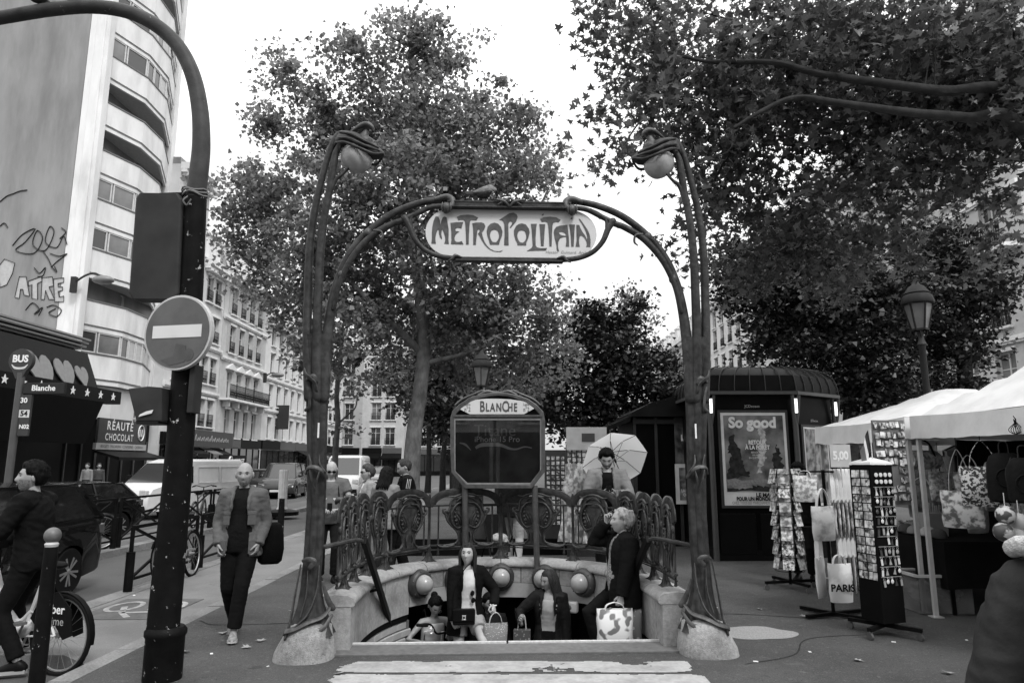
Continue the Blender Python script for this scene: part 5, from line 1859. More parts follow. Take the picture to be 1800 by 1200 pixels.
# ------------------------------------------------------------------ street furniture
def chip_mat(name, base, chip, scale=22, thr=.66, rough=.5):
 return speckle(M(name, base, rough=rough, var=.25, scale=8, bump=.15, bscale=60), chip, scale, thr)
m_pole = chip_mat('chipped dark green paint', .014, .4, 13, .635)
m_poles = M('dark signal plastic', .035, rough=.45, var=.2, scale=5, dirt=.2)
m_black2 = M('black paint', .012, rough=.45, var=.2)
m_alu = M('aluminium', .5, rough=.35, metal=.6)
# ---- traffic signal mast with arm
YS = 6.08
mast = thing('traffic_signal_mast', 'chipped dark signal mast with curved overhead arm and no entry sign', 'traffic signal', (-2.87, YS, 0))
o_ = Vector((-2.87, YS, 0))
S_ = lambda u, v, dy=0: P(u, v, YS + dy) - o_
base = [S_(287, 1100), S_(297, 1000), S_(311, 850), S_(326, 650), S_(336, 500), S_(343, 350)]
pts = [Vector((0, 0, -.01)), Vector((0, 0, .02))] + base
mb = MB()
mb.tube(pts, [.15, .148, .128, .124, .115, .108, .103, .10], 20)
mb.build('pole', m_pole, mast)
mb = MB()
mb.lathe([(.15, 0), (.152, .01), (.152, .33), (.165, .35), (.165, .38), (.14, .41)], 20)
mb.build('pole_base', m_pole, mast)
mb = MB()
mb.tube(cr([S_(343, 352), S_(350, 300), S_(354, 250), S_(351, 190), S_(338, 130), S_(312, 80), S_(270, 42), S_(220, 20), S_(160, 12), S_(90, 17), S_(10, 30), S_(-60, 42)], 6), [.088, .08, .07, .066, .064, .06], 16)
mb.build('arm', chip_mat('grey arm paint', .05, .3, 14, .66), mast)
mb = MB()
for k in range(3):
 c_ = S_(342, 345 - k * 4)
 mb.tube([c_ + Vector((.105 * math.cos(a), .105 * math.sin(a), .015 * math.sin(3 * a + k))) for a in np.linspace(0, 2 * math.pi, 16, endpoint=False)], .009, 5, closed=True)
mb.tube(cr([S_(330, 345, -.12), S_(322, 352, -.14), S_(328, 360, -.12), S_(336, 350, -.13)], 4), .008, 5)
mb.build('wire_tie', M('rusty wire', .12), mast)
# back of the main signal head
mb = MB()
x0, z0 = S_(237, 530).x, S_(237, 530).z
pl = [(S_(238, 520).x, S_(238, 520).z), (S_(244, 531).x, S_(244, 531).z), (S_(318, 531).x, S_(318, 531).z), (S_(324, 520).x, S_(324, 520).z), (S_(330, 358).x, S_(330, 358).z), (S_(324, 348).x, S_(324, 348).z), (S_(256, 347).x, S_(256, 347).z), (S_(250, 356).x, S_(250, 356).z)]
mb.prism(pl, .16, Matrix.Translation((0, -.12, 0)))
sh = mb.build('signal_head', m_poles, mast, smooth=False, bevel=.02)
mb = MB()
for k in range(3):
 q = S_(285, 385 + 52 * k)
 mb.lathe([(.11, 0), (.115, .18), (.10, .2)], 16, (q.x, .04, q.z), Matrix.Rotation(-math.pi / 2, 3, 'X'))
mb.build('visor', m_poles, sh)
mb = MB()
mb.beam(S_(284, 346, -.02), S_(345, 344, 0), .09, .04)
mb.beam(S_(322, 520, -.02), S_(335, 520, 0), .06, .04)
mb.build('bracket', m_black2, mast, smooth=False)
# no entry sign
c = S_(312, 584, -.16)
fr = Matrix.Translation(c) @ Matrix.Rotation(R(-12), 4, 'Z')
rad = .325
circ = lambda r, n=48: [(r * math.cos(2 * math.pi * k / n), r * math.sin(2 * math.pi * k / n)) for k in range(n)]
mb = MB()
mb.prism(circ(rad * 1.02), .045, fr @ Matrix.Translation((0, 0, 0)))
sg = mb.build('no_entry_sign', M('sign rim', .5, rough=.4, metal=.2, dirt=.2), mast, smooth=False, bevel=.008)
mb = MB()
mb.prism(circ(rad * .955), .006, fr @ Matrix.Translation((0, -.006, 0)))
mb.build('sign_face', M('red sign film', .085, rough=.4, var=.12, scale=5, dirt=.25, dscale=4), sg, smooth=False)
mb = MB()
mb.prism([(-rad * .74, -.048), (rad * .74, -.048), (rad * .74, .062), (-rad * .74, .062)], .004, fr @ Matrix.Translation((0, -.0105, 0)))
mb.build('white_bar', M('white sign film', .62, rough=.4, dirt=.12, dscale=6), sg, smooth=False)
mb = MB()
mb.prism([(-.14, -.24), (-.02, -.21), (.0, -.10), (.10, -.12), (.10, -.26), (-.05, -.29)], .002, fr @ Matrix.Translation((0, -.009, 0)))
mb.prism([(.13 + .05 * math.cos(k * .524), -.2 + .055 * math.sin(k * .524)) for k in range(12)], .002, fr @ Matrix.Translation((0, -.0092, 0)))
mb.build('sticker_stain', M('sticker residue', .06, rough=.6, var=.3), sg, smooth=False)
# pedestrian signal, facing the crossing on the left
mb = MB()
q = S_(274, 716, -.02)
mb.box(q, (.20, .26, .30), taper=(1, 1))
ph = mb.build('pedestrian_signal', m_poles, mast, smooth=False, bevel=.015)
mb = MB()
pl = [(S_(242, 686).x, S_(242, 686).z), (S_(275, 682).x, S_(275, 682).z), (S_(300, 684).x, S_(300, 684).z), (S_(300, 742).x, S_(300, 742).z), (S_(256, 742).x, S_(256, 742).z)]
mb.prism(pl, .2, Matrix.Translation((0, -.16, 0)))
mb.build('hood', m_poles, ph, smooth=False, bevel=.01)
mb = MB()
mb.prism([(q.x - .06, q.z - .09), (q.x + .05, q.z - .06), (q.x + .06, q.z - .03), (q.x, q.z - .045), (q.x - .05, q.z - .07)], .003, Matrix.Translation((0, -.178, 0)))
mb.build('torn_sticker', M('torn sticker', .6), ph, smooth=False)
mb = MB()
mb.box(S_(343, 684, -.05), (.05, .16, .42))
mb.build('side_plate', m_poles, mast, smooth=False, bevel=.008)
# two pigeons on the arm, mostly above the picture
pigeon('pigeon standing on the overhead signal arm next to a second pigeon', P(70, 14, YS) + Vector((0, 0, .01)), R(60))
pigeon('pigeon on the overhead signal arm where it starts to curve', P(122, 9, YS) + Vector((0, 0, .01)), R(200))
# ---- bus stop
bus = thing('bus_stop_sign', 'bus stop pole with round BUS sign and Blanche name plate on the island', 'bus stop', P(33, 690, 13.6) * 1 - Vector((0, 0, P(33, 690, 13.6).z)))
ob = Vector(bus.location)
B_ = lambda u, v, dy=0: P(u, v, 13.6 + dy) - ob
mb = MB()
mb.tube([Vector((0, 0, 0)), B_(38, 655)], .07, 12)
mb.build('pole', M('bus pole grey', .06, rough=.5), bus)
c = B_(39, 634)
mb = MB()
prof = [(.235 * math.cos(a), .235 * math.sin(a)) for a in np.linspace(-.9, math.pi + .9, 30)] + [(-.06, -.36), (.06, -.36)]
mb.prism(prof, .10, Matrix.Translation(c + Vector((0, -.05, 0))))
hd = mb.build('sign_head', M('bus sign', .05, rough=.4), bus, smooth=False, bevel=.01)
text('BUS', .19, m_txt, hd, Matrix.Translation(c + Vector((0, -.056, .03))), bold=.008, sx=.95)
mb = MB()
mb.tube(cr([c + Vector((-.16, -.056, -.08)), c + Vector((-.08, -.056, -.15)), c + Vector((.08, -.056, -.15)), c + Vector((.16, -.056, -.08))], 5), [.008, .026, .026, .008], 6, .2)
mb.build('smile_mark', M('light mark', .5), hd, smooth=False)
mb = MB()
q0, q1 = B_(42, 692), B_(116, 673)
mb.box(((q0.x + q1.x) / 2, 0, (q0.z + q1.z) / 2), (q1.x - q0.x, .08, q1.z - q0.z))
np_ = mb.build('name_plate', M('name plate', .03, rough=.4), bus, smooth=False, bevel=.008)
text('Blanche', .15, m_txt, np_, Matrix.Translation(((q0.x + q1.x) / 2, -.045, (q0.z + q1.z) / 2)), bold=.004)
mb = MB()
q0, q1 = B_(31, 766), B_(58, 694)
mb.box(((q0.x + q1.x) / 2, 0, (q0.z + q1.z) / 2), (q1.x - q0.x, .06, q1.z - q0.z))
rp = mb.build('route_plate', M('route plate', .05, rough=.4), bus, smooth=False, bevel=.006)
for s_, v, m_ in (('30', 704, m_txt), ('54', 727, M('black figures', .02)), ('N02', 750, m_txt)):
 q = B_(44.5, v)
 if s_ == '54':
  mb = MB()
  mb.box((q.x, -.034, q.z), (.2, .008, .15))
  mb.build('route_tab', M('pale tab', .5), rp, smooth=False)
 text(s_, .14 if s_ != 'N02' else .11, m_, rp, Matrix.Translation((q.x, -.042, q.z)), bold=.004)
# ---- bollards
def bollard(label, x, y, h, ball=True, r=.05):
 t = thing('bollard', label, 'bollard', (x, y, 0))
 mb = MB()
 mb.lathe([(r * 1.15, 0), (r * 1.12, h * .5), (r, h * .9), (r * .95, h)], 14)
 mb.build('post', m_pole, t)
 if ball:
  mb = MB()
  mb.lathe([(r * .9, h), (r * 1.0, h + .02), (r * .8, h + .035), (r * .7, h + .04)], 14)
  mb.build('collar', M('white collar', .5, dirt=.3), t)
  mb = MB()
  mb.ball((0, 0, h + .085), r * 1.25, 16, 12)
  mb.build('ball', M('worn grey ball', .12, rough=.5, dirt=.5, dscale=9), t)
 return t
q = G(98, 1210)
bollard('chipped black bollard with grey ball cap at the cycle path beside the shared bike', -3.60, 5.62, 1.10)
bollard('plain black bollard on the kerb beyond the walking man', -4.82, 14.9, 1.0, False, .06)
bollard('plain black bollard on the kerb between barrier and distant tree', -4.95, 17.6, 1.0, False, .06)
# ---- white island beacon
be = thing('island_beacon', 'white fluted beacon column on a round black base on the traffic island', 'beacon', (-7.75, 24.0, 0))
mb = MB()
mb.lathe([(.55, 0), (.55, .12), (.45, .16), (.2, .2)], 20)
mb.build('base', m_black2, be)
mb = MB()
n_ = 24
rings = []
for z, r in ((.16, .2), (.28, .15), (1.45, .15), (1.5, .14)):
 rings.append([Vector(((r * (1 - .08 * (k % 2))) * math.cos(2 * math.pi * k / n_), (r * (1 - .08 * (k % 2))) * math.sin(2 * math.pi * k / n_), z)) for k in range(n_)])
mb.loft(rings)
mb.build('column', M('white plastic', .6, rough=.5), be, smooth=False)
# ---- cross barriers
def barrier(label, x, y0, y1, h=.86, z=0.0, group=None):
 t = thing('cross_barrier', label, 'barrier', (x, (y0 + y1) / 2, z), 0, group)
 L = (y1 - y0) / 2 - .04
 for s_ in (-1, 1):
  mb = MB()
  mb.tube([(0, s_ * L, -.02), (0, s_ * L, h * .62)], .058, 10)
  mb.tube([(0, s_ * L, h * .62), (0, s_ * L, h)], .028, 8)
  mb.build('post', m_black2, t)
 mb = MB()
 mb.beam((0, -L, h), (0, L, h), .045, .045)
 mb.build('top_rail', m_black2, t, smooth=False)
 mb = MB()
 mb.beam((0, -L, .16), (0, L, .16), .035, .035)
 mb.build('bottom_rail', m_black2, t, smooth=False)
 for s_ in (-1, 1):
  mb = MB()
  mb.beam((s_ * .002, -L * s_, .16), (s_ * .002, L * s_, h), .03, .035)
  mb.build('cross_bar', m_black2, t, smooth=False)
 return t
barrier('black cross barrier with a bicycle parked against it', -5.26, 9.9, 12.0)
barrier('black cross barrier directly behind the walking man', -5.26, 12.1, 14.2)
for k in range(4):
 barrier(['black island barrier in front of the dark parked cars', 'black island barrier with shared bikes behind it', 'black island barrier in front of the white van', 'black island barrier nearest the white beacon'][k], -8.2, 12.6 + k * 2.3, 14.8 + k * 2.3, 1.0)
# ---- street lanterns
def lantern(label, u, v_bot, Y, s=1.0):
 b0 = P(u, v_bot, Y)
 t = thing('street_lamp', label, 'street lamp', (b0.x, Y, 0))
 H = b0.z
 mb = MB()
 mb.lathe([(.2 * s, 0), (.2 * s, .25), (.14 * s, .4), (.09 * s, .9), (.075 * s, 1.5), (.07 * s, H - .35), (.1 * s, H - .3), (.06 * s, H - .2), (.05 * s, H)], 12)
 mb.build('pole', M('lamp post paint', .04, rough=.5), t)
 mb = MB()
 for z, r in ((0, .17), (.62, .30)):
  for k in range(6):
   pass
 ring = lambda r, z: [Vector((r * s * math.cos(math.pi / 3 * k + .52), r * s * math.sin(math.pi / 3 * k + .52), H + z * s)) for k in range(6)]
 mb.loft([ring(.16, .04), ring(.29, .62)])
 mb.build('glass', M('lantern glass', .15, rough=.25, var=.3, scale=3, spec=.7), t, smooth=False)
 mb = MB()
 a, b_ = ring(.165, .03), ring(.30, .63)
 for k in range(6):
  mb.beam(a[k], b_[k], .03 * s, .03 * s)
  mb.beam(a[k], a[(k + 1) % 6], .04 * s, .04 * s)
  mb.beam(b_[k], b_[(k + 1) % 6], .05 * s, .06 * s)
 for k in range(3):
  an = k * math.pi * 2 / 3
  mb.tube(cr([(0, 0, H - .15 * s), (.12 * s * math.cos(an), .12 * s * math.sin(an), H - .1 * s), (.15 * s * math.cos(an), .15 * s * math.sin(an), H + .03 * s)], 4), .014 * s, 6)
 mb.build('frame', M('lantern iron', .03, rough=.5), t, smooth=False)
 mb = MB()
 mb.lathe([(.33 * s, H + .62 * s), (.34 * s, H + .66 * s), (.30 * s, H + .80 * s), (.25 * s, H + .84 * s), (.27 * s, H + .86 * s), (.16 * s, H + 1.02 * s), (.1 * s, H + 1.05 * s), (.03 * s, H + 1.15 * s)], 12)
 mb.build('cap', M('lantern iron', .03, rough=.5), t)
 return t
lantern('tall lantern street lamp rising behind the white market tents', 1618, 582, 15.2)
lantern('lantern street lamp standing behind the BLANCHE map case', 846, 680, 15.6, .72)
def wall_lamp(label, u0, v0, u1, v1, Y):
 a = P(u0, v0, Y)
 t = thing('wall_lamp', label, 'street lamp', a)
 e = P(u1, v1, Y) - a
 L = abs(e.x)
 mb = MB()
 mb.box((0, 0, -.1), (.25, .2, .8))
 mb.tube(cr([(0, 0, 0), (L * .4, 0, L * .28), (L * .75, 0, L * .36), (L, 0, e.z + .1)], 5), .05, 8)
 mb.build('bracket', m_poles, t)
 mb = MB()
 mb.ball((L + .1, 0, e.z), (.55, .32, .22), 14, 8)
 mb.build('head', M('lamp head', .16, rough=.4), t, smooth='all')
wall_lamp('bracket lamp on the white corner pier of the slab block', 130, 497, 178, 492, 33.4)
wall_lamp('small bracket lamp on the front of the ornate pale house', 466, 662, 486, 659, 58)
# ---- bicycles
def wheel_part(t, c, r, rzx, mats, spokes=20, name='wheel', tw=.022):
 """wheel in the local x-z plane, turned rzx about z"""
 rot = Matrix.Rotation(rzx, 4, 'Z')
 mb = MB()
 N_ = 32
 mb.tube([rot @ Vector((r * math.cos(2 * math.pi * k / N_), 0, r * math.sin(2 * math.pi * k / N_))) for k in range(N_)], tw, 8, closed=True)
 w = mb.build(name, mats[0], t, loc=c)
 mb = MB()
 mb.tube([rot @ Vector(((r - tw * 1.3) * math.cos(2 * math.pi * k / N_), 0, (r - tw * 1.3) * math.sin(2 * math.pi * k / N_))) for k in range(N_)], tw * .5, 6, closed=True)
 mb.tube([rot @ Vector((0, -.04, 0)), rot @ Vector((0, .04, 0))], .025, 10)
 mb.build('rim', mats[1], w)
 mb = MB()
 for k in range(spokes):
  a = 2 * math.pi * k / spokes
  mb.tube([rot @ Vector((.02 * math.cos(a + .8), .03 * (-1) ** k, .02 * math.sin(a + .8))), rot @ Vector(((r - tw) * math.cos(a), 0, (r - tw) * math.sin(a)))], .0017, 4)
 mb.build('spoke', mats[1], w)
 return w
m_tyre = M('rubber tyre', .02, rough=.8)
m_rimm = M('bike rim', .35, rough=.35, metal=.7)
def bicycle(label, loc, rz, frame_v=.03, steer=0.0, step=False, lean=0.0, group=None, name='bicycle', r=.335, basket=False):
 """heading +x locally; rear wheel at x=0"""
 t = thing(name, label, 'bicycle', loc, rz, group)
 t.rotation_euler = (lean, 0, rz)
 fm = M('bike frame %.2f' % frame_v, frame_v, rough=.35, var=.1)
 wheel_part(t, (0, 0, r), r, 0, (m_tyre, m_rimm))
 wheel_part(t, (1.08, 0, r), r, steer, (m_tyre, m_rimm))
 bb, st, hd_t, hd_b = Vector((.45, 0, .29)), Vector((.27, 0, .80)), Vector((.86, 0, .92)), Vector((.93, 0, .70))
 mb = MB()
 mb.tube([bb, st], .018, 8)
 mb.tube([bb, hd_b], .024, 8)
 if step:
  mb.tube(cr([Vector((.36, 0, .52)), Vector((.55, 0, .42)), hd_b + Vector((0, 0, .03))], 4), .022, 8)
 else:
  mb.tube([st - Vector((-.01, 0, .06)), hd_t - Vector((-.01, 0, .03))], .018, 8)
 mb.tube([hd_b, hd_t], .022, 8)
 for s_ in (-1, 1):
  mb.tube([bb, Vector((0, s_ * .06, r))], .011, 6)
  mb.tube([st - Vector((0, 0, .1)), Vector((0, s_ * .06, r))], .010, 6)
 mb.build('frame', fm, t)
 mb = MB()
 rot = Matrix.Rotation(steer, 4, 'Z')
 f0 = Vector((1.08, 0, 0))
 for s_ in (-1, 1):
  mb.tube([hd_b, Vector((1.0, s_ * .05, .62)), f0 + rot @ Vector((0, s_ * .06, r))], .013, 7)
 mb.build('fork', fm, t)
 mb = MB()
 top = hd_t + Vector((-.02, 0, .12))
 mb.tube([hd_t, top], .014, 8)
 mb.tube(cr([top + rot @ Vector((-.10, -.30, .04)), top + rot @ Vector((0, -.2, .06)), top + rot @ Vector((.06, -.06, .02)), top + rot @ Vector((.06, .06, .02)), top + rot @ Vector((0, .2, .06)), top + rot @ Vector((-.10, .30, .04))], 4), .012, 8)
 for s_ in (-1, 1):
  mb.tube([top + rot @ Vector((-.02, s_ * .24, .055)), top + rot @ Vector((-.14, s_ * .31, .03))], .018, 8, rnd=True)
  mb.tube([top + rot @ Vector((.02, s_ * .2, .05)), top + rot @ Vector((.05, s_ * .26, .02))], .007, 6)
 mb.build('handlebar', m_black2, t)
 mb = MB()
 mb.tube([st - Vector((0, 0, .05)), st + Vector((-.03, 0, .1))], .014, 8)
 mb.tube(cr([st + Vector((-.17, 0, .13)), st + Vector((-.05, 0, .135)), st + Vector((.11, 0, .12))], 4), [.075, .06, .018], 10, .45, rnd=True, up=(0, 1, 0))
 mb.build('saddle', m_black2, t)
 mb = MB()
 mb.tube([bb + Vector((0, -.05, 0)), bb + Vector((.09, -.07, -.14))], .012, 6)
 mb.tube([bb + Vector((0, .05, 0)), bb + Vector((-.09, .07, .14))], .012, 6)
 mb.box(bb + Vector((.09, -.12, -.14)), (.09, .09, .025))
 mb.box(bb + Vector((-.09, .12, .14)), (.09, .09, .025))
 mb.tube([bb + Vector((.085 * math.cos(a), -.045, .085 * math.sin(a))) for a in np.linspace(0, 2 * math.pi, 18, endpoint=False)], .008, 5, closed=True)
 mb.build('crank', m_rimm, t)
 mb = MB()
 for cx in (0, 1.08):
  arc = [Vector((cx, 0, r)) + (rot if cx else Matrix()) @ Vector(((r + .035) * math.cos(a), 0, (r + .035) * math.sin(a))) for a in np.linspace(R(20), R(190) if not cx else R(150), 14)]
  mb.tube(arc, .004, 6, 6.0, up=None)
 mb.build('mudguard', m_black2 if step else fm, t)
 return t
bicycle('black city bicycle leaning on the kerbside cross barrier', (-5.02, 11.35, 0), R(-86), .03, R(48), lean=R(4))
bicycle('dark shared bike parked behind the island barrier beside the black car', (-8.6, 13.6, 0), R(80), .04, R(-30))
bicycle('shared bike parked behind the island barrier in front of the white van', (-8.65, 19.4, 0), R(100), .05, R(20))
# ------------------------------------------------------------------ vehicles
m_carglass = M('car glass', .018, rough=.04, spec=.9, var=.1)
m_plastic = M('black bumper plastic', .02, rough=.6)
m_lampw = M('headlamp', .5, rough=.1, spec=.8)
m_lampr = M('tail lamp', .07, rough=.15, spec=.8)
m_alloy = M('alloy wheel', .35, rough=.3, metal=.7)
m_plate = M('number plate', .6, rough=.5)
def car_wheel(t, x, y, r, side):
 mb = MB()
 mb.lathe([(r * .62, -.10), (r * .95, -.105), (r, -.08), (r, .08), (r * .95, .105), (r * .62, .10)], 26, (0, 0, 0), Matrix.Rotation(math.pi / 2, 3, 'Y'))
 w = mb.build('wheel', m_tyre, t, loc=(x, y, r))
 mb = MB()
 mb.lathe([(r * .66, .07 * side), (r * .66, .095 * side), (r * .60, .098 * side), (r * .58, .05 * side)], 24, (0, 0, 0), Matrix.Rotation(math.pi / 2, 3, 'Y'))
 mb.lathe([(.01, .05 * side), (r * .6, .045 * side), (r * .6, .03 * side), (.01, .03 * side)], 24, (0, 0, 0), Matrix.Rotation(math.pi / 2, 3, 'Y'))
 for k in range(10):
  a = 2 * math.pi * k / 10 + (.12 if k % 2 else -.12)
  mb.beam((.08 * side, r * .1 * math.cos(a), r * .1 * math.sin(a)), (.088 * side, r * .62 * math.cos(a), r * .62 * math.sin(a)), .03, .04, up=(1, 0, 0))
 mb.ball((.09 * side, 0, 0), (.02, r * .14, r * .14), 10, 6)
 mb.build('rim', m_alloy, w, smooth=40)
def arch_outline(pts_top, L, r, axles, zb):
 """closed side outline (y, z): top points given front to rear, underside with wheel arches"""
 out = list(pts_top)
 for ya in sorted(axles, reverse=True):
  R_ = r * 1.18
  out.append((ya + R_, zb))
  for k in range(1, 8):
   a = math.pi * k / 8
   out.append((ya + R_ * math.cos(a), max(zb, r + R_ * math.sin(a))))
  out.append((ya - R_, zb))
 return out
def car(label, loc, rz, L, W, H, v, belt=.98, hood=.92, cab=(1.0, 1.75, .62, .12), r=.33, cat='car', name='car', boot=None, metal=.0, group=None):
 """front towards -y; cab = windscreen foot from nose, roof start, roof end from tail, rear glass foot from tail"""
 t = thing(name, label, cat, loc, rz, group)
 paint = M('car paint %.2f' % v, v, rough=.22, var=.03, coat=.6, metal=metal)
 f, b = -L / 2, L / 2
 axles = (f + .85, b - .80)
 top = [(f + .06, .28), (f, .42), (f + .02, .62), (f + .12, .74), (f + .5, hood - .08), (f + cab[0], hood + .03), (f + cab[0] + 1.0, belt), (b - cab[3] - .25, belt + .06), (b - .10, belt + .02), (b - .03, .80), (b, .55), (b - .05, .30), (b - .12, .26)]
 ol = arch_outline(top, L, r, axles, .22)
 rings = []
 mz = .6
 for x, sy, sz in ((-W / 2 + .0, .94, .80), (-W / 2 + .015, .975, .93), (-W / 2 + .10, .99, .985), (-W / 4, 1.0, 1.0), (W / 4, 1.0, 1.0), (W / 2 - .10, .99, .985), (W / 2 - .015, .975, .93), (W / 2, .94, .80)):
  ring = []
  for y, z in ol:
   z2 = mz + (z - mz) * sz if z > mz else z
   ring.append(Vector((x, y * sy if abs(y) > L * .4 else y, z2)))
  rings.append(ring)
 mb = MB()
 mb.loft(rings)
 mb.build('body', paint, t, smooth=38)
 # glasshouse
 pts = [(f + cab[0], hood), (f + cab[1], H - .04), (f + cab[1] + .35, H), (b - cab[2] - .35, H - .01), (b - cab[2], H - .06), (b - cab[3], belt)]
 wl = lambda z: W / 2 - .06 - .17 * max(0, (z - belt)) / (H - belt)
 rings = []
 for k in (-1, -.86, .86, 1):
  rings.append([Vector((k * wl(z) if abs(k) == 1 else k * wl(z), y, z if abs(k) < 1 else z - .02 * (z > belt + .1))) for y, z in pts])
 mb = MB()
 mb.loft(rings)
 gh = mb.build('glasshouse', m_carglass, t, smooth=30)
 # roof and pillars
 mb = MB()
 rp = [(f + cab[1] + .02, H - .025), (f + cab[1] + .35, H + .012), (b - cab[2] - .35, H + .004), (b - cab[2] + .04, H - .045)]
 rings = [[Vector((k * (W / 2 - .20), y, z - .012 * (abs(k) > .9) + dz)) for k in (-1, -.5, .5, 1) for dz in (0,)] for y, z in rp]
 vs = []
 for y, z in rp:
  vs.append([Vector((k * (W / 2 - .215), y, z + dz - .02 * abs(k) ** 4)) for k, dz in ((-1, 0), (-.5, .012), (0, .016), (.5, .012), (1, 0), (1, -.03), (0, -.03), (-1, -.03))])
 mb.loft(vs)
 mb.build('roof', paint, t, smooth=40)
 for s_ in (-1, 1):
  mb = MB()
  mb.tube([(s_ * (wl(hood) + .005), f + cab[0], hood), (s_ * (wl(H) - .01), f + cab[1], H - .03)], .03, 6)
  mb.tube([(s_ * (wl(belt) + .008), b - cab[3], belt), (s_ * (wl(H) - .0), b - cab[2], H - .05)], .05, 6)
  mb.tube([(s_ * wl(H) * .985, f + cab[1], H - .03), (s_ * wl(H) * .985, b - cab[2], H - .05)], .026, 6)
  ym = (f + cab[1] + b - cab[2]) / 2
  mb.tube([(s_ * (wl(belt) + .008), ym, belt), (s_ * (wl(H) + .008), ym - .02, H - .03)], .03, 6)
  mb.tube([(s_ * (wl(belt) + .012), f + cab[0] + .1, belt - .02), (s_ * (wl(belt) + .012), b - cab[3], belt + .04)], .014, 6)
  mb.build('pillar', paint, t)
  mb = MB()
  mb.ball((s_ * (W / 2 + .06), f + cab[0] + .45, belt + .06), (.11, .06, .075), 10, 8)
  mb.build('mirror', paint, t, smooth='all')
  mb = MB()
  mb.loft([[Vector((s_ * (W / 2 - .36), f + .06, z)) for z in (.62, .74)] + [Vector((s_ * (W / 2 - .36), f + .16, z)) for z in (.74, .62)], [Vector((s_ * (W / 2 - .03), f + .22, z)) for z in (.66, .78)] + [Vector((s_ * (W / 2 - .03), f + .5, z)) for z in (.80, .70)]])
  mb.build('headlight', m_lampw, t, smooth=False)
  mb = MB()
  mb.box((s_ * (W / 2 - .16), b - .045, .86), (.26, .10, .16))
  mb.box((s_ * (W / 2 - .035), b - .18, .87), (.06, .26, .13))
  mb.build('tail_light', m_lampr, t, smooth=False, bevel=.01)
  for ya, nm in ((ym - .12, 0), (b - cab[2] - .1, 0)):
   mb = MB()
   mb.box((s_ * (W / 2 + .005), ya, belt - .13), (.03, .16, .03))
   mb.build('door_handle', paint, t, smooth=False)
 for ya in axles:
  for s_ in (-1, 1):
   car_wheel(t, s_ * (W / 2 - .11), ya, r, s_)
 mb = MB()
 mb.box((0, f + .02, .45), (W * .62, .07, .16))
 mb.build('grille', m_plastic, t, smooth=False)
 for y in (f - .012, b + .005):
  mb = MB()
  mb.box((0, y, .42 if y < 0 else .6), (.5, .03, .11))
  mb.build('number_plate', m_plate, t, smooth=False)
 mb = MB()
 mb.box((0, 0, .3), (W * .8, L * .9, .2))
 mb.build('underbody', m_plastic, t, smooth=False)
 return t
car('black estate car in the near lane beside the cyclist', (-7.27, 8.85, -.12), R(-1), 4.6, 1.84, 1.56, .012, belt=1.02, hood=.98, cab=(1.05, 1.7, .45, .06))
car('black low car parked beyond the island barrier with bikes in front', (-10.6, 16.2, -.12), R(-8), 4.3, 1.8, 1.40, .014, belt=.92, hood=.85)
car('dark saloon with bright roof reflection next to the white beacon', (-13.9, 40.5, -.12), R(176), 4.5, 1.8, 1.48, .03)
car('dark small multi-purpose car facing the camera by the white beacon', (-12.4, 38.5, -.12), R(6), 4.2, 1.85, 1.82, .025, belt=1.1, hood=1.05, cab=(.8, 1.5, .2, .05))
car('grey car far off by the corner buildings', (-11.0, 58, -.12), R(3), 4.3, 1.8, 1.5, .2)
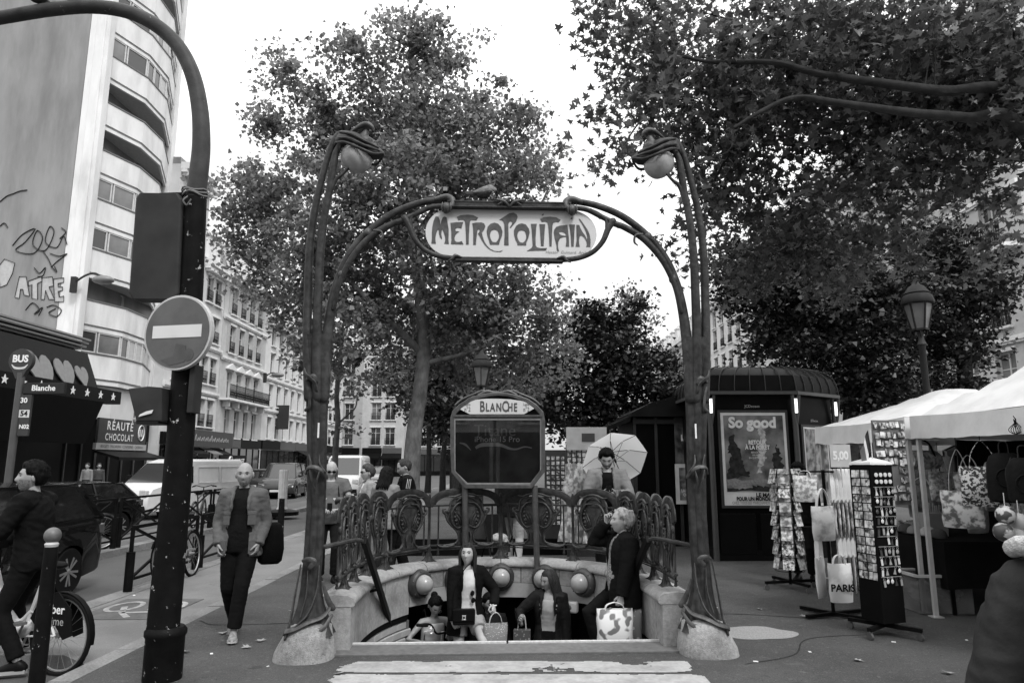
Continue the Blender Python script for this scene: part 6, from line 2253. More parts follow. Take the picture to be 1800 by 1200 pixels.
def van(label, loc, rz, L, W, H, v):
 t = thing('van', label, 'van', loc, rz)
 paint = M('van white %.2f' % v, v, rough=.3, var=.04, coat=.3, dirt=.1, dscale=1)
 f, b, r = -L / 2, L / 2, .34
 axles = (f + .95, b - 1.0)
 top = [(f + .05, .30), (f, .45), (f + .02, .75), (f + .18, .98), (f + .75, 1.16), (f + 1.55, H - .10), (f + 1.9, H), (b - .2, H), (b - .04, H - .12), (b, 1.2), (b, .4), (b - .06, .3)]
 ol = arch_outline(top, L, r, axles, .26)
 rings = []
 for x, sy, k in ((-W / 2, .97, .955), (-W / 2 + .05, .99, .985), (-W / 2 + .2, 1, 1), (W / 2 - .2, 1, 1), (W / 2 - .05, .99, .985), (W / 2, .97, .955)):
  rings.append([Vector((x * (1 - .08 * max(0, z - 1.1) / (H - 1.1)), y * sy if abs(y) > L * .4 else y, z * k if z > 1 else z)) for y, z in ol])
 mb = MB()
 mb.loft(rings)
 mb.build('body', paint, t, smooth=35)
 # glass
 mb = MB()
 d = Vector((0, -.03, .02))
 a0, a1 = Vector((0, f + .80, 1.19)), Vector((0, f + 1.5, H - .16))
 w0, w1 = W / 2 - .10, W / 2 - .20
 mb.add([a0 + d + Vector((-w0, 0, 0)), a0 + d + Vector((w0, 0, 0)), a1 + d + Vector((w1, 0, 0)), a1 + d + Vector((-w1, 0, 0)), a0 + Vector((-w0, .05, -.02)), a0 + Vector((w0, .05, -.02)), a1 + Vector((w1, .05, -.02)), a1 + Vector((-w1, .05, -.02))], [(0, 1, 2, 3), (7, 6, 5, 4), (0, 4, 5, 1), (1, 5, 6, 2), (2, 6, 7, 3), (3, 7, 4, 0)])
 mb.build('windscreen', m_carglass, t, smooth=False)
 for s_ in (-1, 1):
  mb = MB()
  xo = lambda z: s_ * (W / 2 * (1 - .08 * max(0, z - 1.1) / (H - 1.1)) + .006)
  pl = [(f + .98, 1.18), (f + 1.95, 1.15), (f + 1.95, H - .25), (f + 1.62, H - .25)]
  vs = [Vector((xo(z), y, z)) for y, z in pl] + [Vector((xo(z) - s_ * .04, y, z)) for y, z in pl]
  mb.add(vs, [(0, 1, 2, 3), (7, 6, 5, 4), (0, 4, 5, 1), (1, 5, 6, 2), (2, 6, 7, 3), (3, 7, 4, 0)])
  mb.build('side_window', m_carglass, t, smooth=False)
  for k in range(2):
   y0 = f + 2.2 + k * (b - f - 2.4) / 2
   y1 = y0 + (b - f - 2.4) / 2 - .12
   mb = MB()
   pl = [(y0, 1.15), (y1, 1.15), (y1, H - .28), (y0, H - .28)]
   pts3 = [Vector((xo(z) + s_ * .0, y, z)) for y, z in pl]
   mb.tube(cr(pts3, 1, closed=True), .014, 6, closed=True)
   mb.build('side_panel_rib', paint, t)
  mb = MB()
  mb.beam((xo(.8), f + 2.1, .78), (xo(.8), b - .1, .78), .02, .09)
  mb.build('side_moulding', m_plastic, t, smooth=False)
  mb = MB()
  mb.box((s_ * (W / 2 + .12), f + 1.05, 1.28), (.16, .12, .30))
  mb.build('mirror', m_plastic, t, smooth=False, bevel=.02)
  mb = MB()
  mb.box((s_ * (W / 2 - .18), f + .06, .86), (.3, .14, .22))
  mb.build('headlight', m_lampw, t, smooth=False, bevel=.03)
  mb = MB()
  mb.box((s_ * (W / 2 - .06), b + .005, 1.0), (.1, .03, .3))
  mb.build('tail_light', m_lampr, t, smooth=False)
 for ya in axles:
  for s_ in (-1, 1):
   car_wheel(t, s_ * (W / 2 - .12), ya, r, s_)
 mb = MB()
 mb.box((0, f + .0, .62), (W * .6, .05, .2))
 mb.box((0, f + .03, .36), (W * .92, .12, .2))
 mb.build('bumper', m_plastic, t, smooth=False, bevel=.02)
 mb = MB()
 mb.box((0, f - .035, .40), (.5, .02, .11))
 mb.build('number_plate', m_plate, t, smooth=False)
 mb = MB()
 mb.prism([(0, -.1), (.07, 0), (0, .1), (-.07, 0)], .02, Matrix.Translation((0, f - .03, .66)))
 mb.build('diamond_badge', m_alloy, t, smooth=False)
 return t
van('white panel van angled across the far lanes behind the signal mast', (-12.0, 25.6, -.12), R(-20), 4.6, 1.9, 1.98, .62)
van('white delivery van far off beside the bald man in the jersey', (-9.3, 40, -.12), R(4), 5.0, 1.95, 2.25, .6)
# ------------------------------------------------------------------ kiosks
m_kiosk = M('dark green kiosk panel', .009, rough=.3, var=.2, scale=2, spec=.5)
m_kroof = M('kiosk roof', .022, rough=.35, var=.2, scale=4)
m_ktrim = M('kiosk trim', .07, rough=.4, metal=.3)
KY = 13.0
kio = thing('newspaper_kiosk', 'domed dark newspaper kiosk with So good poster and ribbed roof', 'kiosk', (3.7, KY, 0))
KW, KD = 1.55, 2.3
plan = [(0, 0), (KW, 0), (KW + 1.05, .75), (KW + 1.05, KD), (0, KD)]
mb = MB()
mb.loft([[Vector((x, y, z)) for x, y in plan] for z in (.0, 3.02)])
mb.build('wall', m_kiosk, kio, smooth=False)
mb = MB()
mb.loft([[Vector((x + (x - 1.2) * .015, y + (y - 1.1) * .015 - .0, z)) for x, y in plan] for z in (.002, .18)])
mb.build('base', M('kiosk plinth', .012), kio, smooth=False)
def off(d, z, k=0):
 cx, cy = 1.25, 1.15
 return [Vector((cx + (x - cx) * (1 + d), cy + (y - cy) * (1 + d), z)) for x, y in plan]
mb = MB()
mb.loft([off(.10, 2.98), off(.11, 3.06), off(.10, 3.07), off(.095, 3.2), off(.05, 3.36), off(-.06, 3.48), off(-.25, 3.56), off(-.6, 3.6)])
rf = mb.build('roof', m_kroof, kio, smooth=25)
mb = MB()
prf = [(.115, 3.06), (.10, 3.2), (.055, 3.37), (-.055, 3.495), (-.24, 3.575)]
for e in range(5):
 a, b_ = plan[e], plan[(e + 1) % 5]
 L = math.hypot(b_[0] - a[0], b_[1] - a[1])
 for k in range(int(L / .26) + 1):
  t_ = min(1, k * .26 / L)
  x, y = a[0] + (b_[0] - a[0]) * t_, a[1] + (b_[1] - a[1]) * t_
  pts = []
  for d, z in prf:
   pts.append(Vector((1.25 + (x - 1.25) * (1 + d), 1.15 + (y - 1.15) * (1 + d), z + .004)))
  mb.tube(cr(pts, 2), .010, 5)
o = mb.build('roof_rib', M('roof rib', .035, rough=.4), rf)
o['kind'] = 'stuff'
mb = MB()
ring = off(.118, 3.02)
for e in range(5):
 mb.beam(ring[e], ring[(e + 1) % 5], .05, .06)
mb.build('gutter', m_ktrim, kio, smooth=False)
m_led = bpy.data.materials.new('lit tube')
m_led.use_nodes = True
m_led.node_tree.nodes['Principled BSDF'].inputs['Emission Color'].default_value = (1, 1, 1, 1)
m_led.node_tree.nodes['Principled BSDF'].inputs['Emission Strength'].default_value = 1.6
for x, y in ((-.02, -.05), (KW, -.07), (KW + 1.1, .72)):
 mb = MB()
 mb.tube([(x, y, .0), (x, y, 2.4), (x - .03, y - .03, 2.65), (x - .05, y - .07, 2.98)], [.055, .05, .035, .03], 10)
 mb.tube([(x, y, 2.4), (x + .05, y - .03, 2.65), (x + .07, y - .07, 2.98)], [.04, .03, .03], 8)
 c_ = mb.build('column', m_ktrim, kio)
 mb = MB()
 mb.box((x + .01, y - .05, 2.78), (.045, .05, .26))
 mb.build('light_tube', m_led, c_, smooth=False)
def poster_case(par, fr, w, h, img, border=.05, band=.2, mb_frame=True):
 mb = MB()
 mb.prism([(-w / 2, 0), (w / 2, 0), (w / 2, h), (-w / 2, h)], .02, fr @ Matrix.Translation((0, -.02, 0)))
 p = mb.build('poster', M('poster white', .6, rough=.5), par, smooth=False)
 mb = MB()
 mb.prism([(-w / 2 + border, band), (w / 2 - border, band), (w / 2 - border, h - border), (-w / 2 + border, h - border)], .004, fr @ Matrix.Translation((0, -.024, 0)))
 mb.build('picture', img, p, smooth=False)
 return p
# poster So good
c0 = P(1333, 888, KY - .05) - Vector(kio.location)
w_ = P(1391, 800, KY - .05).x - P(1276, 800, KY - .05).x
h_ = P(1333, 725, KY - .05).z - P(1333, 888, KY - .05).z
fr = Matrix.Translation((c0.x, -.01, c0.z))
mb = MB()
mb.prism([(-w_ / 2 - .05, -.05), (w_ / 2 + .05, -.05), (w_ / 2 + .05, h_ + .05), (-w_ / 2 - .05, h_ + .05)], .05, fr @ Matrix.Translation((0, -.015, 0)))
mb.build('poster_frame', M('poster frame', .05, rough=.4), kio, smooth=False, bevel=.006)
im = splat_mat('forest picture', .02, .26, 2.6, .5, 1.3, .16, 9)
po = poster_case(kio, fr, w_, h_, im, .05, .24)
for nm, mt, pls in (('printed_waterfall', M('print pale', .42, var=.4, scale=20), [[(.02, .6), (.10, .62), (.16, .95), (.20, 1.25), (.15, 1.5), (.06, 1.5), (.10, 1.2), (.04, .9)]]),
     ('printed_tree', M('print dark', .03, var=.5, scale=14), [[(-.5, .5), (-.42, .9), (-.46, 1.1), (-.36, 1.35), (-.25, 1.0), (-.2, .7), (-.1, .55)], [(.25, .5), (.3, .8), (.36, 1.15), (.44, .9), (.5, .6), (.5, .5)], [(-.5, .32), (-.2, .30), (0, .38), (.3, .33), (.5, .36), (.5, .26), (-.5, .26)]]),
     ('printed_lake', M('print grey', .2, var=.3, scale=25), [[(-.5, .37), (-.2, .34), (.1, .42), (.5, .40), (.5, .5), (-.5, .48)]])):
 for pl in pls:
  mb = MB()
  pl2 = []
  for i_ in range(len(pl)):
   (xa, za), (xb, zb_) = pl[i_], pl[(i_ + 1) % len(pl)]
   for k_ in range(7):
    f_ = k_ / 7
    e_ = .035 if 0 < k_ else .01
    pl2.append((max(-.5, min(.5, xa + (xb - xa) * f_ + random.uniform(-e_, e_))), max(.26, za + (zb_ - za) * f_ + random.uniform(-e_, e_) * .8)))
  mb.prism([(x * w_ * .9, z * h_ / 1.75) for x, z in pl2], .002, fr @ Matrix.Translation((0, -.027, 0)))
  mb.build(nm, mt, po, smooth=False)
T = lambda x, z, d=-.031: fr @ Matrix.Translation((x, d, z))
text('So good', .27, m_txt, po, T(-.02, h_ - .19), bold=.012, sx=.98)
text('RETOUR', .105, m_txt, po, T(.05, h_ - .55), bold=.004, sx=.8)
text('À LA FORÊT', .105, m_txt, po, T(.05, h_ - .64), bold=.004, sx=.8)
for k, s_ in enumerate(('REPENSER', 'UN MONDE', 'EN DÉSORDRE')):
 text('REFUGE POUR\n' if False else ('REFUGE POUR', 'UN MONDE', 'EN QUÊTE DE SENS')[k], .045, m_txt, po, T(.05, h_ - .73 - .05 * k), sx=.85)
ik = M('black print', .02)
text('LE MAGAZINE', .095, ik, po, T(w_ / 2 - .03, .185), bold=.004, align='RIGHT', sx=1.0)
text('POUR UN MONDE MEILLEUR', .095, ik, po, T(w_ / 2 - .03, .115), bold=.004, align='RIGHT', sx=.78)
text('CHEZ TOUS LES MARCHANDS DE JOURNAUX', .07, M('grey print', .15), po, T(w_ / 2 - .03, .045), align='RIGHT', sx=.72)
text('JCDecaux', .07, M('logo grey', .4), kio, T(0, h_ + .12, -.02))
# poster on the angled face
d = Vector((1.05, .75, 0)).normalized()
nrm = Vector((d.y, -d.x, 0))
c1 = Vector((KW + .52, .37, .95)) + nrm * .02
fr2 = rot_frame(c1, d)
im2 = splat_mat('busy picture', .03, .3, 7, .5, 4.4, .12, 6)
po2 = poster_case(kio, fr2, .8, 1.45, im2, .03, .05)
mb = MB()
mb.prism([(-.45, -.05), (.45, -.05), (.45, 1.5), (-.45, 1.5)], .03, fr2 @ Matrix.Translation((0, -.008, 0)))
mb.build('poster_frame', M('poster frame', .05), kio, smooth=False)
text('JCDecaux', .06, M('logo grey', .4), kio, fr2 @ Matrix.Translation((0, -.01, 1.58)))
# lower doors
mb = MB()
for x in (.4, 1.15):
 mb.box((x, -.012, .47), (.66, .02, .72))
mb.build('lower_panel', M('kiosk lower panel', .013, rough=.35), kio, smooth=False, bevel=.008)
# second kiosk wing with open flap awning
k2 = thing('kiosk_wing', 'low dark kiosk wing with open flap awning and LA TRI poster behind the entrance', 'kiosk', (2.62, 15.2, 0))
mb = MB()
mb.box((.75, 1.0, 1.4), (1.5, 2.0, 2.8))
mb.build('wall', m_kiosk, k2, smooth=False)
mb = MB()
sec = [(-.05, 2.72), (-.05, 2.80), (.4, 3.02), (1.0, 3.2), (1.9, 3.25), (1.9, 2.72)]
mb.loft([[Vector((x, y, z)) for x, z in sec] for y in (-.22, 2.1)])
r2 = mb.build('roof', m_kroof, k2, smooth=False)
mb = MB()
for k in range(9):
 y = -.24
 mb.tube([Vector((.1 + k * .2, y, 2.86 + min(.36, k * .07))), Vector((.1 + k * .2, 2.1, 2.9 + min(.36, k * .07)))], .012, 5)
mb.build('roof_rib', M('roof rib', .06, rough=.35), r2)
mb = MB()
mb.loft([[Vector((x, y, z)) for x, z in ((-.05, 2.72), (-1.15, 2.28), (-1.15, 2.2), (-.05, 2.62))] for y in (-.1, 2.0)])
aw = mb.build('flap_awning', m_kroof, k2, smooth=False)
mb = MB()
for k in range(6):
 x = -1.1 + k * .2
 mb.tube([Vector((x, -.1, 2.30 + (x + 1.15) * .4)), Vector((x, 2.0, 2.30 + (x + 1.15) * .4))], .012, 5)
mb.tube([(-.05, -.05, 1.8), (-.9, -.05, 2.35)], .015, 6)
mb.build('awning_rib', M('roof rib', .06), aw)
mb = MB()
for x in (.04, .5, 1.0, 1.46):
 mb.box((x, -.02, 1.4), (.06, .06, 2.7))
mb.box((.75, -.03, 2.62), (1.5, .05, .1))
mb.build('frame', M('kiosk frame', .04, rough=.3), k2, smooth=False)
fr = Matrix.Translation((P(1215, 800, 15.1).x - 2.62, -.06, P(1215, 830, 15.1).z))
hh = P(1215, 733, 15.1).z - P(1215, 830, 15.1).z
mb = MB()
mb.prism([(-.33, 0), (.33, 0), (.33, hh), (-.33, hh)], .02, fr)
p3 = mb.build('poster', splat_mat('dark cover picture', .015, .16, 3, .5, 6.1, .1, 5), k2, smooth=False)
text('LA TRI', .17, m_txt, p3, fr @ Matrix.Translation((.0, -.006, hh * .62)), bold=.012, sx=.8)
for k, s_ in enumerate(('POUR', "L'OTAN", 'NS SIGNER', 'LE BAIN')):
 text(('PAGE', "L'ÉCRIT", 'NS SIGNENT', 'LE VRAI')[k], .085, m_txt, p3, fr @ Matrix.Translation((.08, -.006, hh * .46 - .1 * k)), bold=.004, sx=.8)
fr = Matrix.Translation((P(1212, 800, 15.0).x - 2.62, -.10, P(1212, 886, 15.0).z))
hh = P(1215, 815, 15.0).z - P(1215, 886, 15.0).z
p4 = poster_case(k2, fr, .6, hh, splat_mat('framed cover', .04, .3, 5, .5, 7.7, .12, 6), .08, .08)
text('LA FRANCE', .08, m_txt, p4, fr @ Matrix.Translation((-.02, -.03, hh * .33)), bold=.004, sx=.8)
text('CONTRE', .08, m_txt, p4, fr @ Matrix.Translation((-.02, -.03, hh * .23)), bold=.004, sx=.8)
text('OMEL', .08, ik, p4, fr @ Matrix.Translation((.05, -.03, hh * .84)), bold=.004, sx=.8)
# ------------------------------------------------------------------ souvenir stall tents
m_canvas = M('white tent canvas', .66, rough=.8, var=.04, scale=4, bump=.5, bscale=5, dirt=.16, dscale=2.5)
m_leg = M('tent frame', .55, rough=.4, metal=.3)
TXW, TL, EH = 4.68, 2.62, 2.3
def tent(label, y0, y1, x0=4.82, x1=7.7, top=.56):
 t = thing('market_tent', label, 'tent', ((x0 + x1) / 2, (y0 + y1) / 2, 0))
 hx, hy = (x1 - x0) / 2, (y1 - y0) / 2
 # sagging roof: grid
 mb = MB()
 n = 14
 idx = {}
 vs, fs = [], []
 for i in range(n + 1):
  for j in range(n + 1):
   a, b_ = -1 + 2 * i / n, -1 + 2 * j / n
   m_ = max(abs(a), abs(b_))
   rise = top * (1 - m_) ** 1.0
   if m_ < .16:
    rise = top * .84
   sag = -.05 * math.sin(math.pi * min(1, m_)) * (1 - abs(abs(a) - abs(b_)))
   edge = -.035 * (m_ > .99) * math.sin(math.pi * ((a if abs(b_) > .99 else b_) + 1) / 2)
   vs.append(Vector((a * hx, b_ * hy, EH + rise + sag + edge + .012 * mnoise.noise(Vector((a * 5, b_ * 5, y0))))))
 for i in range(n):
  for j in range(n):
   k = i * (n + 1) + j
   fs.append((k, k + n + 1, k + n + 2, k + 1))
 mb.add(vs, fs)
 mb.build('roof', m_canvas, t, smooth=50, recalc=False)
 # valance round the edge, gently pleated
 mb = MB()
 ring = []
 for e in range(4):
  for k in range(24):
   s_ = -1 + 2 * k / 24
   a, b_ = ((s_, -1), (1, s_), (-s_, 1), (-1, -s_))[e]
   ring.append((a, b_))
 N_ = len(ring)
 vt, vb = [], []
 for a, b_ in ring:
  s_ = a if abs(b_) > .999 else b_
  e_ = -.035 * math.sin(math.pi * (s_ + 1) / 2)
  w_ = .018 * mnoise.noise(Vector((a * 7, b_ * 7, y0)))
  vt.append(Vector((a * (hx + .004), b_ * (hy + .004), EH + e_)))
  vb.append(Vector((a * (hx + .012 + w_), b_ * (hy + .012 + w_), EH - .27 + e_ * .6 + w_)))
 mb.add(vt + vb, [(k, (k + 1) % N_, N_ + (k + 1) % N_, N_ + k) for k in range(N_)])
 mb.build('valance', m_canvas, t, smooth=50)
 for a in (-1, 1):
  for b_ in (-1, 1):
   mb = MB()
   mb.beam((a * (hx - .05), b_ * (hy - .05), 0), (a * (hx - .05), b_ * (hy - .05), EH), .045, .045)
   mb.box((a * (hx - .05), b_ * (hy - .05), .006), (.12, .12, .012))
   mb.build('leg', m_leg, t, smooth=False)
 mb = MB()
 for b_ in (-1, 1):
  mb.beam((-hx + .05, b_ * (hy - .05), EH - .06), (hx - .05, b_ * (hy - .05), EH - .06), .03, .03)
  mb.beam((b_ * (hx - .05), -hy + .05, EH - .06), (b_ * (hx - .05), hy - .05, EH - .06), .03, .03)
 mb.build('frame', m_leg, t, smooth=False)
 return t
tent('white pop-up tent over the souvenir table and hanging bags', 8.56, 11.1)
tent('white pop-up tent at the near end of the souvenir stall', 5.4, 8.44, top=.95)
def cloth_mat(name, lo, hi, scale, seed=0, kind='noise', contrast=.08):
 return splat_mat(name, lo, hi, scale, .8, seed, contrast, 5, kind)
# ---- table with dark cloth
tb = thing('souvenir_table', 'long table under a dark cloth in the souvenir stall', 'table', (5.9, 9.6, 0))
mb = MB()
mb.box((0, 0, .80), (1.7, 2.4, .05))
mb.build('table_top', m_black2, tb, smooth=False)
mb = MB()
ring = []
for k in range(64):
 a = k / 64
 per = 2 * (1.7 + 2.4)
 s_ = a * per
 if s_ < 1.7:
  p_ = (-.85 + s_, -1.2)
 elif s_ < 4.1:
  p_ = (.85, -1.2 + s_ - 1.7)
 elif s_ < 5.8:
  p_ = (.85 - (s_ - 4.1), 1.2)
 else:
  p_ = (-.85, 1.2 - (s_ - 5.8))
 ring.append(p_)
top = [Vector((x * 1.01, y * 1.01, .835)) for x, y in ring]
bot = [Vector((x * (1.03 + .02 * math.sin(k * 1.1)), y * (1.03 + .02 * math.sin(k * 1.1)), .30 + .02 * math.sin(k * .7))) for k, (x, y) in enumerate(ring)]
mb.loft([bot, top], cap=False)
mb.add(top, [tuple(range(64))])
mb.build('cloth', M('dark table cloth', .014, rough=.9, var=.2), tb)
for x in (-.75, .75):
 for y in (-1.1, 1.1):
  mb = MB()
  mb.beam((x, y, 0), (x, y, .78), .04, .04)
  mb.build('leg', m_black2, tb, smooth=False)
gx = thing('goods_box', 'pale open box of souvenirs standing on the dark table', 'box', (5.35, 9.1, .836))
mb = MB()
mb.box((0, 0, .14), (.26, .22, .28))
mb.build('box', M('pale box', .2), gx, smooth=False, bevel=.004)
mb = MB()
for k in range(10):
 mb.tube([(-.1 + k * .022, 0, .25), (-.1 + k * .022 + random.uniform(-.01, .01), -.02, .36 + random.uniform(0, .05))], .008, 5)
mb.build('souvenir', M('metal souvenirs', .4, metal=.5), gx)
tr = thing('goods_tray', 'low tray of small souvenirs along the front of the dark table', 'tray', (5.45, 9.75, .836))
mb = MB()
mb.box((0, 0, .03), (.5, .8, .06))
mb.build('tray', M('tray', .12), tr, smooth=False)
mb = MB()
for k in range(60):
 mb.box((random.uniform(-.2, .2), random.uniform(-.36, .36), .085), (.05, .04, .05), rz=random.random() * 3)
oo = mb.build('trinket', splat_mat('trinkets', .03, .5, 20), tr, smooth=False)
oo['kind'] = 'stuff'
# black inner side wall of the stall with hung goods behind
bk = thing('stall_backdrop', 'dark cloth wall at the back of the souvenir stall', 'backdrop', (6.9, 8.2, 0))
mb = MB()
g = []
for k in range(30):
 y = -2.7 + k * .187
 g.append([Vector((.05 * math.sin(k * 1.3), y, .05)), Vector((.05 * math.sin(k * 1.3 + .4), y, 2.2))])
mb.loft(g, closed=False, cap=False)
mb.build('cloth', M('black cloth', .012, rough=.9), bk)
# ---- plastic crate
cr_ = thing('plastic_crate', 'translucent plastic crate full of bundles under the tent edge', 'crate', (5.08, 8.75, 0))
pm_ = M('cloudy plastic', .2, rough=.25, var=.3, scale=4, spec=.6)
pm_.node_tree.nodes['Principled BSDF'].inputs['Alpha'].default_value = .55
mb = MB()
for c_, d_ in (((0, -.24, .22), (.62, .015, .42)), ((0, .24, .22), (.62, .015, .42)), ((-.31, 0, .22), (.015, .465, .42)), ((.31, 0, .22), (.015, .465, .42)), ((0, 0, .012), (.6, .46, .015))):
 mb.box(c_, d_)
mb.build('shell', pm_, cr_, smooth=False)
mb = MB()
for s_ in (-1, 1):
 mb.beam((-.34, s_ * .265, .435), (.34, s_ * .265, .435), .035, .03)
 mb.beam((s_ * .335, -.25, .435), (s_ * .335, .25, .435), .035, .03)
mb.build('rim', M('crate rim', .5, rough=.3), cr_, smooth=False)
mb = MB()
for k in range(14):
 mb.ball((random.uniform(-.2, .2), random.uniform(-.15, .15), random.uniform(.1, .36)), (random.uniform(.08, .14), random.uniform(.06, .1), .05), 10, 6, Matrix.Rotation(random.uniform(-.5, .5), 3, 'Y'))
oo = mb.build('bundle', M('wrapped bundles', .28, rough=.3, var=.5, scale=10), cr_)
oo['kind'] = 'stuff'
# ---- rotating racks
def rack_base(t, r, z=.06, n=4, ph=.4):
 for k in range(n):
  a = ph + k * 2 * math.pi / n
  mb = MB()
  mb.beam((0, 0, z + .04), (r * math.cos(a), r * math.sin(a), z + .04), .045, .035)
  f_ = mb.build('foot', m_black2, t, smooth=False)
  mb = MB()
  cx, cy = r * .95 * math.cos(a), r * .95 * math.sin(a)
  mb.lathe([(.02, -.014), (.035, -.012), (.035, .012), (.02, .014)], 12, (cx, cy, .035), Matrix.Rotation(math.pi / 2, 3, 'X'))
  mb.box((cx, cy, .07), (.03, .035, .03))
  mb.build('caster', M('caster', .12, rough=.3, metal=.4), f_, smooth=40)
card_mats = [splat_mat('postcard %d' % k, lo, hi, sc_, .4, k * 1.7, .1, 6) for k, (lo, hi, sc_) in enumerate(((.05, .6, 22), (.2, .75, 16), (.02, .4, 26), (.1, .55, 12), (.03, .7, 30)))]
def card_mesh(w, h, nm):
 mb = MB()
 mb.box((0, 0, h / 2), (w, .004, h))
 return mb.mesh(nm, False)
# front display column: postcards on one side, key rings on the other
rk = thing('souvenir_rack', 'tall square caster rack of magnets and key rings in front of tote bags', 'display rack', (3.84, 7.56, 0), R(-72))
mb = MB()
mb.box((0, 0, .93), (.29, .29, 1.58))
mb.build('column', M('black rack board', .010, rough=.7), rk, smooth=False, bevel=.004)
rack_base(rk, .36)
mb = MB()
mb.lathe([(.21, 1.725), (.2, 1.75), (.02, 1.80)], 4, (0, 0, 0), Matrix.Rotation(R(45), 3, 'Z'))
mb.build('cap', M('white rack cap', .6), rk, smooth=False)
cm = card_mesh(.052, .075, 'magnet')
for r_ in range(13):
 for c_ in range(4):
  o = part('magnet', cm, card_mats[0], rk, (-.09 + c_ * .058 + (0 if c_ < 2 else .01), -.152, .56 + r_ * .086), (R(-6), 0, 0))
  o.material_slots[0].link = 'OBJECT'
  o.material_slots[0].material = random.choice(card_mats)
km = []
for k in range(3):
 mb = MB()
 mb.tube([Vector((.012 * math.cos(a), 0, .012 * math.sin(a))) for a in np.linspace(0, 6.283, 8, endpoint=False)], .002, 4, closed=True)
 if k == 0:
  mb.prism([(-.018, -.07), (.018, -.07), (.006, -.03), (.0, -.012), (-.006, -.03)], .006)
 elif k == 1:
  mb.ball((0, 0, -.035), (.02, .006, .022), 8, 6)
 else:
  mb.box((0, 0, -.045), (.024, .006, .06))
 km.append(mb.mesh('key_ring', False))
kmat = [M('bright metal trinket', .6, rough=.25, metal=.5), M('dark metal trinket', .12, rough=.3, metal=.6), M('white trinket', .6), M('grey trinket', .3)]
for r_ in range(10):
 for c_ in range(5):
  if r_ in (1, 4) and random.random() < .6:
   continue
  o = part('key_ring', random.choice(km), kmat[0], rk, (.158, -.11 + c_ * .055 + random.uniform(-.008, .008), .58 + r_ * .1 + random.uniform(-.01, .01)), (0, random.uniform(-.15, .15), R(90)))
  o.material_slots[0].link = 'OBJECT'
  o.material_slots[0].material = random.choice(kmat)
mb = MB()
mb.lathe([(.0, 0), (.022, 0), (.022, .006), (.0, .008)], 14, (0, 0, 0), Matrix.Rotation(math.pi / 2, 3, 'X'))
bm_ = mb.mesh('badge', 40)
for r_ in range(2):
 for c_ in range(4):
  part('badge', bm_, kmat[2], rk, (.155, -.09 + c_ * .06, 1.62 - r_ * .07), (0, 0, R(90)))
mb = MB()
for r_ in range(10):
 mb.beam((.150, -.13, .595 + r_ * .1), (.150, .13, .595 + r_ * .1), .006, .006)
mb.build('wire_bar', m_alu, rk, smooth=False)
# postcard stand farther back
r2_ = thing('postcard_stand', 'spinning postcard stand with tilted cards beside the kiosk', 'display rack', (3.92, 10.2, 0), R(-8))
mb = MB()
mb.tube([(0, 0, .06), (0, 0, 1.62)], .02, 8)
for k in range(8):
 mb.tube([Vector((.2 * math.cos(a), .2 * math.sin(a), .25 + k * .19)) for a in np.linspace(0, 6.283, 16, endpoint=False)], .005, 4, closed=True)
mb.build('wire_frame', m_black2, r2_)
rack_base(r2_, .40)
pc = card_mesh(.15, .21, 'postcard')
for r_ in range(7):
 for c_ in range(6):
  a = c_ * math.pi / 3 + .25
  o = part('postcard', pc, card_mats[0], r2_, (.21 * math.cos(a), .21 * math.sin(a), .28 + r_ * .195), (R(-14), 0, a + math.pi / 2))
  o.material_slots[0].link = 'OBJECT'
  o.material_slots[0].material = random.choice(card_mats)
# tote bag rack
tr_ = thing('tote_bag_rack', 'black clothes rack on spread feet carrying tote bags', 'display rack', (3.72, 8.45, 0), R(10))
mb = MB()
mb.tube([(0, 0, .05), (0, 0, 1.66)], .02, 8)
for z in (1.64, 1.0):
 mb.tube([(-.32, 0, z), (.34, 0, z)], .012, 6)
 mb.tube([(0, -.2, z), (0, .2, z)], .012, 6)
mb.build('pole', m_black2, tr_)
for a in (.2, 2.0, 3.4, 5.2):
 mb = MB()
 mb.beam((0, 0, .03), (.42 * math.cos(a), .42 * math.sin(a), .03), .045, .035)
 mb.build('foot', m_black2, tr_, smooth=False)
bag_mats = [cloth_mat('tote print %d' % k, lo, hi, sc_, k * 2.3, 'noise', .07) for k, (lo, hi, sc_) in enumerate(((.12, .62, 14), (.5, .7, 6), (.25, .66, 22), (.3, .5, 9)))]
m_cream = M('cream cotton', .58, rough=.85, var=.08, scale=12, bump=.2, bscale=40)
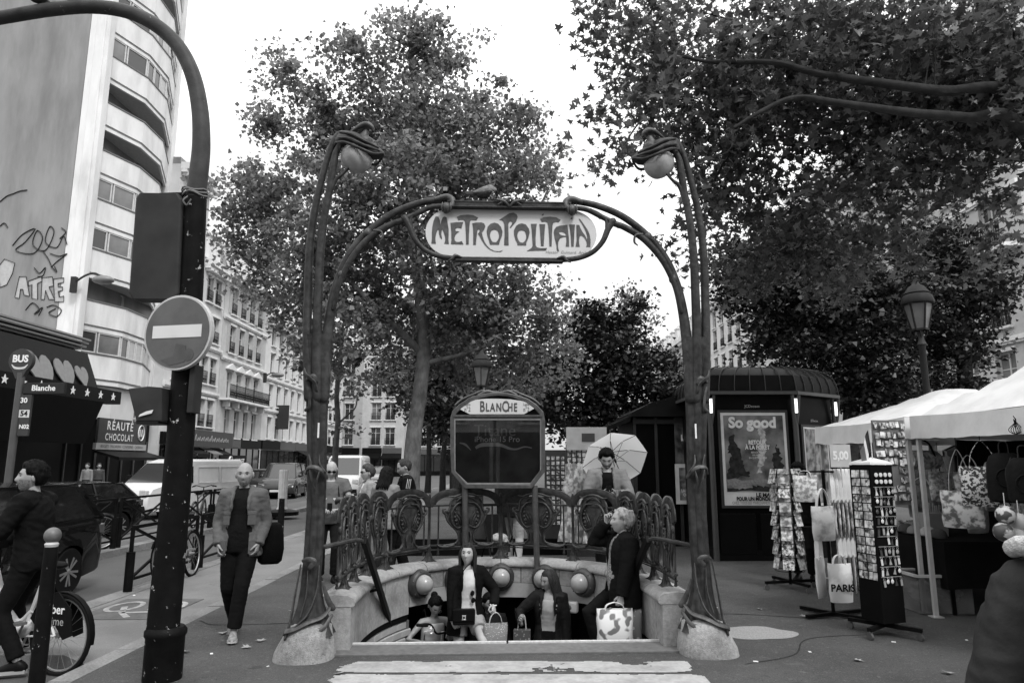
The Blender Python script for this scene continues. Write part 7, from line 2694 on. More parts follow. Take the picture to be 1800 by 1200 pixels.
def tote(label, loc, rz, w=.34, h=.38, strap=.28, mat=None, smat=None, group=None, bulge=.03, cat='bag', name='tote_bag', letters=None):
 """bag hanging by its straps from loc"""
 t = thing(name, label, cat, loc, rz, group)
 mb = MB()
 rings = []
 for k in range(9):
  z = -strap - h * k / 8
  b_ = bulge * math.sin(math.pi * min(1, (k + .6) / 8.6)) + .004
  ring = []
  for a in np.linspace(0, 2 * math.pi, 20, endpoint=False):
   x = w / 2 * math.copysign(abs(math.cos(a)) ** .5, math.cos(a)) * (1 + .03 * math.sin(k * 1.3))
   y = b_ * math.copysign(abs(math.sin(a)) ** .8, math.sin(a)) + .010 * mnoise.noise(Vector((x * 9, k * .6, loc[0] * 5 + loc[1])))
   ring.append(Vector((x, y, z + .006 * math.cos(2 * a))))
  rings.append(ring)
 mb.loft(rings)
 mb.build('body', mat or bag_mats[0], t)
 mb = MB()
 for s_ in (-1, 1):
  mb.tube(cr([(-w * .28, s_ * .01, -strap - .03), (-w * .22, s_ * .012, -strap * .5), (-.02, s_ * .006, -.01), (.02, s_ * .006, -.01), (w * .22, s_ * .012, -strap * .5), (w * .28, s_ * .01, -strap - .03)], 4), .014, 6, .25)
 mb.build('strap', smat or m_cream, t)
 if letters:
  text(letters, .11, ik, t, Matrix.Translation((0, -bulge - .006, -strap - h * .62)), bold=.003)
 return t
rz0 = R(10)
fx = lambda dx, dy, z: Vector((3.72 + dx * math.cos(rz0) - dy * math.sin(rz0), 8.45 + dx * math.sin(rz0) + dy * math.cos(rz0), z))
tote('cream tote bag with dotted print hanging lowest on the left of the bag rack', fx(-.18, -.22, 1.45), rz0, .30, .38, .20, bag_mats[3])
tote('small printed pouch hanging at the upper left corner of the bag rack', fx(-.32, -.12, 1.66), R(-30), .26, .30, .06, bag_mats[2])
for k in range(7):
 tote('narrow folded tote with long pale straps in the upper row of the bag rack', fx(.02 + k * .058, -.12 + .01 * k, 1.66), R(74), .30, .42, .34, bag_mats[k % 2 * 2], group='upper row of folded totes', bulge=.014)
for k in range(6):
 tote('narrow folded tote in the lower row of the bag rack', fx(.06 + k * .058, -.12 + .01 * k, 1.0), R(72), .28, .42, .30, bag_mats[(k + 1) % 3], group='lower row of folded totes', bulge=.014)
tote('plain white tote hanging in the lower row at the edge of the bag rack', fx(-.22, -.14, .98), R(50), .30, .44, .30, m_cream, bulge=.02)
tote('white bag printed PARIS hanging near the ground on the bag rack', fx(-.06, -.26, .72), R(0), .26, .42, .10, bag_mats[1], letters='PARIS', bulge=.05)
# price sign and flag over the rack
ps = thing('price_sign', 'grey card price sign reading 5,00 above the tote bags', 'sign', P(1478, 810, 8.2))
mb = MB()
mb.box((0, 0, .06), (.24, .006, .26))
mb.tube([(0, .01, -.3), (0, .01, 0)], .006, 5)
mb.build('card', M('grey card', .42), ps, smooth=False)
text('5,00', .13, m_txt, ps, Matrix.Translation((0, -.006, .06)), bold=.006, sx=.8)
fg = thing('flag', 'small tricolour flag on a stick standing out of the souvenir rack', 'flag', P(1533, 800, 7.5))
mb = MB()
mb.tube([(0, 0, -.12), (0, 0, .28)], .006, 6)
mb.build('stick', m_cream, fg)
for k, v in enumerate((.04, .6, .14)):
 mb = MB()
 g = []
 for i in range(5):
  t_ = (k + i / 4) / 3
  x = -.02 - t_ * .10
  sag = t_ * .22
  g.append([Vector((x, .02 * math.sin(t_ * 7), .27 - sag)), Vector((x + .02, .02 * math.sin(t_ * 7 + .6), .27 - sag - .19))])
 mb.loft(g, closed=False, cap=False)
 mb.build('flag_stripe', M('flag cloth %.2f' % v, v, rough=.8), fg)
# pegboard with trinkets on the tent leg
pb = thing('trinket_board', 'hanging board crowded with key rings and packets on the tent leg', 'display board', (4.45, 8.25, 1.28), R(6))
mb = MB()
mb.box((0, .02, .47), (.40, .02, .98))
mb.build('board', M('grey board', .13, rough=.7), pb, smooth=False)
pk = card_mesh(.05, .07, 'packet')
for r_ in range(9):
 for c_ in range(7):
  z = .02 + r_ * .105
  if r_ in (2, 3) and c_ < 5:
   continue
  o = part('packet', pk, card_mats[0], pb, (-.165 + c_ * .055 + random.uniform(-.008, .008), -.004 - .02 * random.random(), z + random.uniform(-.015, .015)), (R(-8), random.uniform(-.15, .15), random.uniform(-.3, .3)))
  o.material_slots[0].link = 'OBJECT'
  o.material_slots[0].material = random.choice(card_mats)
# bags hung along the tent edge
def hook(t, L=.16):
 mb = MB()
 mb.tube([(0, 0, 0), (0, 0, L)], .004, 5)
 mb.build('hook', m_black2, t)
t = tote('large picture tote bag hung by one strap from the near tent edge', P(1681, 792, 7.9), R(-38), .40, .40, .44, bag_mats[0], bulge=.06)
hook(t)
t = tote('slouchy hobo bag with black lettering pattern hung beside the backpacks', P(1722, 775, 7.3), R(-30), .42, .40, .26, splat_mat('letter print', .03, .55, 34, .8, 3.1, .02, 2), splat_mat('letter print strap', .03, .55, 34, .8, 3.1, .02, 2), bulge=.09)
hook(t)
db = thing('duffel_bag', 'pale rolled duffel bag with dark end hung inside the tent', 'bag', P(1620, 808, 8.9), R(20))
mb = MB()
mb.lathe([(.02, -.24), (.11, -.235), (.12, -.2), (.12, .2), (.11, .235), (.02, .24)], 16, (0, 0, 0), Matrix.Rotation(math.pi / 2, 3, 'Y'))
mb.build('body', splat_mat('duffel print', .15, .6, 18), db)
mb = MB()
mb.tube(cr([(-.1, -.11, .04), (-.08, -.06, .2), (0, 0, .26), (.08, -.06, .2), (.1, -.11, .04)], 4), .015, 6, .4)
mb.build('strap', m_black2, db)
def backpack(label, loc, rz, w=.32, h=.46, v=.015, letters=None):
 t = thing('backpack', label, 'backpack', loc, rz)
 mb = MB()
 rings = []
 for k, (z, sx, sy) in enumerate(((0, .5, .4), (-.03, .75, .7), (-.10, .92, .95), (-.25, 1.0, 1.0), (-.40, 1.0, 1.0), (-.46, .95, .9), (-.48, .7, .6))):
  ring = []
  for a in np.linspace(0, 2 * math.pi, 24, endpoint=False):
   ring.append(Vector((w / 2 * sx * math.copysign(abs(math.cos(a)) ** .6, math.cos(a)), .10 * sy * math.copysign(abs(math.sin(a)) ** .7, math.sin(a)), z * h / .46 - .1)))
  rings.append(ring)
 mb.loft(rings)
 mb.tube([Vector((.10 * math.cos(a), -.11, -.34 + .09 * math.sin(a))) for a in np.linspace(0, 6.283, 20, endpoint=False)], .008, 5, closed=True)
 mb.build('body', M('black nylon', v, rough=.6, bump=.3, bscale=30), t)
 mb = MB()
 mb.tube(cr([(-.04, 0, -.1), (-.03, 0, 0), (.03, 0, 0), (.04, 0, -.1)], 4), .012, 6, .5)
 for s_ in (-1, 1):
  mb.tube(cr([(s_ * .08, .09, -.1), (s_ * .13, .12, -.25), (s_ * .11, .10, -.5)], 4), .02, 6, .3)
 mb.build('strap', M('webbing', .03), t)
 if letters:
  text(letters, .075, m_txt, t, Matrix.Translation((.06, -.106, -.3)) @ Matrix.Rotation(R(-90), 4, 'Y'), sx=.9)
 return t
t = backpack('black backpack lettered PARIS hung beside the lettered hobo bag', P(1762, 778, 7.0), R(-28), .34, .46, .02, 'PARIS')
t = backpack('black backpack with white straps at the tent pole with wire hangers', P(1796, 785, 6.6), R(-25), .30, .4, .015)
tote('dark satchel with pale flap hung deep inside the stall', P(1618, 838, 9.3), R(-20), .34, .42, .1, splat_mat('dark satchel', .03, .2, 9), bulge=.05)
for k, (u, v, Y, rz_, w_, m_) in enumerate(((1648, 800, 8.9, 10, .30, 2), (1700, 800, 8.6, -20, .34, 0), (1735, 812, 8.4, 30, .30, 3), (1660, 850, 9.4, 0, .32, 2), (1712, 858, 9.2, 15, .34, 1), (1775, 820, 7.8, -10, .32, 2))):
 hook(tote(['printed bag hung behind the picture tote', 'wide printed bag in the second row under the tent', 'grey bag behind the lettered hobo bag', 'low printed bag over the souvenir table', 'pale bag hung low over the souvenir table', 'printed bag behind the black backpacks'][k], P(u, v, Y), R(rz_), w_, .36, .2, bag_mats[m_], bulge=.05))
for k in range(7):
 cp_ = thing('cap', 'souvenir cap lying in a row on the dark table', 'cap', (5.2 + .02 * (k % 2), 8.75 + k * .24, .84), R(-90 + 8 * (k % 3)), 'caps on the souvenir table')
 mb = MB()
 mb.lathe([(.10, 0), (.10, .04), (.085, .08), (.05, .105), (.01, .112)], 14)
 mb.build('crown', M('cap cloth %d' % (k % 3), (.05, .3, .14)[k % 3], rough=.85), cp_)
 mb = MB()
 mb.loft([[Vector((x, -.08 - d_, .012 + .01 * abs(x) * 8)) for x in (-.08, -.04, 0, .04, .08)] for d_ in (0, .05, .085)], closed=False, cap=False)
 mb.build('peak', M('cap peak', .03), cp_)
# footballs in a net
for k, (u, v) in enumerate(((1768, 905), (1792, 918), (1764, 934), (1788, 942))):
 fb = thing('football', ['printed football at the top of the hanging net', 'dark printed football in the hanging net', 'pale football low in the hanging net', 'football at the bottom of the hanging net'][k], 'ball', P(u, v, 6.5 + .06 * (k % 2)))
 mb = MB()
 mb.ball((0, 0, 0), .085, 18, 12)
 mb.build('ball', splat_mat('football print %d' % k, .06, .5, 13, .4, k + 2.2, .03, 2, 'voronoi' if k % 2 else 'noise'), fb, smooth='all')
 mb = MB()
 mb.tube([(0, 0, .08), (0, 0, .2)], .004, 4)
 mb.build('net_cord', m_cream, fb)
# wire hangers at the tent seam
wh = thing('wire_hangers', 'bunch of wire hangers tied to the tent seam', 'hanger', P(1782, 740, 6.6))
mb = MB()
for k in range(4):
 mb.tube(cr([(0, 0, .05), (.02, 0, 0), (-.06 + .03 * k, .01 * k, -.08), (.0 + .02 * k, .02 * k, -.12), (.07 - .02 * k, 0, -.08), (0, 0, .02)], 5), .0035, 5)
mb.build('wire', m_black2, wh)
# second display behind the umbrella man : card wall and scarves
dw = thing('card_display', 'white topped display wall full of small cards behind the man with the phone', 'display board', (P(1032, 850, 13.6).x, 13.6, 0))
mb = MB()
mb.box((0, 0, 1.05), (.80, .06, 2.1))
mb.build('board', M('display board', .05), dw, smooth=False)
mb = MB()
mb.box((0, -.04, 2.2), (.78, .05, .44))
tp = mb.build('header', M('white header', .5), dw, smooth=False)
mb = MB()
mb.box((.03, -.07, 2.22), (.25, .01, .16))
mb.build('header_picture', M('dark print', .06), tp, smooth=False)
for r_ in range(18):
 for c_ in range(8):
  o = part('small_card', cm, card_mats[0], dw, (-.34 + c_ * .096, -.04, .38 + r_ * .092), (R(-6), 0, 0), (1.3, 1, 1))
  o.material_slots[0].link = 'OBJECT'
  o.material_slots[0].material = random.choice(card_mats)
for k in range(5):
 sc_ = thing('scarf', 'long pale printed scarf hanging beside the card display', 'scarf', (P(1000 + k * 9, 830, 12.9 - .05 * k).x, 12.9 - .05 * k, 1.72), R(10 * k), 'scarves by the card display')
 mb = MB()
 g = []
 for i in range(12):
  z = -i * .125
  w_ = .07 + .012 * i
  g.append([Vector((-w_ + .02 * math.sin(i + k), .015 * math.sin(i * 1.3), z)), Vector((-w_ * .3, .04 * math.sin(i + 1 + k), z)), Vector((w_ * .3, -.03, z)), Vector((w_ + .02 * math.sin(i * .8 + k), .02, z))])
 mb.loft(g, closed=False, cap=False)
 mb.tube([(0, 0, -.02), (0, 0, .08)], .01, 5)
 mb.build('cloth', splat_mat('scarf print %d' % k, .25, .68, 9, .85, k, .06), sc_)
# a second dark card rack to its left
d2 = thing('magnet_display', 'dark display panel with rows of magnets behind the rear balustrade', 'display board', (P(990, 900, 14.6).x, 14.6, 0))
mb = MB()
mb.box((0, 0, 1.0), (.75, .06, 2.0))
mb.build('board', M('display board', .05), d2, smooth=False)
for r_ in range(14):
 for c_ in range(7):
  o = part('small_card', cm, card_mats[0], d2, (-.3 + c_ * .1, -.04, .5 + r_ * .1), (R(-6), 0, 0), (1.2, 1, .9))
  o.material_slots[0].link = 'OBJECT'
  o.material_slots[0].material = random.choice(card_mats)
# ------------------------------------------------------------------ fallen leaves and paper scraps
m_litter = [M('dry leaf', .3, rough=.8, var=.3), M('paper scrap', .7, rough=.8)]
mb = MB()
mb.add([tuple(v * np.array([.10, .10, .07])) for v in LEAFS], LEAFS_F)
lf = mb.mesh('fallen_leaf', False)
mb = MB()
mb.box((0, 0, .004), (.05, .03, .006))
sc2 = mb.mesh('paper_scrap', False)
spots = [(1330, 1070), (1420, 1085), (440, 1137), (462, 1128), (510, 1075), (1662, 1182), (1500, 1160), (1260, 1150), (330, 1145), (600, 1185), (392, 1112), (1590, 1045)]
for k, (u, v) in enumerate(spots):
 q = G(u, v)
 o = mk('fallen_leaf', lf, m_litter[0], None, loc=(q.x, q.y, .012), rot=(random.uniform(-.2, .2), random.uniform(-.2, .2), random.uniform(0, 6)))
 tag(o, 'dry fallen leaf lying on the dark pavement', 'leaf', 'fallen leaves on the pavement')
for k in range(26):
 u, v = random.uniform(230, 1780), random.uniform(1040, 1190)
 if 560 < u < 1230:
  continue
 q = G(u, v)
 o = mk('paper_scrap', sc2, m_litter[1], None, loc=(q.x, q.y, .002), rot=(0, 0, random.uniform(0, 6)))
 o.scale = [random.uniform(.4, 1)] * 3
 tag(o, 'tiny white paper scrap on the dark pavement', 'litter', 'paper scraps on the pavement')
# ------------------------------------------------------------------ people
def skin_mat(v):
 return M('skin %.2f' % v, v, rough=.55, var=.08, scale=25)
def cloth(name, v, rough=.85, bump=.25, bs=35, var=.12):
 return M(name, v, rough=rough, var=var, scale=9, bump=bump, bscale=bs, spec=.08)
def ik(a, c, l1, l2, pole):
 a, c = Vector(a), Vector(c)
 d = c - a
 L = min(d.length, (l1 + l2) * .999)
 u = d.normalized()
 c = a + u * L
 x = (l1 * l1 - l2 * l2 + L * L) / (2 * L)
 h = math.sqrt(max(0, l1 * l1 - x * x))
 p = Vector(pole) - u * Vector(pole).dot(u)
 if p.length < 1e-5:
  p = Vector((0, 1, 0))
 return a + u * x + p.normalized() * h, c
def head_pt(d, grow=0.0, fem=False):
 """point on the head for unit direction d (front = -y)"""
 dx, dy, dz = d
 rx, ry, rz = (.076, .096, .116) if not fem else (.073, .093, .113)
 x, y, z = rx * dx, ry * dy, rz * dz
 if z < 0:
  t = -z / rz
  x *= 1 - (.30 if not fem else .38) * t ** 1.4
  if y > 0:
   y *= 1 - .5 * t
  else:
   y *= 1 - .04 * t
   y -= .018 * t * (1 - abs(dx))
 elif y > 0:
  y *= 1.05
 if y < 0:
  g = math.exp
  front = min(1, max(0, (-dy - .15) / .35))
  k = 0.0
  if -.045 < z < .03:
   hz = (.03 - z) / .058
   hz = hz if hz < 1 else max(0, 1 - (hz - 1) * 3.2)
   k += (.027 if not fem else .021) * hz * g(-(x / (.012 + .004 * hz)) ** 2)
  k += (.006 if not fem else .003) * g(-((z - .032) / .010) ** 2) * g(-(x / .05) ** 2)
  k -= .010 * g(-((abs(x) - .031) / .016) ** 2 - ((z - .012) / .012) ** 2)
  k += .006 * g(-((z + .060) / .010) ** 2) * g(-(x / .022) ** 2)
  k -= .005 * g(-((z + .061) / .0035) ** 2) * g(-(x / .022) ** 2)
  k += .009 * g(-((z + .095) / .016) ** 2) * g(-(x / .024) ** 2)
  k += .005 * g(-((abs(x) - .045) / .02) ** 2 - ((z + .012) / .02) ** 2)
  y -= k * front
 p = Vector((x, y, z))
 if grow:
  p += Vector((dx, dy, dz)) * grow
 return p
NU, NV = 44, 34
def head_dirs():
 rows = []
 for j in range(NV + 1):
  t = math.pi * j / NV
  rows.append([(math.sin(t) * math.cos(2 * math.pi * i / NU), math.sin(t) * math.sin(2 * math.pi * i / NU), math.cos(t)) for i in range(NU)])
 return rows
HD = head_dirs()
def grid_faces(keep=None):
 fs = []
 for j in range(NV):
  for i in range(NU):
   q = (j * NU + i, (j + 1) * NU + i, (j + 1) * NU + (i + 1) % NU, j * NU + (i + 1) % NU)
   if keep is None or all(keep[k] for k in q):
    fs.append(q)
 return fs
def add_head(mb, T, fem):
 vs = [T @ head_pt(d, 0, fem) for r in HD for d in r]
 mb.add(vs, grid_faces())
 for s_ in (-1, 1):
  # ears
  mb.ball(T @ Vector((s_ * .076, .012, -.004)), (.011, .02, .032), 10, 8, (T.to_3x3() @ Matrix.Rotation(s_ * .35, 3, 'Z')))
def sstep(a, b, x):
 t = max(0, min(1, (x - a) / (b - a)))
 return t * t * (3 - 2 * t)
def hair_cap(T, fem, thick, style, seed):
 vs, keep = [], []
 for r in HD:
  for d in r:
   phi = abs(math.degrees(math.atan2(d[0], -d[1])))
   front = {'short': .062, 'receding': .088, 'long': .066, 'bob': .05, 'bun': .066, 'fringe': .03}.get(style, .06)
   zb = {'short': -.072, 'receding': -.075, 'long': -.09, 'bob': -.09, 'bun': -.05, 'fringe': -.08}.get(style, -.07)
   zmin = front + (.012 - front) * sstep(45, 68, phi) + (zb - .012) * sstep(82, 120, phi)
   p0 = head_pt(d, 0, fem)
   m_ = (p0.z - zmin) / .018
   th = thick * sstep(0, 1.6, m_) * (1 + .5 * mnoise.noise(Vector(d) * 9 + Vector((seed, 0, 0)))) * (1.15 if d[2] > .5 else 1)
   if style == 'receding' and d[2] > .7:
    th *= .35
   vs.append(T @ head_pt(d, th - .004 * (m_ < 0), fem))
   keep.append(m_ > -.9)
 mb = MB()
 mb.add(vs, grid_faces(keep))
 return mb
def hair_locks(mb, T, fem, length, n=46, seed=0, gap=62, spread=.02, front_drop=0.0):
 rn = random.Random(seed)
 for k in range(n):
  phi = R(gap + (360 - 2 * gap) * (k + rn.random() * .6) / n)
  sx, sy = math.sin(phi), -math.cos(phi)
  p1 = head_pt((sx * .5, sy * .5, .86), .006, fem)
  p2 = head_pt((sx * .98, sy * .98, .12), .012, fem)
  L = length * rn.uniform(.88, 1.05)
  p3 = Vector((p2.x * 1.02, max(p2.y, -.035) * 1.0 + .01, -.09))
  p4 = Vector((p3.x * (1 + spread * 3) + rn.uniform(-.01, .01), p3.y + .02 + rn.uniform(-.012, .012), -.12 - L * .5))
  p5 = Vector((p4.x * .98 + rn.uniform(-.015, .015), p4.y + rn.uniform(-.01, .02), -.12 - L))
  mb.tube([T @ q for q in cr([p1, p2, p3, p4, p5], 4)], [.014, .018, .02, .018, .006], 6, .55)
def add_hand(mb, wrist, fdir, back, side, curl=.35, grip=None, spreadf=0.0):
 """palm and five fingers; fdir finger direction, back = back-of-hand normal, side +1 left / -1 right"""
 x = Vector(fdir).normalized()
 z = Vector(back) - x * Vector(back).dot(x)
 z = z.normalized() if z.length > 1e-4 else Vector((0, 0, 1))
 y = z.cross(x)
 T = Matrix((x, y, z)).transposed()
 W = lambda a, b_, c_: Vector(wrist) + T @ Vector((a, b_, c_))
 rings = []
 for a, hw, hz in ((-.03, .022, .019), (.0, .025, .017), (.03, .035, .015), (.065, .041, .014), (.092, .038, .011)):
  rings.append([W(a, hw * math.cos(t), hz * math.sin(t)) for t in np.linspace(0, 2 * math.pi, 12, endpoint=False)])
 mb.loft(rings)
 ts = -side          # thumb side in y
 for k, (yy, L) in enumerate(((.030, .068), (.011, .076), (-.009, .071), (-.028, .056))):
  c = curl * (1 + .12 * k) if not hasattr(curl, '__len__') else curl[k]
  p = Vector((.088 - .006 * abs(k - 1), yy * ts, 0))
  ang = 0
  pts = [p]
  for sgm in (.45, .32, .23):
   ang += c
   p = p + Vector((math.cos(ang), spreadf * yy * 4 * ts, -math.sin(ang))) * L * sgm
   pts.append(p)
  mb.tube([W(*q) for q in pts], [.0095, .009, .008, .0065], 8, rnd=True)
 c = curl if not hasattr(curl, '__len__') else curl[0]
 b0 = Vector((.012, .030 * ts, -.004))
 b1 = b0 + Vector((.030, .026 * ts, -.012))
 b2 = b1 + Vector((.030, .008 * ts - .012 * ts * min(1, c), -.012 - .012 * min(1, c)))
 mb.tube([W(*q) for q in (b0, b1, b2)], [.014, .011, .008], 8, rnd=True)
def disp(me, amp, freq=(8, 8, 13), seed=0.0):
 n = len(me.vertices)
 co = np.empty(n * 3, np.float32)
 no = np.empty(n * 3, np.float32)
 me.vertices.foreach_get('co', co)
 me.vertex_normals.foreach_get('vector', no)
 co = co.reshape(-1, 3)
 no = no.reshape(-1, 3)
 d = np.empty(n, np.float32)
 for i in range(n):
  x, y, z = co[i]
  q = Vector((x * freq[0] + seed, y * freq[1] + .4 * z * freq[2], z * freq[2]))
  a = mnoise.noise(q)
  d[i] = (1 - abs(a) * 2.2) * .7 + .5 * mnoise.noise(q * 2.3)
 co += no * (d * amp)[:, None]
 me.vertices.foreach_set('co', co.ravel())
 me.update()
class Body:
 pass
def person(label, loc, rz, H=1.75, skin=.3, fem=False, head=(0, 0, 0), lean=(0, 0), hands=None, elbow=None, feet=None, knee=None, fdir=None, back=None, curl=(.5, .5),
           top=None, jacket=None, legs=None, shoes=None, hair=None, bulk=1.0, extra=None, cat='person', footdir=None, beard=0.0, brow=.03, crouch=0.0, toe=None):
 t = thing('person', label, cat, loc, rz)
 k = H / 1.75
 t.scale = (k, k, k)
 B = Body()
 sk = skin_mat(skin)
 cz = -crouch
 pel = Vector((0, 0, .95 + cz))
 lx, ly = lean
 chest = Vector((lx * .55, ly * .55, 1.30 + cz))
 neck = Vector((lx * .95, ly * .95, 1.475 + cz))
 hc = Vector((lx * 1.08, ly * 1.08 - .018, 1.628 + cz))
 B.neck, B.chest, B.pel = neck, chest, pel
 spine = lambda z: cr([pel + Vector((0, 0, -.1)), pel, chest, neck, hc], 8)
 def sp(z):
  zz = z + cz
  if z <= .95:
   return Vector((0, 0, zz))
  f = (z - .95) / .525
  return Vector((lx * f * (.7 + .3 * f) * .95, ly * f * (.7 + .3 * f) * .95, zz))
 sw = (.185 if not fem else .160) * (.5 + .5 * bulk)
 hw = .092 if not fem else .098
 sh = {s_: sp(1.415) + Vector((s_ * sw, .005, 0)) for s_ in (-1, 1)}
 hip = {s_: pel + Vector((s_ * hw, 0, -.04)) for s_ in (-1, 1)}
 hands = hands or {}
 feet = feet or {}
 elbow = elbow or {}
 knee = knee or {}
 hd, el, wr, kn, an = {}, {}, {}, {}, {}
 for s_ in (-1, 1):
  tgt = hands.get(s_, (s_ * (sw + .07), -.04, .84))
  el[s_], wr[s_] = ik(sh[s_], tgt, .285, .255, elbow.get(s_, (s_ * .55, 1, -.25)))
  tf = feet.get(s_, (s_ * .10, .0, .085))
  kn[s_], an[s_] = ik(hip[s_], tf, .43, .43, knee.get(s_, (s_ * .12, -1, 0)))
 B.wr, B.el, B.sh, B.an, B.kn = wr, el, sh, an, kn
 TH = Matrix.Translation(hc) @ Matrix.Rotation(R(head[0]), 4, 'Z') @ Matrix.Rotation(R(head[1]), 4, 'X') @ Matrix.Rotation(R(head[2]), 4, 'Y') @ Matrix.Diagonal((1.1, 1.1, 1.1, 1))
 B.TH = TH
 def torso(mb, z0, z1, g, gap=None, belly=0.0, flare=0.0, n=28):
  prof = [(.84, .168, .118), (.92, .172, .122), (1.0, .162, .112), (1.10, .150, .105), (1.2, .156, .112), (1.3, .168, .120), (1.38, .166, .112), (1.43, .135, .09), (1.465, .085, .07)]
  if fem:
   prof = [(.84, .172, .12), (.92, .170, .118), (1.0, .150, .104), (1.10, .132, .095), (1.2, .142, .112), (1.29, .150, .128), (1.38, .145, .10), (1.43, .118, .082), (1.465, .072, .062)]
  zs = np.linspace(z0, z1, 16)
  rings = []
  for z in zs:
   pz = max(.84, min(1.465, z))
   for i in range(len(prof) - 1):
    if prof[i][0] <= pz <= prof[i + 1][0]:
     f = (pz - prof[i][0]) / (prof[i + 1][0] - prof[i][0])
     rx = prof[i][1] + (prof[i + 1][1] - prof[i][1]) * f
     ry = prof[i][2] + (prof[i + 1][2] - prof[i][2]) * f
     break
   rx = rx * bulk + g
   ry = ry * (bulk * .8 + .2) + g
   ry += belly * math.exp(-((z - 1.08) / .12) ** 2)
   rx += flare * max(0, 1.05 - z)
   ry += flare * .8 * max(0, 1.05 - z)
   c = sp(z)
   if gap is None:
    rings.append([c + Vector((rx * math.cos(a), ry * math.sin(a) - belly * .4 * math.exp(-((z - 1.08) / .12) ** 2), 0)) for a in np.linspace(0, 2 * math.pi, n, endpoint=False)])
   else:
    f = (z - z0) / (z1 - z0)
    ga = R(gap[0] + (gap[1] - gap[0]) * f)
    aa = np.linspace(-math.pi / 2 + ga, 3 * math.pi / 2 - ga, n)
    th = .026
    outer = [c + Vector((rx * math.cos(a), ry * math.sin(a), 0)) for a in aa]
    inner = [c + Vector(((rx - th) * math.cos(a), (ry - th) * math.sin(a), 0)) for a in reversed(aa)]
    rings.append(outer + inner)
  mb.loft(rings)
 def sleeves(mb, g, upto=1.0, w=1.0, which=(-1, 1)):
  for s_ in which:
   a = sp(1.415) + Vector((s_ * sw * .35, 0, .0))
   full = [a, sh[s_], sh[s_].lerp(el[s_], .5), el[s_], el[s_].lerp(wr[s_], .5), wr[s_]]
   rad = [.075 * w + g, .062 * w + g, .050 * w + g, .043 * w + g, .038 * w + g, .031 * w + g]
   if upto < 1:
    m_ = 1 + max(1, round(upto * 5))
    full, rad = full[:m_], rad[:m_]
   mb.tube(full, rad, 14, rnd=upto == 1 and False)
 # --- body: torso, neck and limbs as one skin, head and hands joined on
 mb = MB()
 torso(mb, .84, 1.465, -.006)
 mb.tube([sp(1.42), neck, hc + Vector((0, .012, -.06))], [.06, .053 if not fem else .045, .05 if not fem else .043], 12)
 sleeves(mb, -.004 if not fem else -.010)
 for s_ in (-1, 1):
  lw = 1.0 if not fem else .98
  mb.tube([hip[s_] + Vector((0, 0, .04)), hip[s_], hip[s_].lerp(kn[s_], .5), kn[s_], kn[s_].lerp(an[s_], .4), an[s_]], [.082 * lw, .085 * lw, .072 * lw, .052, .052, .036], 12)
 core = remesh(mb, .014, 4)
 bm = bmesh.new()
 bm.from_mesh(core)
 bpy.data.meshes.remove(core)
 mb = MB()
 add_head(mb, TH, fem)
 fdir = fdir or {}
 back = back or {}
 for s_ in (-1, 1):
  fd = Vector(fdir.get(s_, (wr[s_] - el[s_])))
  bk_ = Vector(back.get(s_, (s_ * 1, -.2, 0)))
  add_hand(mb, wr[s_], fd, bk_, s_, curl[0 if s_ < 0 else 1])
 m2 = mb.mesh('t')
 bm.from_mesh(m2)
 bpy.data.meshes.remove(m2)
 me = bpy.data.meshes.new('body')
 bm.to_mesh(me)
 bm.free()
 me.polygons.foreach_set('use_smooth', [True] * len(me.polygons))
 body = mk('body', me, sk, t)
 # --- face details
 mb = MB()
 for s_ in (-1, 1):
  mb.ball(TH @ Vector((s_ * .031, -.083, .011)), (.0092, .006, .0036), 10, 6, TH.to_3x3())
 mb.build('eye', M('eye', .03, rough=.2), body, smooth='all')
 mb = MB()
 for s_ in (-1, 1):
  mb.tube([TH @ Vector(q) for q in ((s_ * .013, -.094, .027), (s_ * .03, -.093, .033), (s_ * .05, -.078, .027))], [.003, .0038, .0016], 6, .7)
 mb.build('eyebrow', M('brow %.2f' % brow, brow, rough=.8), body)
 mb = MB()
 mb.tube([TH @ Vector(q) for q in ((-.023, -.094, -.061), (-.008, -.102, -.0585), (0, -.103, -.0595), (.008, -.102, -.0585), (.023, -.094, -.061))], [.002, .0055, .0055, .0055, .002], 6, .8)
 mb.build('lips', M('lips %.2f' % (skin * .55), skin * .55, rough=.45), body)
 # --- hair
 if hair:
  hm = M('hair %.3f' % hair[1], hair[1], rough=.5, var=.45, scale=40, bump=.5, bscale=90, stretch=(1, 1, .2))
  mb = hair_cap(TH, fem, hair[2], hair[0], loc[0] * 3.3)
  if len(hair) > 3:
   hair_locks(mb, TH, fem, hair[3], seed=int(abs(loc[0]) * 100))
  if hair[0] == 'bun':
   mb.ball(TH @ Vector((0, .10, .07)), (.05, .045, .05), 12, 8)
  mb.build('hair', hm, t, smooth='all')
 if beard:
  vs, keep = [], []
  for r in HD:
   for d in r:
    p0 = head_pt(d, 0, fem)
    m_ = (d[1] < -.1) and (p0.z < (-.046 if beard < .17 and beard > .15 else -.038) if abs(p0.x) < .034 else p0.z < (-.075 if beard < .17 and beard > .15 else -.02)) and not (abs(p0.x) < .016 and -.064 < p0.z < -.052)
    vs.append(TH @ head_pt(d, .0035 if m_ else -.003, fem))
    keep.append(m_)
  mb = MB()
  mb.add(vs, grid_faces(keep))
  mb.build('beard', M('stubble %.2f' % beard, beard, rough=.85, var=.5, scale=120), t, smooth='all')
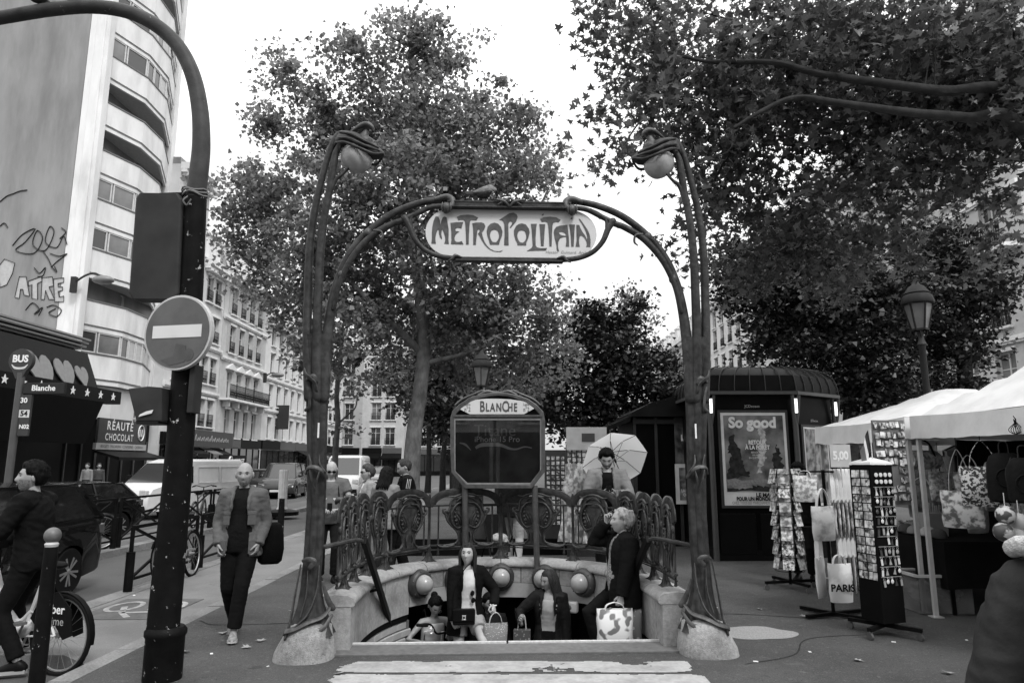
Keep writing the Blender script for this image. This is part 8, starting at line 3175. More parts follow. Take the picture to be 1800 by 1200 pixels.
 # --- legs
 if legs:
  mb = MB()
  L = legs.get('len', 1.0)
  g = legs.get('g', .012)
  torso(mb, .84, legs.get('waist', 1.03), .017)
  for s_ in (-1, 1):
   pts = [hip[s_] + Vector((0, 0, .05)), hip[s_], hip[s_].lerp(kn[s_], .5), kn[s_], kn[s_].lerp(an[s_], .5), kn[s_].lerp(an[s_], .93)]
   wl = legs.get('w', 1.0)
   rad = [.09 + g, .092 + g, .076 * wl + g, .060 * wl + g, .056 * wl + g, .052 * wl + g]
   if L < 1:
    q = max(2, round(L * 5) + 1)
    pts, rad = pts[:q], rad[:q]
    rad[-1] += .015
   mb.tube(pts, rad, 16)
  me = remesh(mb, .013, 3)
  disp(me, .0045, (11, 11, 16), loc[0])
  mk(legs.get('name', 'trousers'), me, legs['mat'], t)
 if top:
  mb = MB()
  torso(mb, top.get('hem', .90), top.get('neck', 1.455), top.get('g', .012), belly=top.get('belly', 0))
  if top.get('sleeve', 1.0) > 0:
   sleeves(mb, top.get('g', .012), top.get('sleeve', 1.0), top.get('w', 1.0))
  if top.get('collar'):
   mb.tube([sp(1.44), sp(1.49)], [.075, .068], 14)
  me = remesh(mb, .012, 3)
  disp(me, top.get('amp', .004), (10, 10, 15), loc[0] + 3)
  mk(top.get('name', 'shirt'), me, top['mat'], t)
 if jacket:
  mb = MB()
  torso(mb, jacket.get('hem', .84), 1.45, jacket.get('g', .035), gap=jacket.get('gap'), flare=jacket.get('flare', .08), n=34)
  sleeves(mb, jacket.get('g', .035) * .62, jacket.get('sleeve', 1.0), jacket.get('w', 1.05))
  if jacket.get('collar', True) and jacket.get('gap'):
   # turned-down collar / lapels
   for s_ in (-1, 1):
    zt = sp(1.47)
    mb.tube(cr([zt + Vector((0, .085, .015)), zt + Vector((s_ * .075, .045, .02)), zt + Vector((s_ * .095, -.03, 0)), sp(1.36) + Vector((s_ * .085, -.13, 0)), sp(1.22) + Vector((s_ * .085, -.15, 0))], 5), [.028, .03, .03, .028, .012], 8, .55)
  elif jacket.get('collar', True):
   mb.tube([sp(1.43), sp(1.49)], [.088, .08], 14)
  me = remesh(mb, .0125, 3)
  disp(me, jacket.get('amp', .009) * .6, (10, 10, 15), loc[0] + 5)
  mk(jacket.get('name', 'jacket'), me, jacket['mat'], t)
 # --- shoes
 if shoes is not None:
  footdir = footdir or {}
  toe = toe or {}
  for s_ in (-1, 1):
   fd = Vector(footdir.get(s_, (s_ * .18, -1, 0)))
   dn = toe.get(s_, 0.0)
   fd = Vector((fd.x, fd.y, 0)).normalized()
   up = Vector((0, 0, 1))
   fx_ = (fd * math.cos(dn) - up * math.sin(dn))
   uz = (up * math.cos(dn) + fd * math.sin(dn))
   sx_ = fx_.cross(uz)
   A = an[s_]
   Q = lambda f, w_, z_: A + fx_ * f + sx_ * w_ + uz * (z_ - .085)
   mb = MB()
   rings = []
   for f, hw_, hz in ((-.075, .026, .06), (-.055, .036, .085), (-.01, .040, .115), (.04, .042, .10), (.09, .046, .072), (.14, .046, .052), (.175, .036, .042), (.19, .018, .03)):
    rings.append([Q(f, hw_ * math.cos(a), .022 + (hz - .022) * max(0, math.sin(a)) + .01 * min(0, math.sin(a))) for a in np.linspace(0, 2 * math.pi, 14, endpoint=False)])
   mb.loft(rings)
   so = mb.build('shoe', shoes[0], t, smooth='all')
   mb = MB()
   out = [(-.08, .0), (-.07, .034), (0, .040), (.06, .044), (.12, .049), (.17, .040), (.198, .0), (.17, -.040), (.12, -.049), (.06, -.044), (0, -.040), (-.07, -.034)]
   mb.loft([[Q(f, w_, z_) for f, w_ in out] for z_ in (-.002, .026)])
   mb.build('sole', shoes[1], so, smooth=False)
 B.root, B.body, B.sp = t, body, sp
 B.W = lambda p: Matrix.Translation(loc) @ Matrix.Rotation(rz, 4, 'Z') @ Matrix.Diagonal((k, k, k, 1)) @ Vector(p)
 return B
c_black = cloth('black cloth fabric', .012)
c_dark = cloth('charcoal fabric', .022)
c_denim = cloth('dark denim', .018, bs=80)
c_grey = cloth('field jacket grey', .105, bs=45)
c_mid = cloth('mid grey jersey', .16)
c_lgrey = cloth('light grey jacket', .26)
c_white = cloth('white cotton', .56, bump=.15)
c_cream = cloth('cream knit', .5, bump=.3, bs=90)
s_black = (M('black leather shoe', .015, rough=.35), M('black sole', .02))
s_sneak = (M('grey sneaker', .2, rough=.7, var=.4, scale=30), M('pale sole', .45))
s_white = (M('white sneaker', .5, rough=.6), M('white sole', .6))
def phone(label, c, n, up=(0, 0, 1), s=1.0):
 t = thing('phone', label, 'phone', c)
 y = Vector(n).normalized()
 f = rot_frame((0, 0, 0), Vector(up).cross(y), up)
 mb = MB()
 mb.box((0, 0, 0), (.074, .009, .15), mat=f.to_3x3())
 mb.build('case', M('phone case', .02, rough=.3), t, smooth=False, bevel=.002)
 return t
def root_pt(x, y, z=0.0):
 return ROOT_M @ Vector((x, y, z))
# ---- man walking on the pavement
wm = person('bald man walking with hands in the pockets of an open grey field jacket', (-2.84, 7.52, 0), R(8), 1.74, .27, head=(6, 3, 0),
   hands={-1: (-.20, -.10, .92), 1: (.20, -.10, .92)}, elbow={-1: (-.55, 1, -.1), 1: (.55, 1, -.1)}, fdir={-1: (.2, -.2, -1), 1: (-.2, -.2, -1)}, curl=(.6, .6),
   feet={-1: (-.055, .20, .12), 1: (.03, -.20, .085)}, toe={-1: .5, 1: -.1}, legs=dict(mat=c_black, w=1.08), shoes=s_sneak,
   top=dict(mat=cloth('dark polo', .016), hem=.86, collar=True, g=.014, belly=.02), jacket=dict(mat=c_grey, gap=(34, 30), hem=.80, g=.03, flare=.12, amp=.012), bulk=.98, beard=.165, brow=.05)
for s_ in (-1, 1):
 for c_, d_ in (((s_ * .125, -.145, 1.24), (.09, .012, .035)), ((s_ * .126, -.14, 1.17), (.085, .012, .10)), ((s_ * .155, -.135, .90), (.10, .012, .14))):
  mb = MB()
  mb.box(c_, d_, rz=s_ * .6)
  mb.build('pocket', c_grey, wm.root, smooth=False, bevel=.004)
bp = thing('shoulder_bag', 'black holdall slung behind the walking bald man', 'bag', (-2.60, 7.74, .88), R(20))
mb = MB()
for q_ in np.linspace(0, 1, 1):
 mb.loft([[Vector((x_ * w_, y_ * w_, z_)) for x_, y_ in [(.13 * math.copysign(abs(math.cos(a)) ** .6, math.cos(a)), .09 * math.copysign(abs(math.sin(a)) ** .6, math.sin(a))) for a in np.linspace(0, 6.283, 20, endpoint=False)]] for z_, w_ in ((-.2, .7), (-.17, .95), (-.05, 1.08), (.1, 1.0), (.2, .8), (.23, .5))])
mb.build('body', c_black, bp, smooth='all')
mb = MB()
mb.tube(cr([(-.14, -.05, .1), (-.2, -.12, .42), (-.3, -.1, .6), (-.22, .06, .4), (-.1, .05, .15)], 5), .018, 6, .4)
mb.build('strap', c_black, bp)
# ---- cyclist on a shared bike
RB = Vector((-4.06, 6.60, -.0))
hdir = R(163)
lime = bicycle('white step-through shared hire bike with black rear skirt lettered Uber Lime', (RB.x, RB.y, -.11), hdir, .6, R(8), step=True, name='hire_bicycle')
mb = MB()
sec = [(-.20, .30), (-.16, .52), (0, .66), (.18, .60), (.30, .42), (.18, .32), (.02, .40), (-.10, .26)]
for s_ in (-1, 1):
 mb.prism([(x, z) for x, z in sec], .012, Matrix.Translation((0, s_ * .055, .05)))
sk_ = mb.build('rear_skirt', M('black plastic skirt', .015, rough=.5), lime, smooth=False)
Fl = Matrix.Translation((.02, .069, .50)) @ Matrix.Rotation(math.pi, 4, 'Z')
text('Uber', .11, m_txt, sk_, Matrix.Translation((.02, .069, .56)) @ Matrix.Rotation(math.pi, 4, 'Z'), bold=.002)
text('Lime', .10, M('lime print', .35), sk_, Matrix.Translation((.0, .069, .46)) @ Matrix.Rotation(math.pi, 4, 'Z'))
mb = MB()
mb.tube(cr([(.30, 0, .42), (.45, 0, .34), (.62, 0, .42), (.80, 0, .66), (.88, 0, .86)], 5), [.05, .065, .07, .06, .045], 12, .7)
mb.build('white_shell', M('white bike shell', .6, rough=.35), lime)
mb = MB()
mb.box((.90, 0, 1.10), (.14, .16, .10))
mb.tube([(.86, 0, .9), (.88, 0, 1.08)], .03, 8)
mb.build('control_head', m_black2, lime, smooth=False, bevel=.02)
loc = (RB.x + .42 * math.cos(hdir), RB.y + .42 * math.sin(hdir), -.12)
th = R(-84)
cyc = person('dark haired man in black sweater standing astride the shared hire bike', loc, th, 1.86, .28, head=(26, -2, 0), lean=(0, -.06),
             hands={1: (.24, -.38, 1.04), -1: (-.24, -.40, 1.05)}, elbow={1: (.5, .6, -.6), -1: (-.5, .6, -.6)}, back={1: (0, 0, 1), -1: (0, 0, 1)}, fdir={1: (-.1, -1, -.35), -1: (.1, -1, -.35)}, curl=(.75, .75),
             feet={1: (.18, .06, .12), -1: (-.17, -.10, .10)}, legs=dict(mat=c_black, w=.95), shoes=(s_black[0], M('pale trainer sole', .3)), top=dict(mat=cloth('black sweater', .012), hem=.84, g=.022, w=1.12, collar=True, amp=.009), hair=('short', .012, .022), beard=.19, brow=.015, bulk=1.05)
# ---- group behind the left balustrade
rug = person('bald man with sunglasses in grey rugby jersey lettered ISUZU looking down', (-2.75, 10.75, 0), R(14), 1.76, .34, head=(4, 24, 0), lean=(0, -.03),
             hands={-1: (-.10, -.26, 1.05), 1: (.12, -.26, 1.05)}, elbow={-1: (-1, .2, -.4), 1: (1, .2, -.4)}, fdir={-1: (.6, -.6, .1), 1: (-.6, -.6, .1)}, back={-1: (0, 0, 1), 1: (0, 0, 1)}, curl=(.6, .6),
             top=dict(mat=cloth('rugby jersey', .12), sleeve=.42, g=.02, w=1.25, hem=.84, belly=.04), legs=dict(mat=c_dark), shoes=s_black, bulk=1.15, brow=.1)
text('ISUZU', .085, m_txt, rug.root, Matrix.Translation((0, -.172, 1.18)), bold=.004, sx=1.05)
mb = MB()
mb.tube(cr([(-.085, .03, 1.485), (-.075, -.06, 1.47), (0, -.118, 1.38), (.075, -.06, 1.47), (.085, .03, 1.485)], 5), .013, 6, .7)
for s_ in (-1, 1):
 c_ = rug.sh[s_].lerp(rug.el[s_], .74)
 mb.tube([c_, c_ + (rug.el[s_] - rug.sh[s_]).normalized() * .03], .078, 14)
mb.build('white_trim', c_white, rug.root)
mb = MB()
for s_ in (-1, 1):
 mb.tube(cr([(s_ * .13, .10, 1.44), (s_ * .125, -.02, 1.475), (s_ * .115, -.13, 1.36), (s_ * .15, -.14, 1.1), (s_ * .17, -.05, .98)], 5), .024, 6, .35)
mb.build('backpack_strap', c_black, rug.root)
mb = MB()
for s_ in (-1, 1):
 mb.ball(rug.TH @ Vector((s_ * .033, -.100, .012)), (.026, .006, .017), 12, 8, rug.TH.to_3x3())
mb.tube([rug.TH @ Vector(q) for q in ((-.075, -.01, .015), (-.06, -.085, .016), (0, -.106, .016), (.06, -.085, .016), (.075, -.01, .015))], .003, 5)
mb.build('sunglasses', M('dark lens', .012, rough=.15), rug.root, smooth='all')
phone('dark phone held by the bald man in the rugby jersey', rug.W((.0, -.33, 1.08)), (0, -.6, 1))
sun_ = person('short haired person with sunglasses and light jacket turned towards the road', (-2.3, 11.35, 0), R(-58), 1.70, .36, fem=True, head=(-8, 4, 0),
              hands={-1: (-.14, -.28, 1.02), 1: (.16, -.28, 1.05)}, top=dict(mat=c_white, g=.008), jacket=dict(mat=c_lgrey, gap=(28, 24), g=.035), legs=dict(mat=c_dark), shoes=s_sneak, hair=('short', .05, .024), bulk=1.05)
mb = MB()
for s_ in (-1, 1):
 mb.ball(sun_.TH @ Vector((s_ * .031, -.097, .012)), (.024, .006, .016), 12, 8, sun_.TH.to_3x3())
mb.tube([sun_.TH @ Vector(q) for q in ((-.072, .0, .016), (-.056, -.082, .016), (0, -.102, .016), (.056, -.082, .016), (.072, .0, .016))], .003, 5)
mb.build('sunglasses', M('dark lens', .012, rough=.15), sun_.root, smooth='all')
wb = person('woman with dark bob and light jacket standing with her back turned', (-1.93, 10.85, 0), R(168), 1.66, .3, fem=True, head=(-10, 12, 0), hands={-1: (-.14, -.26, 1.05), 1: (.14, -.26, 1.05)},
   jacket=dict(mat=cloth('grey anorak', .2), g=.04, hem=.80), legs=dict(mat=c_dark), shoes=s_black, hair=('bob', .018, .026, .10), bulk=1.02)
ad = person('man in black sports shirt with three white sleeve stripes reading beside the bob haired woman', (-1.62, 11.05, 0), R(-72), 1.80, .33, head=(-6, 26, 0), lean=(0, -.04),
   hands={-1: (-.12, -.32, 1.08), 1: (.12, -.32, 1.08)}, fdir={-1: (.3, -1, .2), 1: (-.3, -1, .2)}, back={-1: (0, 0, -1), 1: (0, 0, -1)}, curl=(.4, .4), top=dict(mat=c_black, sleeve=.5, g=.018, w=1.2, hem=.86), legs=dict(mat=c_black), shoes=s_black, hair=('receding', .035, .012), bulk=1.05)
mb = MB()
for s_ in (-1, 1):
 for k in (-1, 0, 1):
  a = ad.sp(1.44) + Vector((s_ * .09, .022 * k, .052))
  b_ = ad.sh[s_] + Vector((s_ * .055, .024 * k, .045))
  c_ = ad.sh[s_].lerp(ad.el[s_], .35) + Vector((s_ * .078, .026 * k, 0))
  mb.tube(cr([a, b_, c_], 5), .0085, 6, .5)
mb.build('white_stripe', c_white, ad.root)
mp_ = thing('folded_map', 'unfolded paper held by the man with striped sleeves', 'map', ad.W((0, -.42, 1.10)), R(-72))
mb = MB()
g = [[Vector((x, .03 * (k % 2), -.1)), Vector((x, .03 * (k % 2) + .05, .1))] for k, x in enumerate(np.linspace(-.2, .2, 6))]
mb.loft(g, closed=False, cap=False)
mb.build('sheet', M('map paper', .5, var=.3, scale=12), mp_, smooth=False)
# ---- person beyond the map legs in pale trousers
pt = person('person in pale trousers and dark jacket walking behind the map stand', (.02, 12.3, 0), R(170), 1.72, .3, head=(0, 0, 0), jacket=dict(mat=c_dark, g=.03), legs=dict(mat=cloth('pale chinos', .38)), shoes=s_white, hair=('short', .03, .02), feet={-1: (-.1, .14, .085), 1: (.1, -.14, .085)})
sr = thing('pushchair', 'dark folded pushchair with pale bags behind the rear balustrade', 'pushchair', (-.22, 11.9, 0), R(20))
mb = MB()
for s_ in (-1, 1):
 mb.tube(cr([(s_ * .22, -.35, .10), (s_ * .22, -.1, .45), (s_ * .22, .25, .95), (s_ * .22, .38, 1.02)], 4), .014, 7)
 mb.tube([(s_ * .22, .3, .10), (s_ * .22, -.05, .55)], .014, 7)
mb.tube([(-.22, .38, 1.02), (.22, .38, 1.02)], .016, 8)
mb.build('frame', m_black2, sr)
mb = MB()
mb.loft([[Vector((x, y, z)) for x in (-.19, .19) for y, z in ((0, 0),)] + [Vector((.19, .03, .02)), Vector((-.19, .03, .02))] for _ in (0,)] * 1 if False else [[Vector((sx_ * .19, y + d, z + d)) for sx_, d in ((-1, 0), (1, 0), (1, .03), (-1, .03))] for y, z in ((-.3, .42), (-.05, .38), (.15, .62), (.25, .85))])
mb.build('seat', c_black, sr)
mb = MB()
mb.ball((.0, -.05, .52), (.15, .11, .07), 12, 8, Matrix.Rotation(.4, 3, 'X'))
mb.ball((.09, -.12, .40), (.06, .05, .12), 12, 8)
mb.build('bundle', M('pale bundle', .25, var=.6, scale=14), sr, smooth='all')
for sx_ in (-1, 1):
 for y in (-.38, .32):
  mb = MB()
  mb.lathe([(.03, -.015), (.085, -.018), (.09, 0), (.085, .018), (.03, .015)], 16, (0, 0, 0), Matrix.Rotation(math.pi / 2, 3, 'Y'))
  mb.build('wheel', m_tyre, sr, loc=(sx_ * .23, y, .09))
# ---- man with phone and umbrella behind the rear balustrade
UX, UY = 1.40, 10.45
um = person('bearded man in open grey jacket looking down at a phone in both hands', (UX, UY, 0), R(-4), 1.93, .26, head=(-4, 28, 0), lean=(0, -.05),
   hands={-1: (-.065, -.30, 1.17), 1: (.075, -.30, 1.17)}, elbow={-1: (-1, .3, -.5), 1: (1, .3, -.5)}, fdir={-1: (.75, -.5, .25), 1: (-.75, -.5, .25)}, back={-1: (0, -.5, -.6), 1: (0, -.5, -.6)}, curl=(.6, .6),
   top=dict(mat=c_black, g=.012), jacket=dict(mat=cloth('grey rain jacket', .17), gap=(26, 26), g=.04, w=1.15, hem=.82), legs=dict(mat=c_dark), shoes=s_black, hair=('short', .012, .026), beard=.09, brow=.02, bulk=1.08)
phone('black phone in both hands of the man by the umbrella', um.W((0, -.37, 1.22)), (0, -.5, 1))
bpk = thing('backpack', 'black backpack worn by the man looking at the phone', 'backpack', um.W((-.16, .16, 1.1)), R(10))
mb = MB()
mb.ball((0, 0, 0), (.16, .11, .27), 16, 12)
mb.build('body', c_black, bpk, smooth='all')
ub = thing('umbrella', 'open white umbrella resting tilted behind the man with the phone', 'umbrella', (0, 0, 0))
hub = P(1080, 806, UY + .75)
axis = Vector((-.12, .80, .58)).normalized()          # canopy bulges away from the camera
ex = axis.cross(Vector((0, 0, 1))).normalized()
ez = ex.cross(axis).normalized()
ub.location = hub
apex = axis * .20
RU = .53
ribs = []
for k in range(8):
 a = 2 * math.pi * k / 8 + .28
 ribs.append((ex * math.cos(a) + ez * math.sin(a)))
for k in range(8):
 mb = MB()
 g = []
 r0, r1 = ribs[k], ribs[(k + 1) % 8]
 n_ = 7
 for i in range(n_ + 1):
  f = i / n_
  row = []
  for j in range(6):
   q = j / 5
   d = (r0 * (1 - q) + r1 * q)
   d = d.normalized() * (d.length ** (.9))
   sag = .03 * math.sin(math.pi * q) * f
   row.append(apex * (1 - f ** 1.7) * 1.0 + d * RU * f - axis * sag * 0 - axis * (.03 * f ** 3))
  g.append(row)
 mb.loft(g, closed=False, cap=False)
 um_ = MATS.get('white umbrella cloth') or leaf_mat('white umbrella cloth', .8, .5, .02)
 mb.build('canopy_panel', um_, ub)
 mb = MB()
 mb.tube([apex * .92, apex * .75 + r0 * RU * .5 - axis * .01, r0 * RU * .99 - axis * .03], .0045, 5)
 mb.tube([axis * -.05, apex * .70 + r0 * RU * .5 - axis * .02], .0035, 5)
 mb.build('rib', m_black2, ub)
mb = MB()
mb.tube([apex * 1.25, axis * -.62], .007, 6)
mb.tube([axis * -.02, axis * -.09], .016, 8)
mb.tube([axis * -.56, axis * -.70], .014, 8)
mb.build('shaft', m_black2, ub)
# ---- people coming up the stairs (standing on the steps)
def on_step(xl, yl):
 p = root_pt(xl, yl, stair_z(yl))
 return (p.x, p.y, p.z)
# woman in black blazer
L1 = on_step(-.42, 1.72)
bz = person('woman in black blazer and white top with long dark hair coming up the stairs', L1, R(14), 1.70, .36, fem=True, head=(-22, -8, 0),
   hands={1: (.27, -.26, 1.07), -1: (-.20, -.16, .90)}, elbow={1: (1, .6, -.5), -1: (-1, .6, -.2)}, fdir={1: (-.1, -.6, -.6), -1: (.4, -.6, -.5)}, back={1: (.6, -.7, .2), -1: (-.6, -.6, .3)}, curl=(1.0, 1.2),
   feet={1: (.10, -.26, .265), -1: (-.10, .02, .085)}, top=dict(mat=c_white, g=.008, sleeve=.3, hem=.92), jacket=dict(mat=c_black, gap=(26, 34), hem=.72, g=.03, flare=.10, w=1.12, amp=.006),
   legs=dict(mat=cloth('pale shorts', .3), len=.4, name='shorts'), shoes=s_white, hair=('long', .03, .012, .26), brow=.04, bulk=1.08)
mb = MB()
for k, (dx, dz) in enumerate(((.035, 1.20), (.045, 1.12))):
 mb.ball((dx, -.150, dz), (.026, .008, .032), 12, 8, Matrix.Rotation(.3, 3, 'Y'))
mb.tube([(.03, -.152, 1.24), (.045, -.154, 1.08)], .003, 5)
mb.build('hanging_sunglasses', M('dark lens', .012, rough=.15), bz.root, smooth='all')
mb = MB()
mb.tube([bz.wr[1] + Vector((.04 * math.cos(a), .04 * math.sin(a) * .8 + .01, .012 * math.sin(a) + .015)) for a in np.linspace(0, 6.283, 16, endpoint=False)], .007, 6, closed=True)
mb.build('bracelet', M('pale bracelet', .7, rough=.3), bz.root)
hb = thing('handbag', 'black flap handbag with metal clasp worn in front by the woman in the blazer', 'handbag', bz.W((-.08, -.235, .96)), R(14 - 8))
mb = MB()
mb.box((0, 0, 0), (.25, .075, .17))
mb.build('body', M('black leather', .014, rough=.35), hb, smooth=False, bevel=.015)
mb = MB()
mb.box((0, -.042, .02), (.252, .012, .13))
mb.build('flap', M('black leather', .014, rough=.35), hb, smooth=False, bevel=.006)
mb = MB()
for s_ in (-1, 1):
 mb.tube(cr([(s_ * .022, -.052, .022), (s_ * -.008, -.053, .018), (s_ * -.016, -.053, 0), (s_ * -.008, -.053, -.018), (s_ * .022, -.052, -.022)], 4), .005, 5)
mb.build('clasp', M('bright clasp', .7, rough=.2, metal=.5), hb)
mb = MB()
mb.tube(cr([(-.12, 0, .08), (-.10, .06, .3), (.02, .09, .52), (.12, .16, .56)], 4), .006, 5)
mb.build('strap', M('black leather', .014, rough=.35), hb)
hw_ = bz.W(bz.wr[1] + Vector((.01, -.06, -.06)))
nt = tote('white dotted net tote bag hanging from the wrist of the woman in the blazer', tuple(hw_), R(10), .27, .40, .12, splat_mat('dotted white cloth', .62, .2, 60, .8, 1.0, .01, 1, 'voronoi'), c_white, bulge=.045)
# woman in leather jacket with phone
L2 = on_step(.58, 2.12)
lw = person('long haired woman in leather jacket looking aside at her phone on the stairs', L2, R(-10), 1.70, .30, fem=True, head=(-46, 14, 6),
   hands={-1: (-.31, -.30, 1.16), 1: (.24, -.10, .84)}, elbow={-1: (-1, .2, -.6), 1: (1, .8, 0)}, fdir={-1: (-.2, -.5, .75), 1: (.1, -.4, -1)}, back={-1: (-.5, .6, -.3), 1: (1, 0, 0)}, curl=(.8, .5),
   feet={1: (.10, .02, .085), -1: (-.10, -.25, .265)}, top=dict(mat=cloth('grey knit top', .34, bump=.1), g=.010, sleeve=.3, hem=.95, neck=1.40), jacket=dict(mat=M('black leather jacket', .028, rough=.38, bump=.3, bscale=25), gap=(24, 46), hem=.93, g=.028, flare=.03, amp=.008, w=1.08),
   legs=dict(mat=c_black, waist=1.04), shoes=s_black, hair=('long', .035, .012, .30), brow=.03, bulk=1.1)
phone('phone held up by the woman in the leather jacket', lw.W((-.35, -.37, 1.27)), (.4, -.3, .8), (-.3, -.4, .9))
gb = thing('gift_bag', 'small patterned gift bag hanging from the arm of the woman in leather jacket', 'bag', lw.W((-.30, -.30, .97)), R(-6))
mb = MB()
mb.box((0, 0, 0), (.20, .09, .23))
mb.build('body', splat_mat('heart gift wrap', .3, .08, 24, .35, 5.0, .02, 1, 'voronoi'), gb, smooth=False, bevel=.003)
mb = MB()
for s_ in (-1, 1):
 mb.tube(cr([(-.05, s_ * .04, .11), (-.03, s_ * .03, .26), (.03, s_ * .03, .26), (.05, s_ * .04, .11)], 4), .003, 5)
mb.build('handle', c_white, gb)
cb_ = thing('shoulder_bag', 'pale shoulder bag with round emblem on the shoulder of the woman in leather jacket', 'bag', lw.W((.27, .05, 1.30)), R(-20))
mb = MB()
mb.box((0, 0, 0), (.17, .10, .13))
mb.build('body', M('pale leather', .45, rough=.5), cb_, smooth=False, bevel=.02)
mb = MB()
mb.lathe([(.03, 0), (.026, .006), (.01, .008)], 14, (-.01, -.05, 0), Matrix.Rotation(math.pi / 2, 3, 'X'))
mb.build('emblem', M('dark emblem', .1), cb_)
mb = MB()
mb.tube(cr([(-.08, -.02, .04), (-.12, -.10, .10), (-.16, -.13, .02), (-.17, -.12, -.12)], 4), .022, 6, .4)
mb.build('strap', M('pale leather', .45, rough=.5), cb_)
# woman with folding bike
L3 = on_step(-.86, 2.10)
bw = person('woman in white tank top with glasses bending over a folding bicycle on the stairs', L3, R(22), 1.56, .27, fem=True, head=(6, 38, 0), lean=(0, -.16), crouch=.14,
   hands={1: (.16, -.40, 1.14), -1: (-.20, -.40, 1.08)}, elbow={1: (1, .4, -.5), -1: (-1, .4, -.4)}, fdir={1: (-.3, -1, .1), -1: (.5, -.8, -.2)}, back={1: (.5, 0, 1), -1: (-.5, 0, 1)}, curl=(1.0, 1.0),
   feet={1: (.10, -.2, .265), -1: (-.10, .02, .085)}, top=dict(mat=c_white, g=.008, sleeve=0, hem=.88, neck=1.40), legs=dict(mat=c_dark), shoes=s_black, hair=('bun', .014, .018), brow=.03)
mb = MB()
for s_ in (-1, 1):
 mb.tube([bw.TH @ Vector((s_ * .031 + .021 * math.cos(a), -.104, .006 + .019 * math.sin(a))) for a in np.linspace(0, 6.283, 14, endpoint=False)], .002, 4, closed=True)
mb.tube([bw.TH @ Vector(q) for q in ((-.01, -.106, .01), (.01, -.106, .01))], .002, 4)
mb.build('glasses', M('gold rim', .4, metal=.6, rough=.3), bw.root)
mb = MB()
mb.tube(cr([(-.10, .09, 1.36), (-.10, -.04, 1.40), (-.11, -.14, 1.28), (-.13, -.14, 1.05)], 5), .018, 6, .4)
mb.build('bag_strap', c_dark, bw.root)
fq = bw.W((.04, -.46, 1.26))
fb = thing('folding_bicycle', 'small wheeled folding bicycle held by the woman in the tank top', 'bicycle', (fq.x, fq.y, stair_z(1.45)), R(20))
zt = fq.z - stair_z(1.45)
mb = MB()
mb.tube(cr([(-.30, -.02, zt + .06), (-.16, -.02, zt + .05), (-.09, 0, zt - .05), (-.03, 0, zt - .06), (.06, 0, zt - .04), (.16, -.02, zt + .03), (.30, -.02, zt + .04)], 4), .012, 8)
mb.build('handlebar', m_black2, fb)
for s_ in (-1, 1):
 mb = MB()
 mb.tube([(s_ * .20, -.02, zt + .045), (s_ * .31, -.02, zt + .055)], .019, 10, rnd=True)
 mb.build('grip', m_black2, fb)
 mb = MB()
 mb.tube(cr([(s_ * .15, -.03, zt + .03), (s_ * .17, -.08, zt + .0), (s_ * .25, -.09, zt - .01)], 4), .006, 6)
 mb.tube([(s_ * .16 + .03 * math.cos(a), -.05, zt - .01 + .03 * math.sin(a)) for a in np.linspace(0, 6.283, 12, endpoint=False)], .005, 5, closed=True)
 mb.build('brake_lever', m_alu, fb)
mb = MB()
mb.tube([(0, .03, zt - .05), (0, .06, .42), (0, .08, .22)], [.018, .02, .02], 10)
mb.build('stem', m_alu, fb)
mb = MB()
mb.tube([(0, .06, .40), (.12, .5, .34), (.2, .85, .36)], .025, 8)
mb.build('frame', m_black2, fb)
wheel_part(fb, (0, .05, .21), .20, R(60), (m_tyre, m_rimm), 14)
wheel_part(fb, (.2, .95, .21), .20, R(70), (m_tyre, m_rimm), 14)
mb = MB()
mb.lathe([(.022, 0), (.03, -.02), (.0, -.025)], 12, (.13, -.05, zt + .0), Matrix.Rotation(-math.pi / 2, 3, 'X'))
mb.build('lamp', M('clear lamp', .6, rough=.2), fb)
# man in black behind the blazer woman
L4 = on_step(-.16, 2.36)
mbk = person('dark haired man in black emerging from the stair tunnel behind the woman in the blazer', L4, R(12), 1.56, .26, head=(14, 10, 0), hands={1: (.22, -.24, .98), -1: (-.22, -.1, .8)}, top=dict(mat=c_black, g=.016), jacket=dict(mat=c_dark, g=.035), legs=dict(mat=c_black), shoes=s_black, hair=('short', .015, .018), beard=.14, brow=.02)
# old man on the phone with shopping bags
L5 = on_step(1.28, 1.02)
om = person('grey haired man in dark blazer on the phone carrying shopping bags up the stairs', L5, R(-80), 1.78, .34, head=(0, -2, 0), lean=(0, .02),
   hands={-1: (-.10, -.14, 1.60), 1: (.24, -.12, .82)}, elbow={-1: (-.4, -.8, -.7), 1: (.6, .9, 0)}, fdir={-1: (.1, .1, 1), 1: (0, -.15, -1)}, back={-1: (-.9, -.5, 0), 1: (1, 0, 0)}, curl=(.8, 1.1),
   feet={-1: (-.10, -.22, .265), 1: (.10, .02, .085)}, top=dict(mat=M('checked shirt', .22, var=.9, scale=70), g=.014, hem=.86, belly=.03, collar=True), jacket=dict(mat=c_black, gap=(13, 18), hem=.76, g=.045, flare=.06, w=1.15, amp=.007), legs=dict(mat=c_black), shoes=s_black, hair=('receding', .30, .034), brow=.25, bulk=1.12)
phone('phone held to the ear of the grey haired man', om.W((-.085, -.065, 1.66)), (-1, 0, 0), (0, -.25, 1))
hp = om.W(om.wr[1] + Vector((.0, -.03, -.09)))
sb = tote('large plastic shopping bag with bold white leaf print carried by the grey haired man', (hp.x - .05, hp.y - .05, hp.z + .05), R(6), .38, .50, .07, splat_mat('bold leaf print', .66, .14, 9, .4, 2.0, .025, 1), M('white plastic handles', .66, rough=.4), bulge=.08, name='shopping_bag')
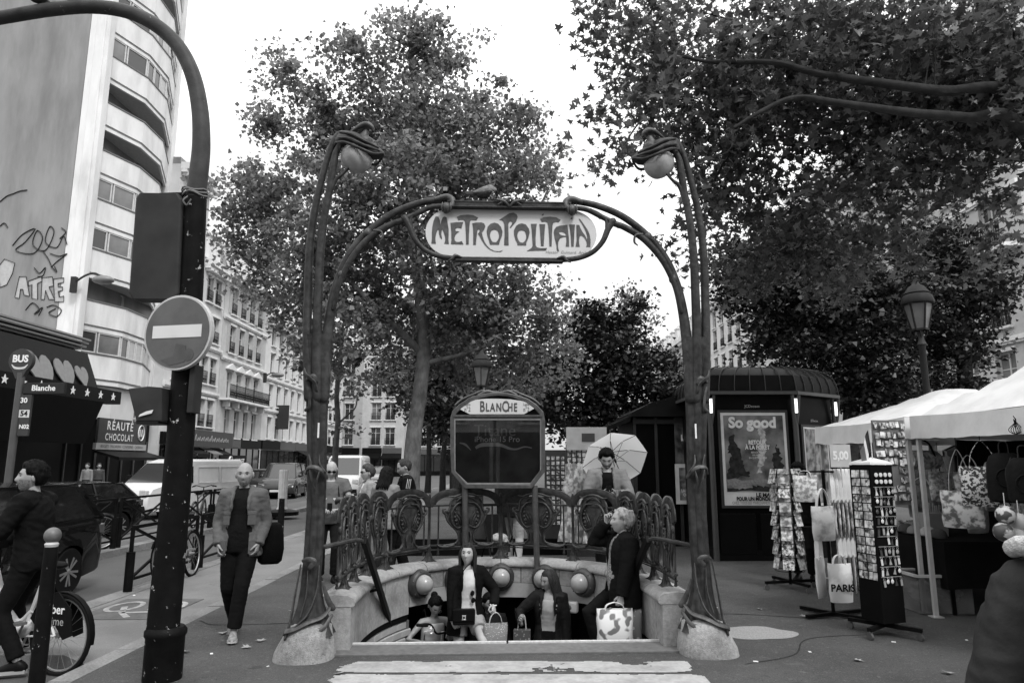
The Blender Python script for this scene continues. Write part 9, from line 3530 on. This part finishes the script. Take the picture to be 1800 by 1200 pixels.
sb2 = tote('smaller printed shopping bag behind the bold leaf print bag', (hp.x + .12, hp.y + .08, hp.z + .02), R(-14), .26, .46, .07, splat_mat('pale leaf print', .5, .2, 14, .4, 7.0, .02, 1, 'voronoi'), M('white plastic handles', .66, rough=.4), bulge=.06, name='shopping_bag')
# person close to the camera, seen from behind
fgp = person('person in dark hooded parka with pale hood lining seen close from behind', (1.68, 2.2, 0), R(172), 1.66, .3, fem=False, head=(10, 4, 0), lean=(-.08, -.02), jacket=dict(mat=cloth('dark parka', .02, rough=.6, bs=22), g=.05, hem=.70, flare=.10, w=1.15, amp=.009), legs=dict(mat=c_dark), shoes=s_black, hair=('short', .03, .02), bulk=.95,
             hands={-1: (-.30, -.08, .84), 1: (.30, -.08, .84)})
mb = MB()
rings = []
for k, (y, z, rx, rz_) in enumerate(((.0, 1.56, .13, .05), (.09, 1.55, .18, .07), (.17, 1.48, .19, .09), (.20, 1.36, .15, .08), (.18, 1.26, .06, .04))):
 rings.append([Vector((-.02 + rx * math.cos(a), y + .05 * math.sin(a), z + rz_ * math.sin(a) * .6)) for a in np.linspace(0, 2 * math.pi, 18, endpoint=False)])
mb.loft(rings)
mb.build('hood', cloth('dark parka', .02, rough=.6, bs=22), fgp.root, smooth='all')
mb = MB()
arc = [Vector((-.02 + .165 * math.cos(a), .02 + .11 * math.sin(a), 1.575 + .03 * math.sin(a))) for a in np.linspace(-.5, math.pi + .5, 26)]
mb.tube(arc, [.024, .034, .036, .034, .024], 12, rnd=True)
me = remesh(mb, .007, 3)
disp(me, .005, (30, 30, 30), 2.0)
mk('hood_lining', me, M('pale fleece', .5, rough=1.0, var=.25, scale=60, bump=.6, bscale=200, spec=.05), fgp.root)
mb = MB()
mb.tube(cr([(.03, .16, 1.44), (.05, .20, 1.28), (.09, .21, 1.05), (.12, .20, .8)], 5), .024, 6, .3)
mb.build('strap', c_mid, fgp.root)
for s_ in (-1, 1):
 mb = MB()
 a_ = fgp.sh[s_] + Vector((-s_ * .015, 0, .02))
 mb.tube(cr([a_, fgp.sh[s_].lerp(fgp.el[s_], .5), fgp.el[s_], fgp.wr[s_]], 5), [.105, .105, .092, .075], 20, rnd=True)
 me = remesh(mb, .012, 4)
 disp(me, .009, (9, 9, 14), 4.0)
 mk('sleeve', me, cloth('grey parka sleeve', .03, rough=.6, bs=22), fgp.root)
# stall keeper among the racks, in black
vk = person('stall keeper in black cap and jacket behind the postcard stand', (4.42, 10.9, 0), R(-30), 1.72, .25, head=(-10, 10, 0), jacket=dict(mat=c_black, g=.04), legs=dict(mat=c_black), shoes=s_black, hair=('short', .012, .03))
# far pedestrians on the opposite pavement
for k, (u, Y, g_) in enumerate(((150, 31, .2), (170, 31.5, .06), (575, 33, .1))):
 X = P(u, 860, Y).x
 person(['pedestrian in patterned shirt outside the chocolate shop', 'pedestrian in dark jacket outside the chocolate shop', 'pedestrian waiting by the kerb near the young tree'][k], (X, Y, 0), R(40 * k), 1.70, .3, top=dict(mat=cloth('far cloth %d' % k, g_)), legs=dict(mat=c_dark), shoes=s_black, hair=('short', .03, .02))
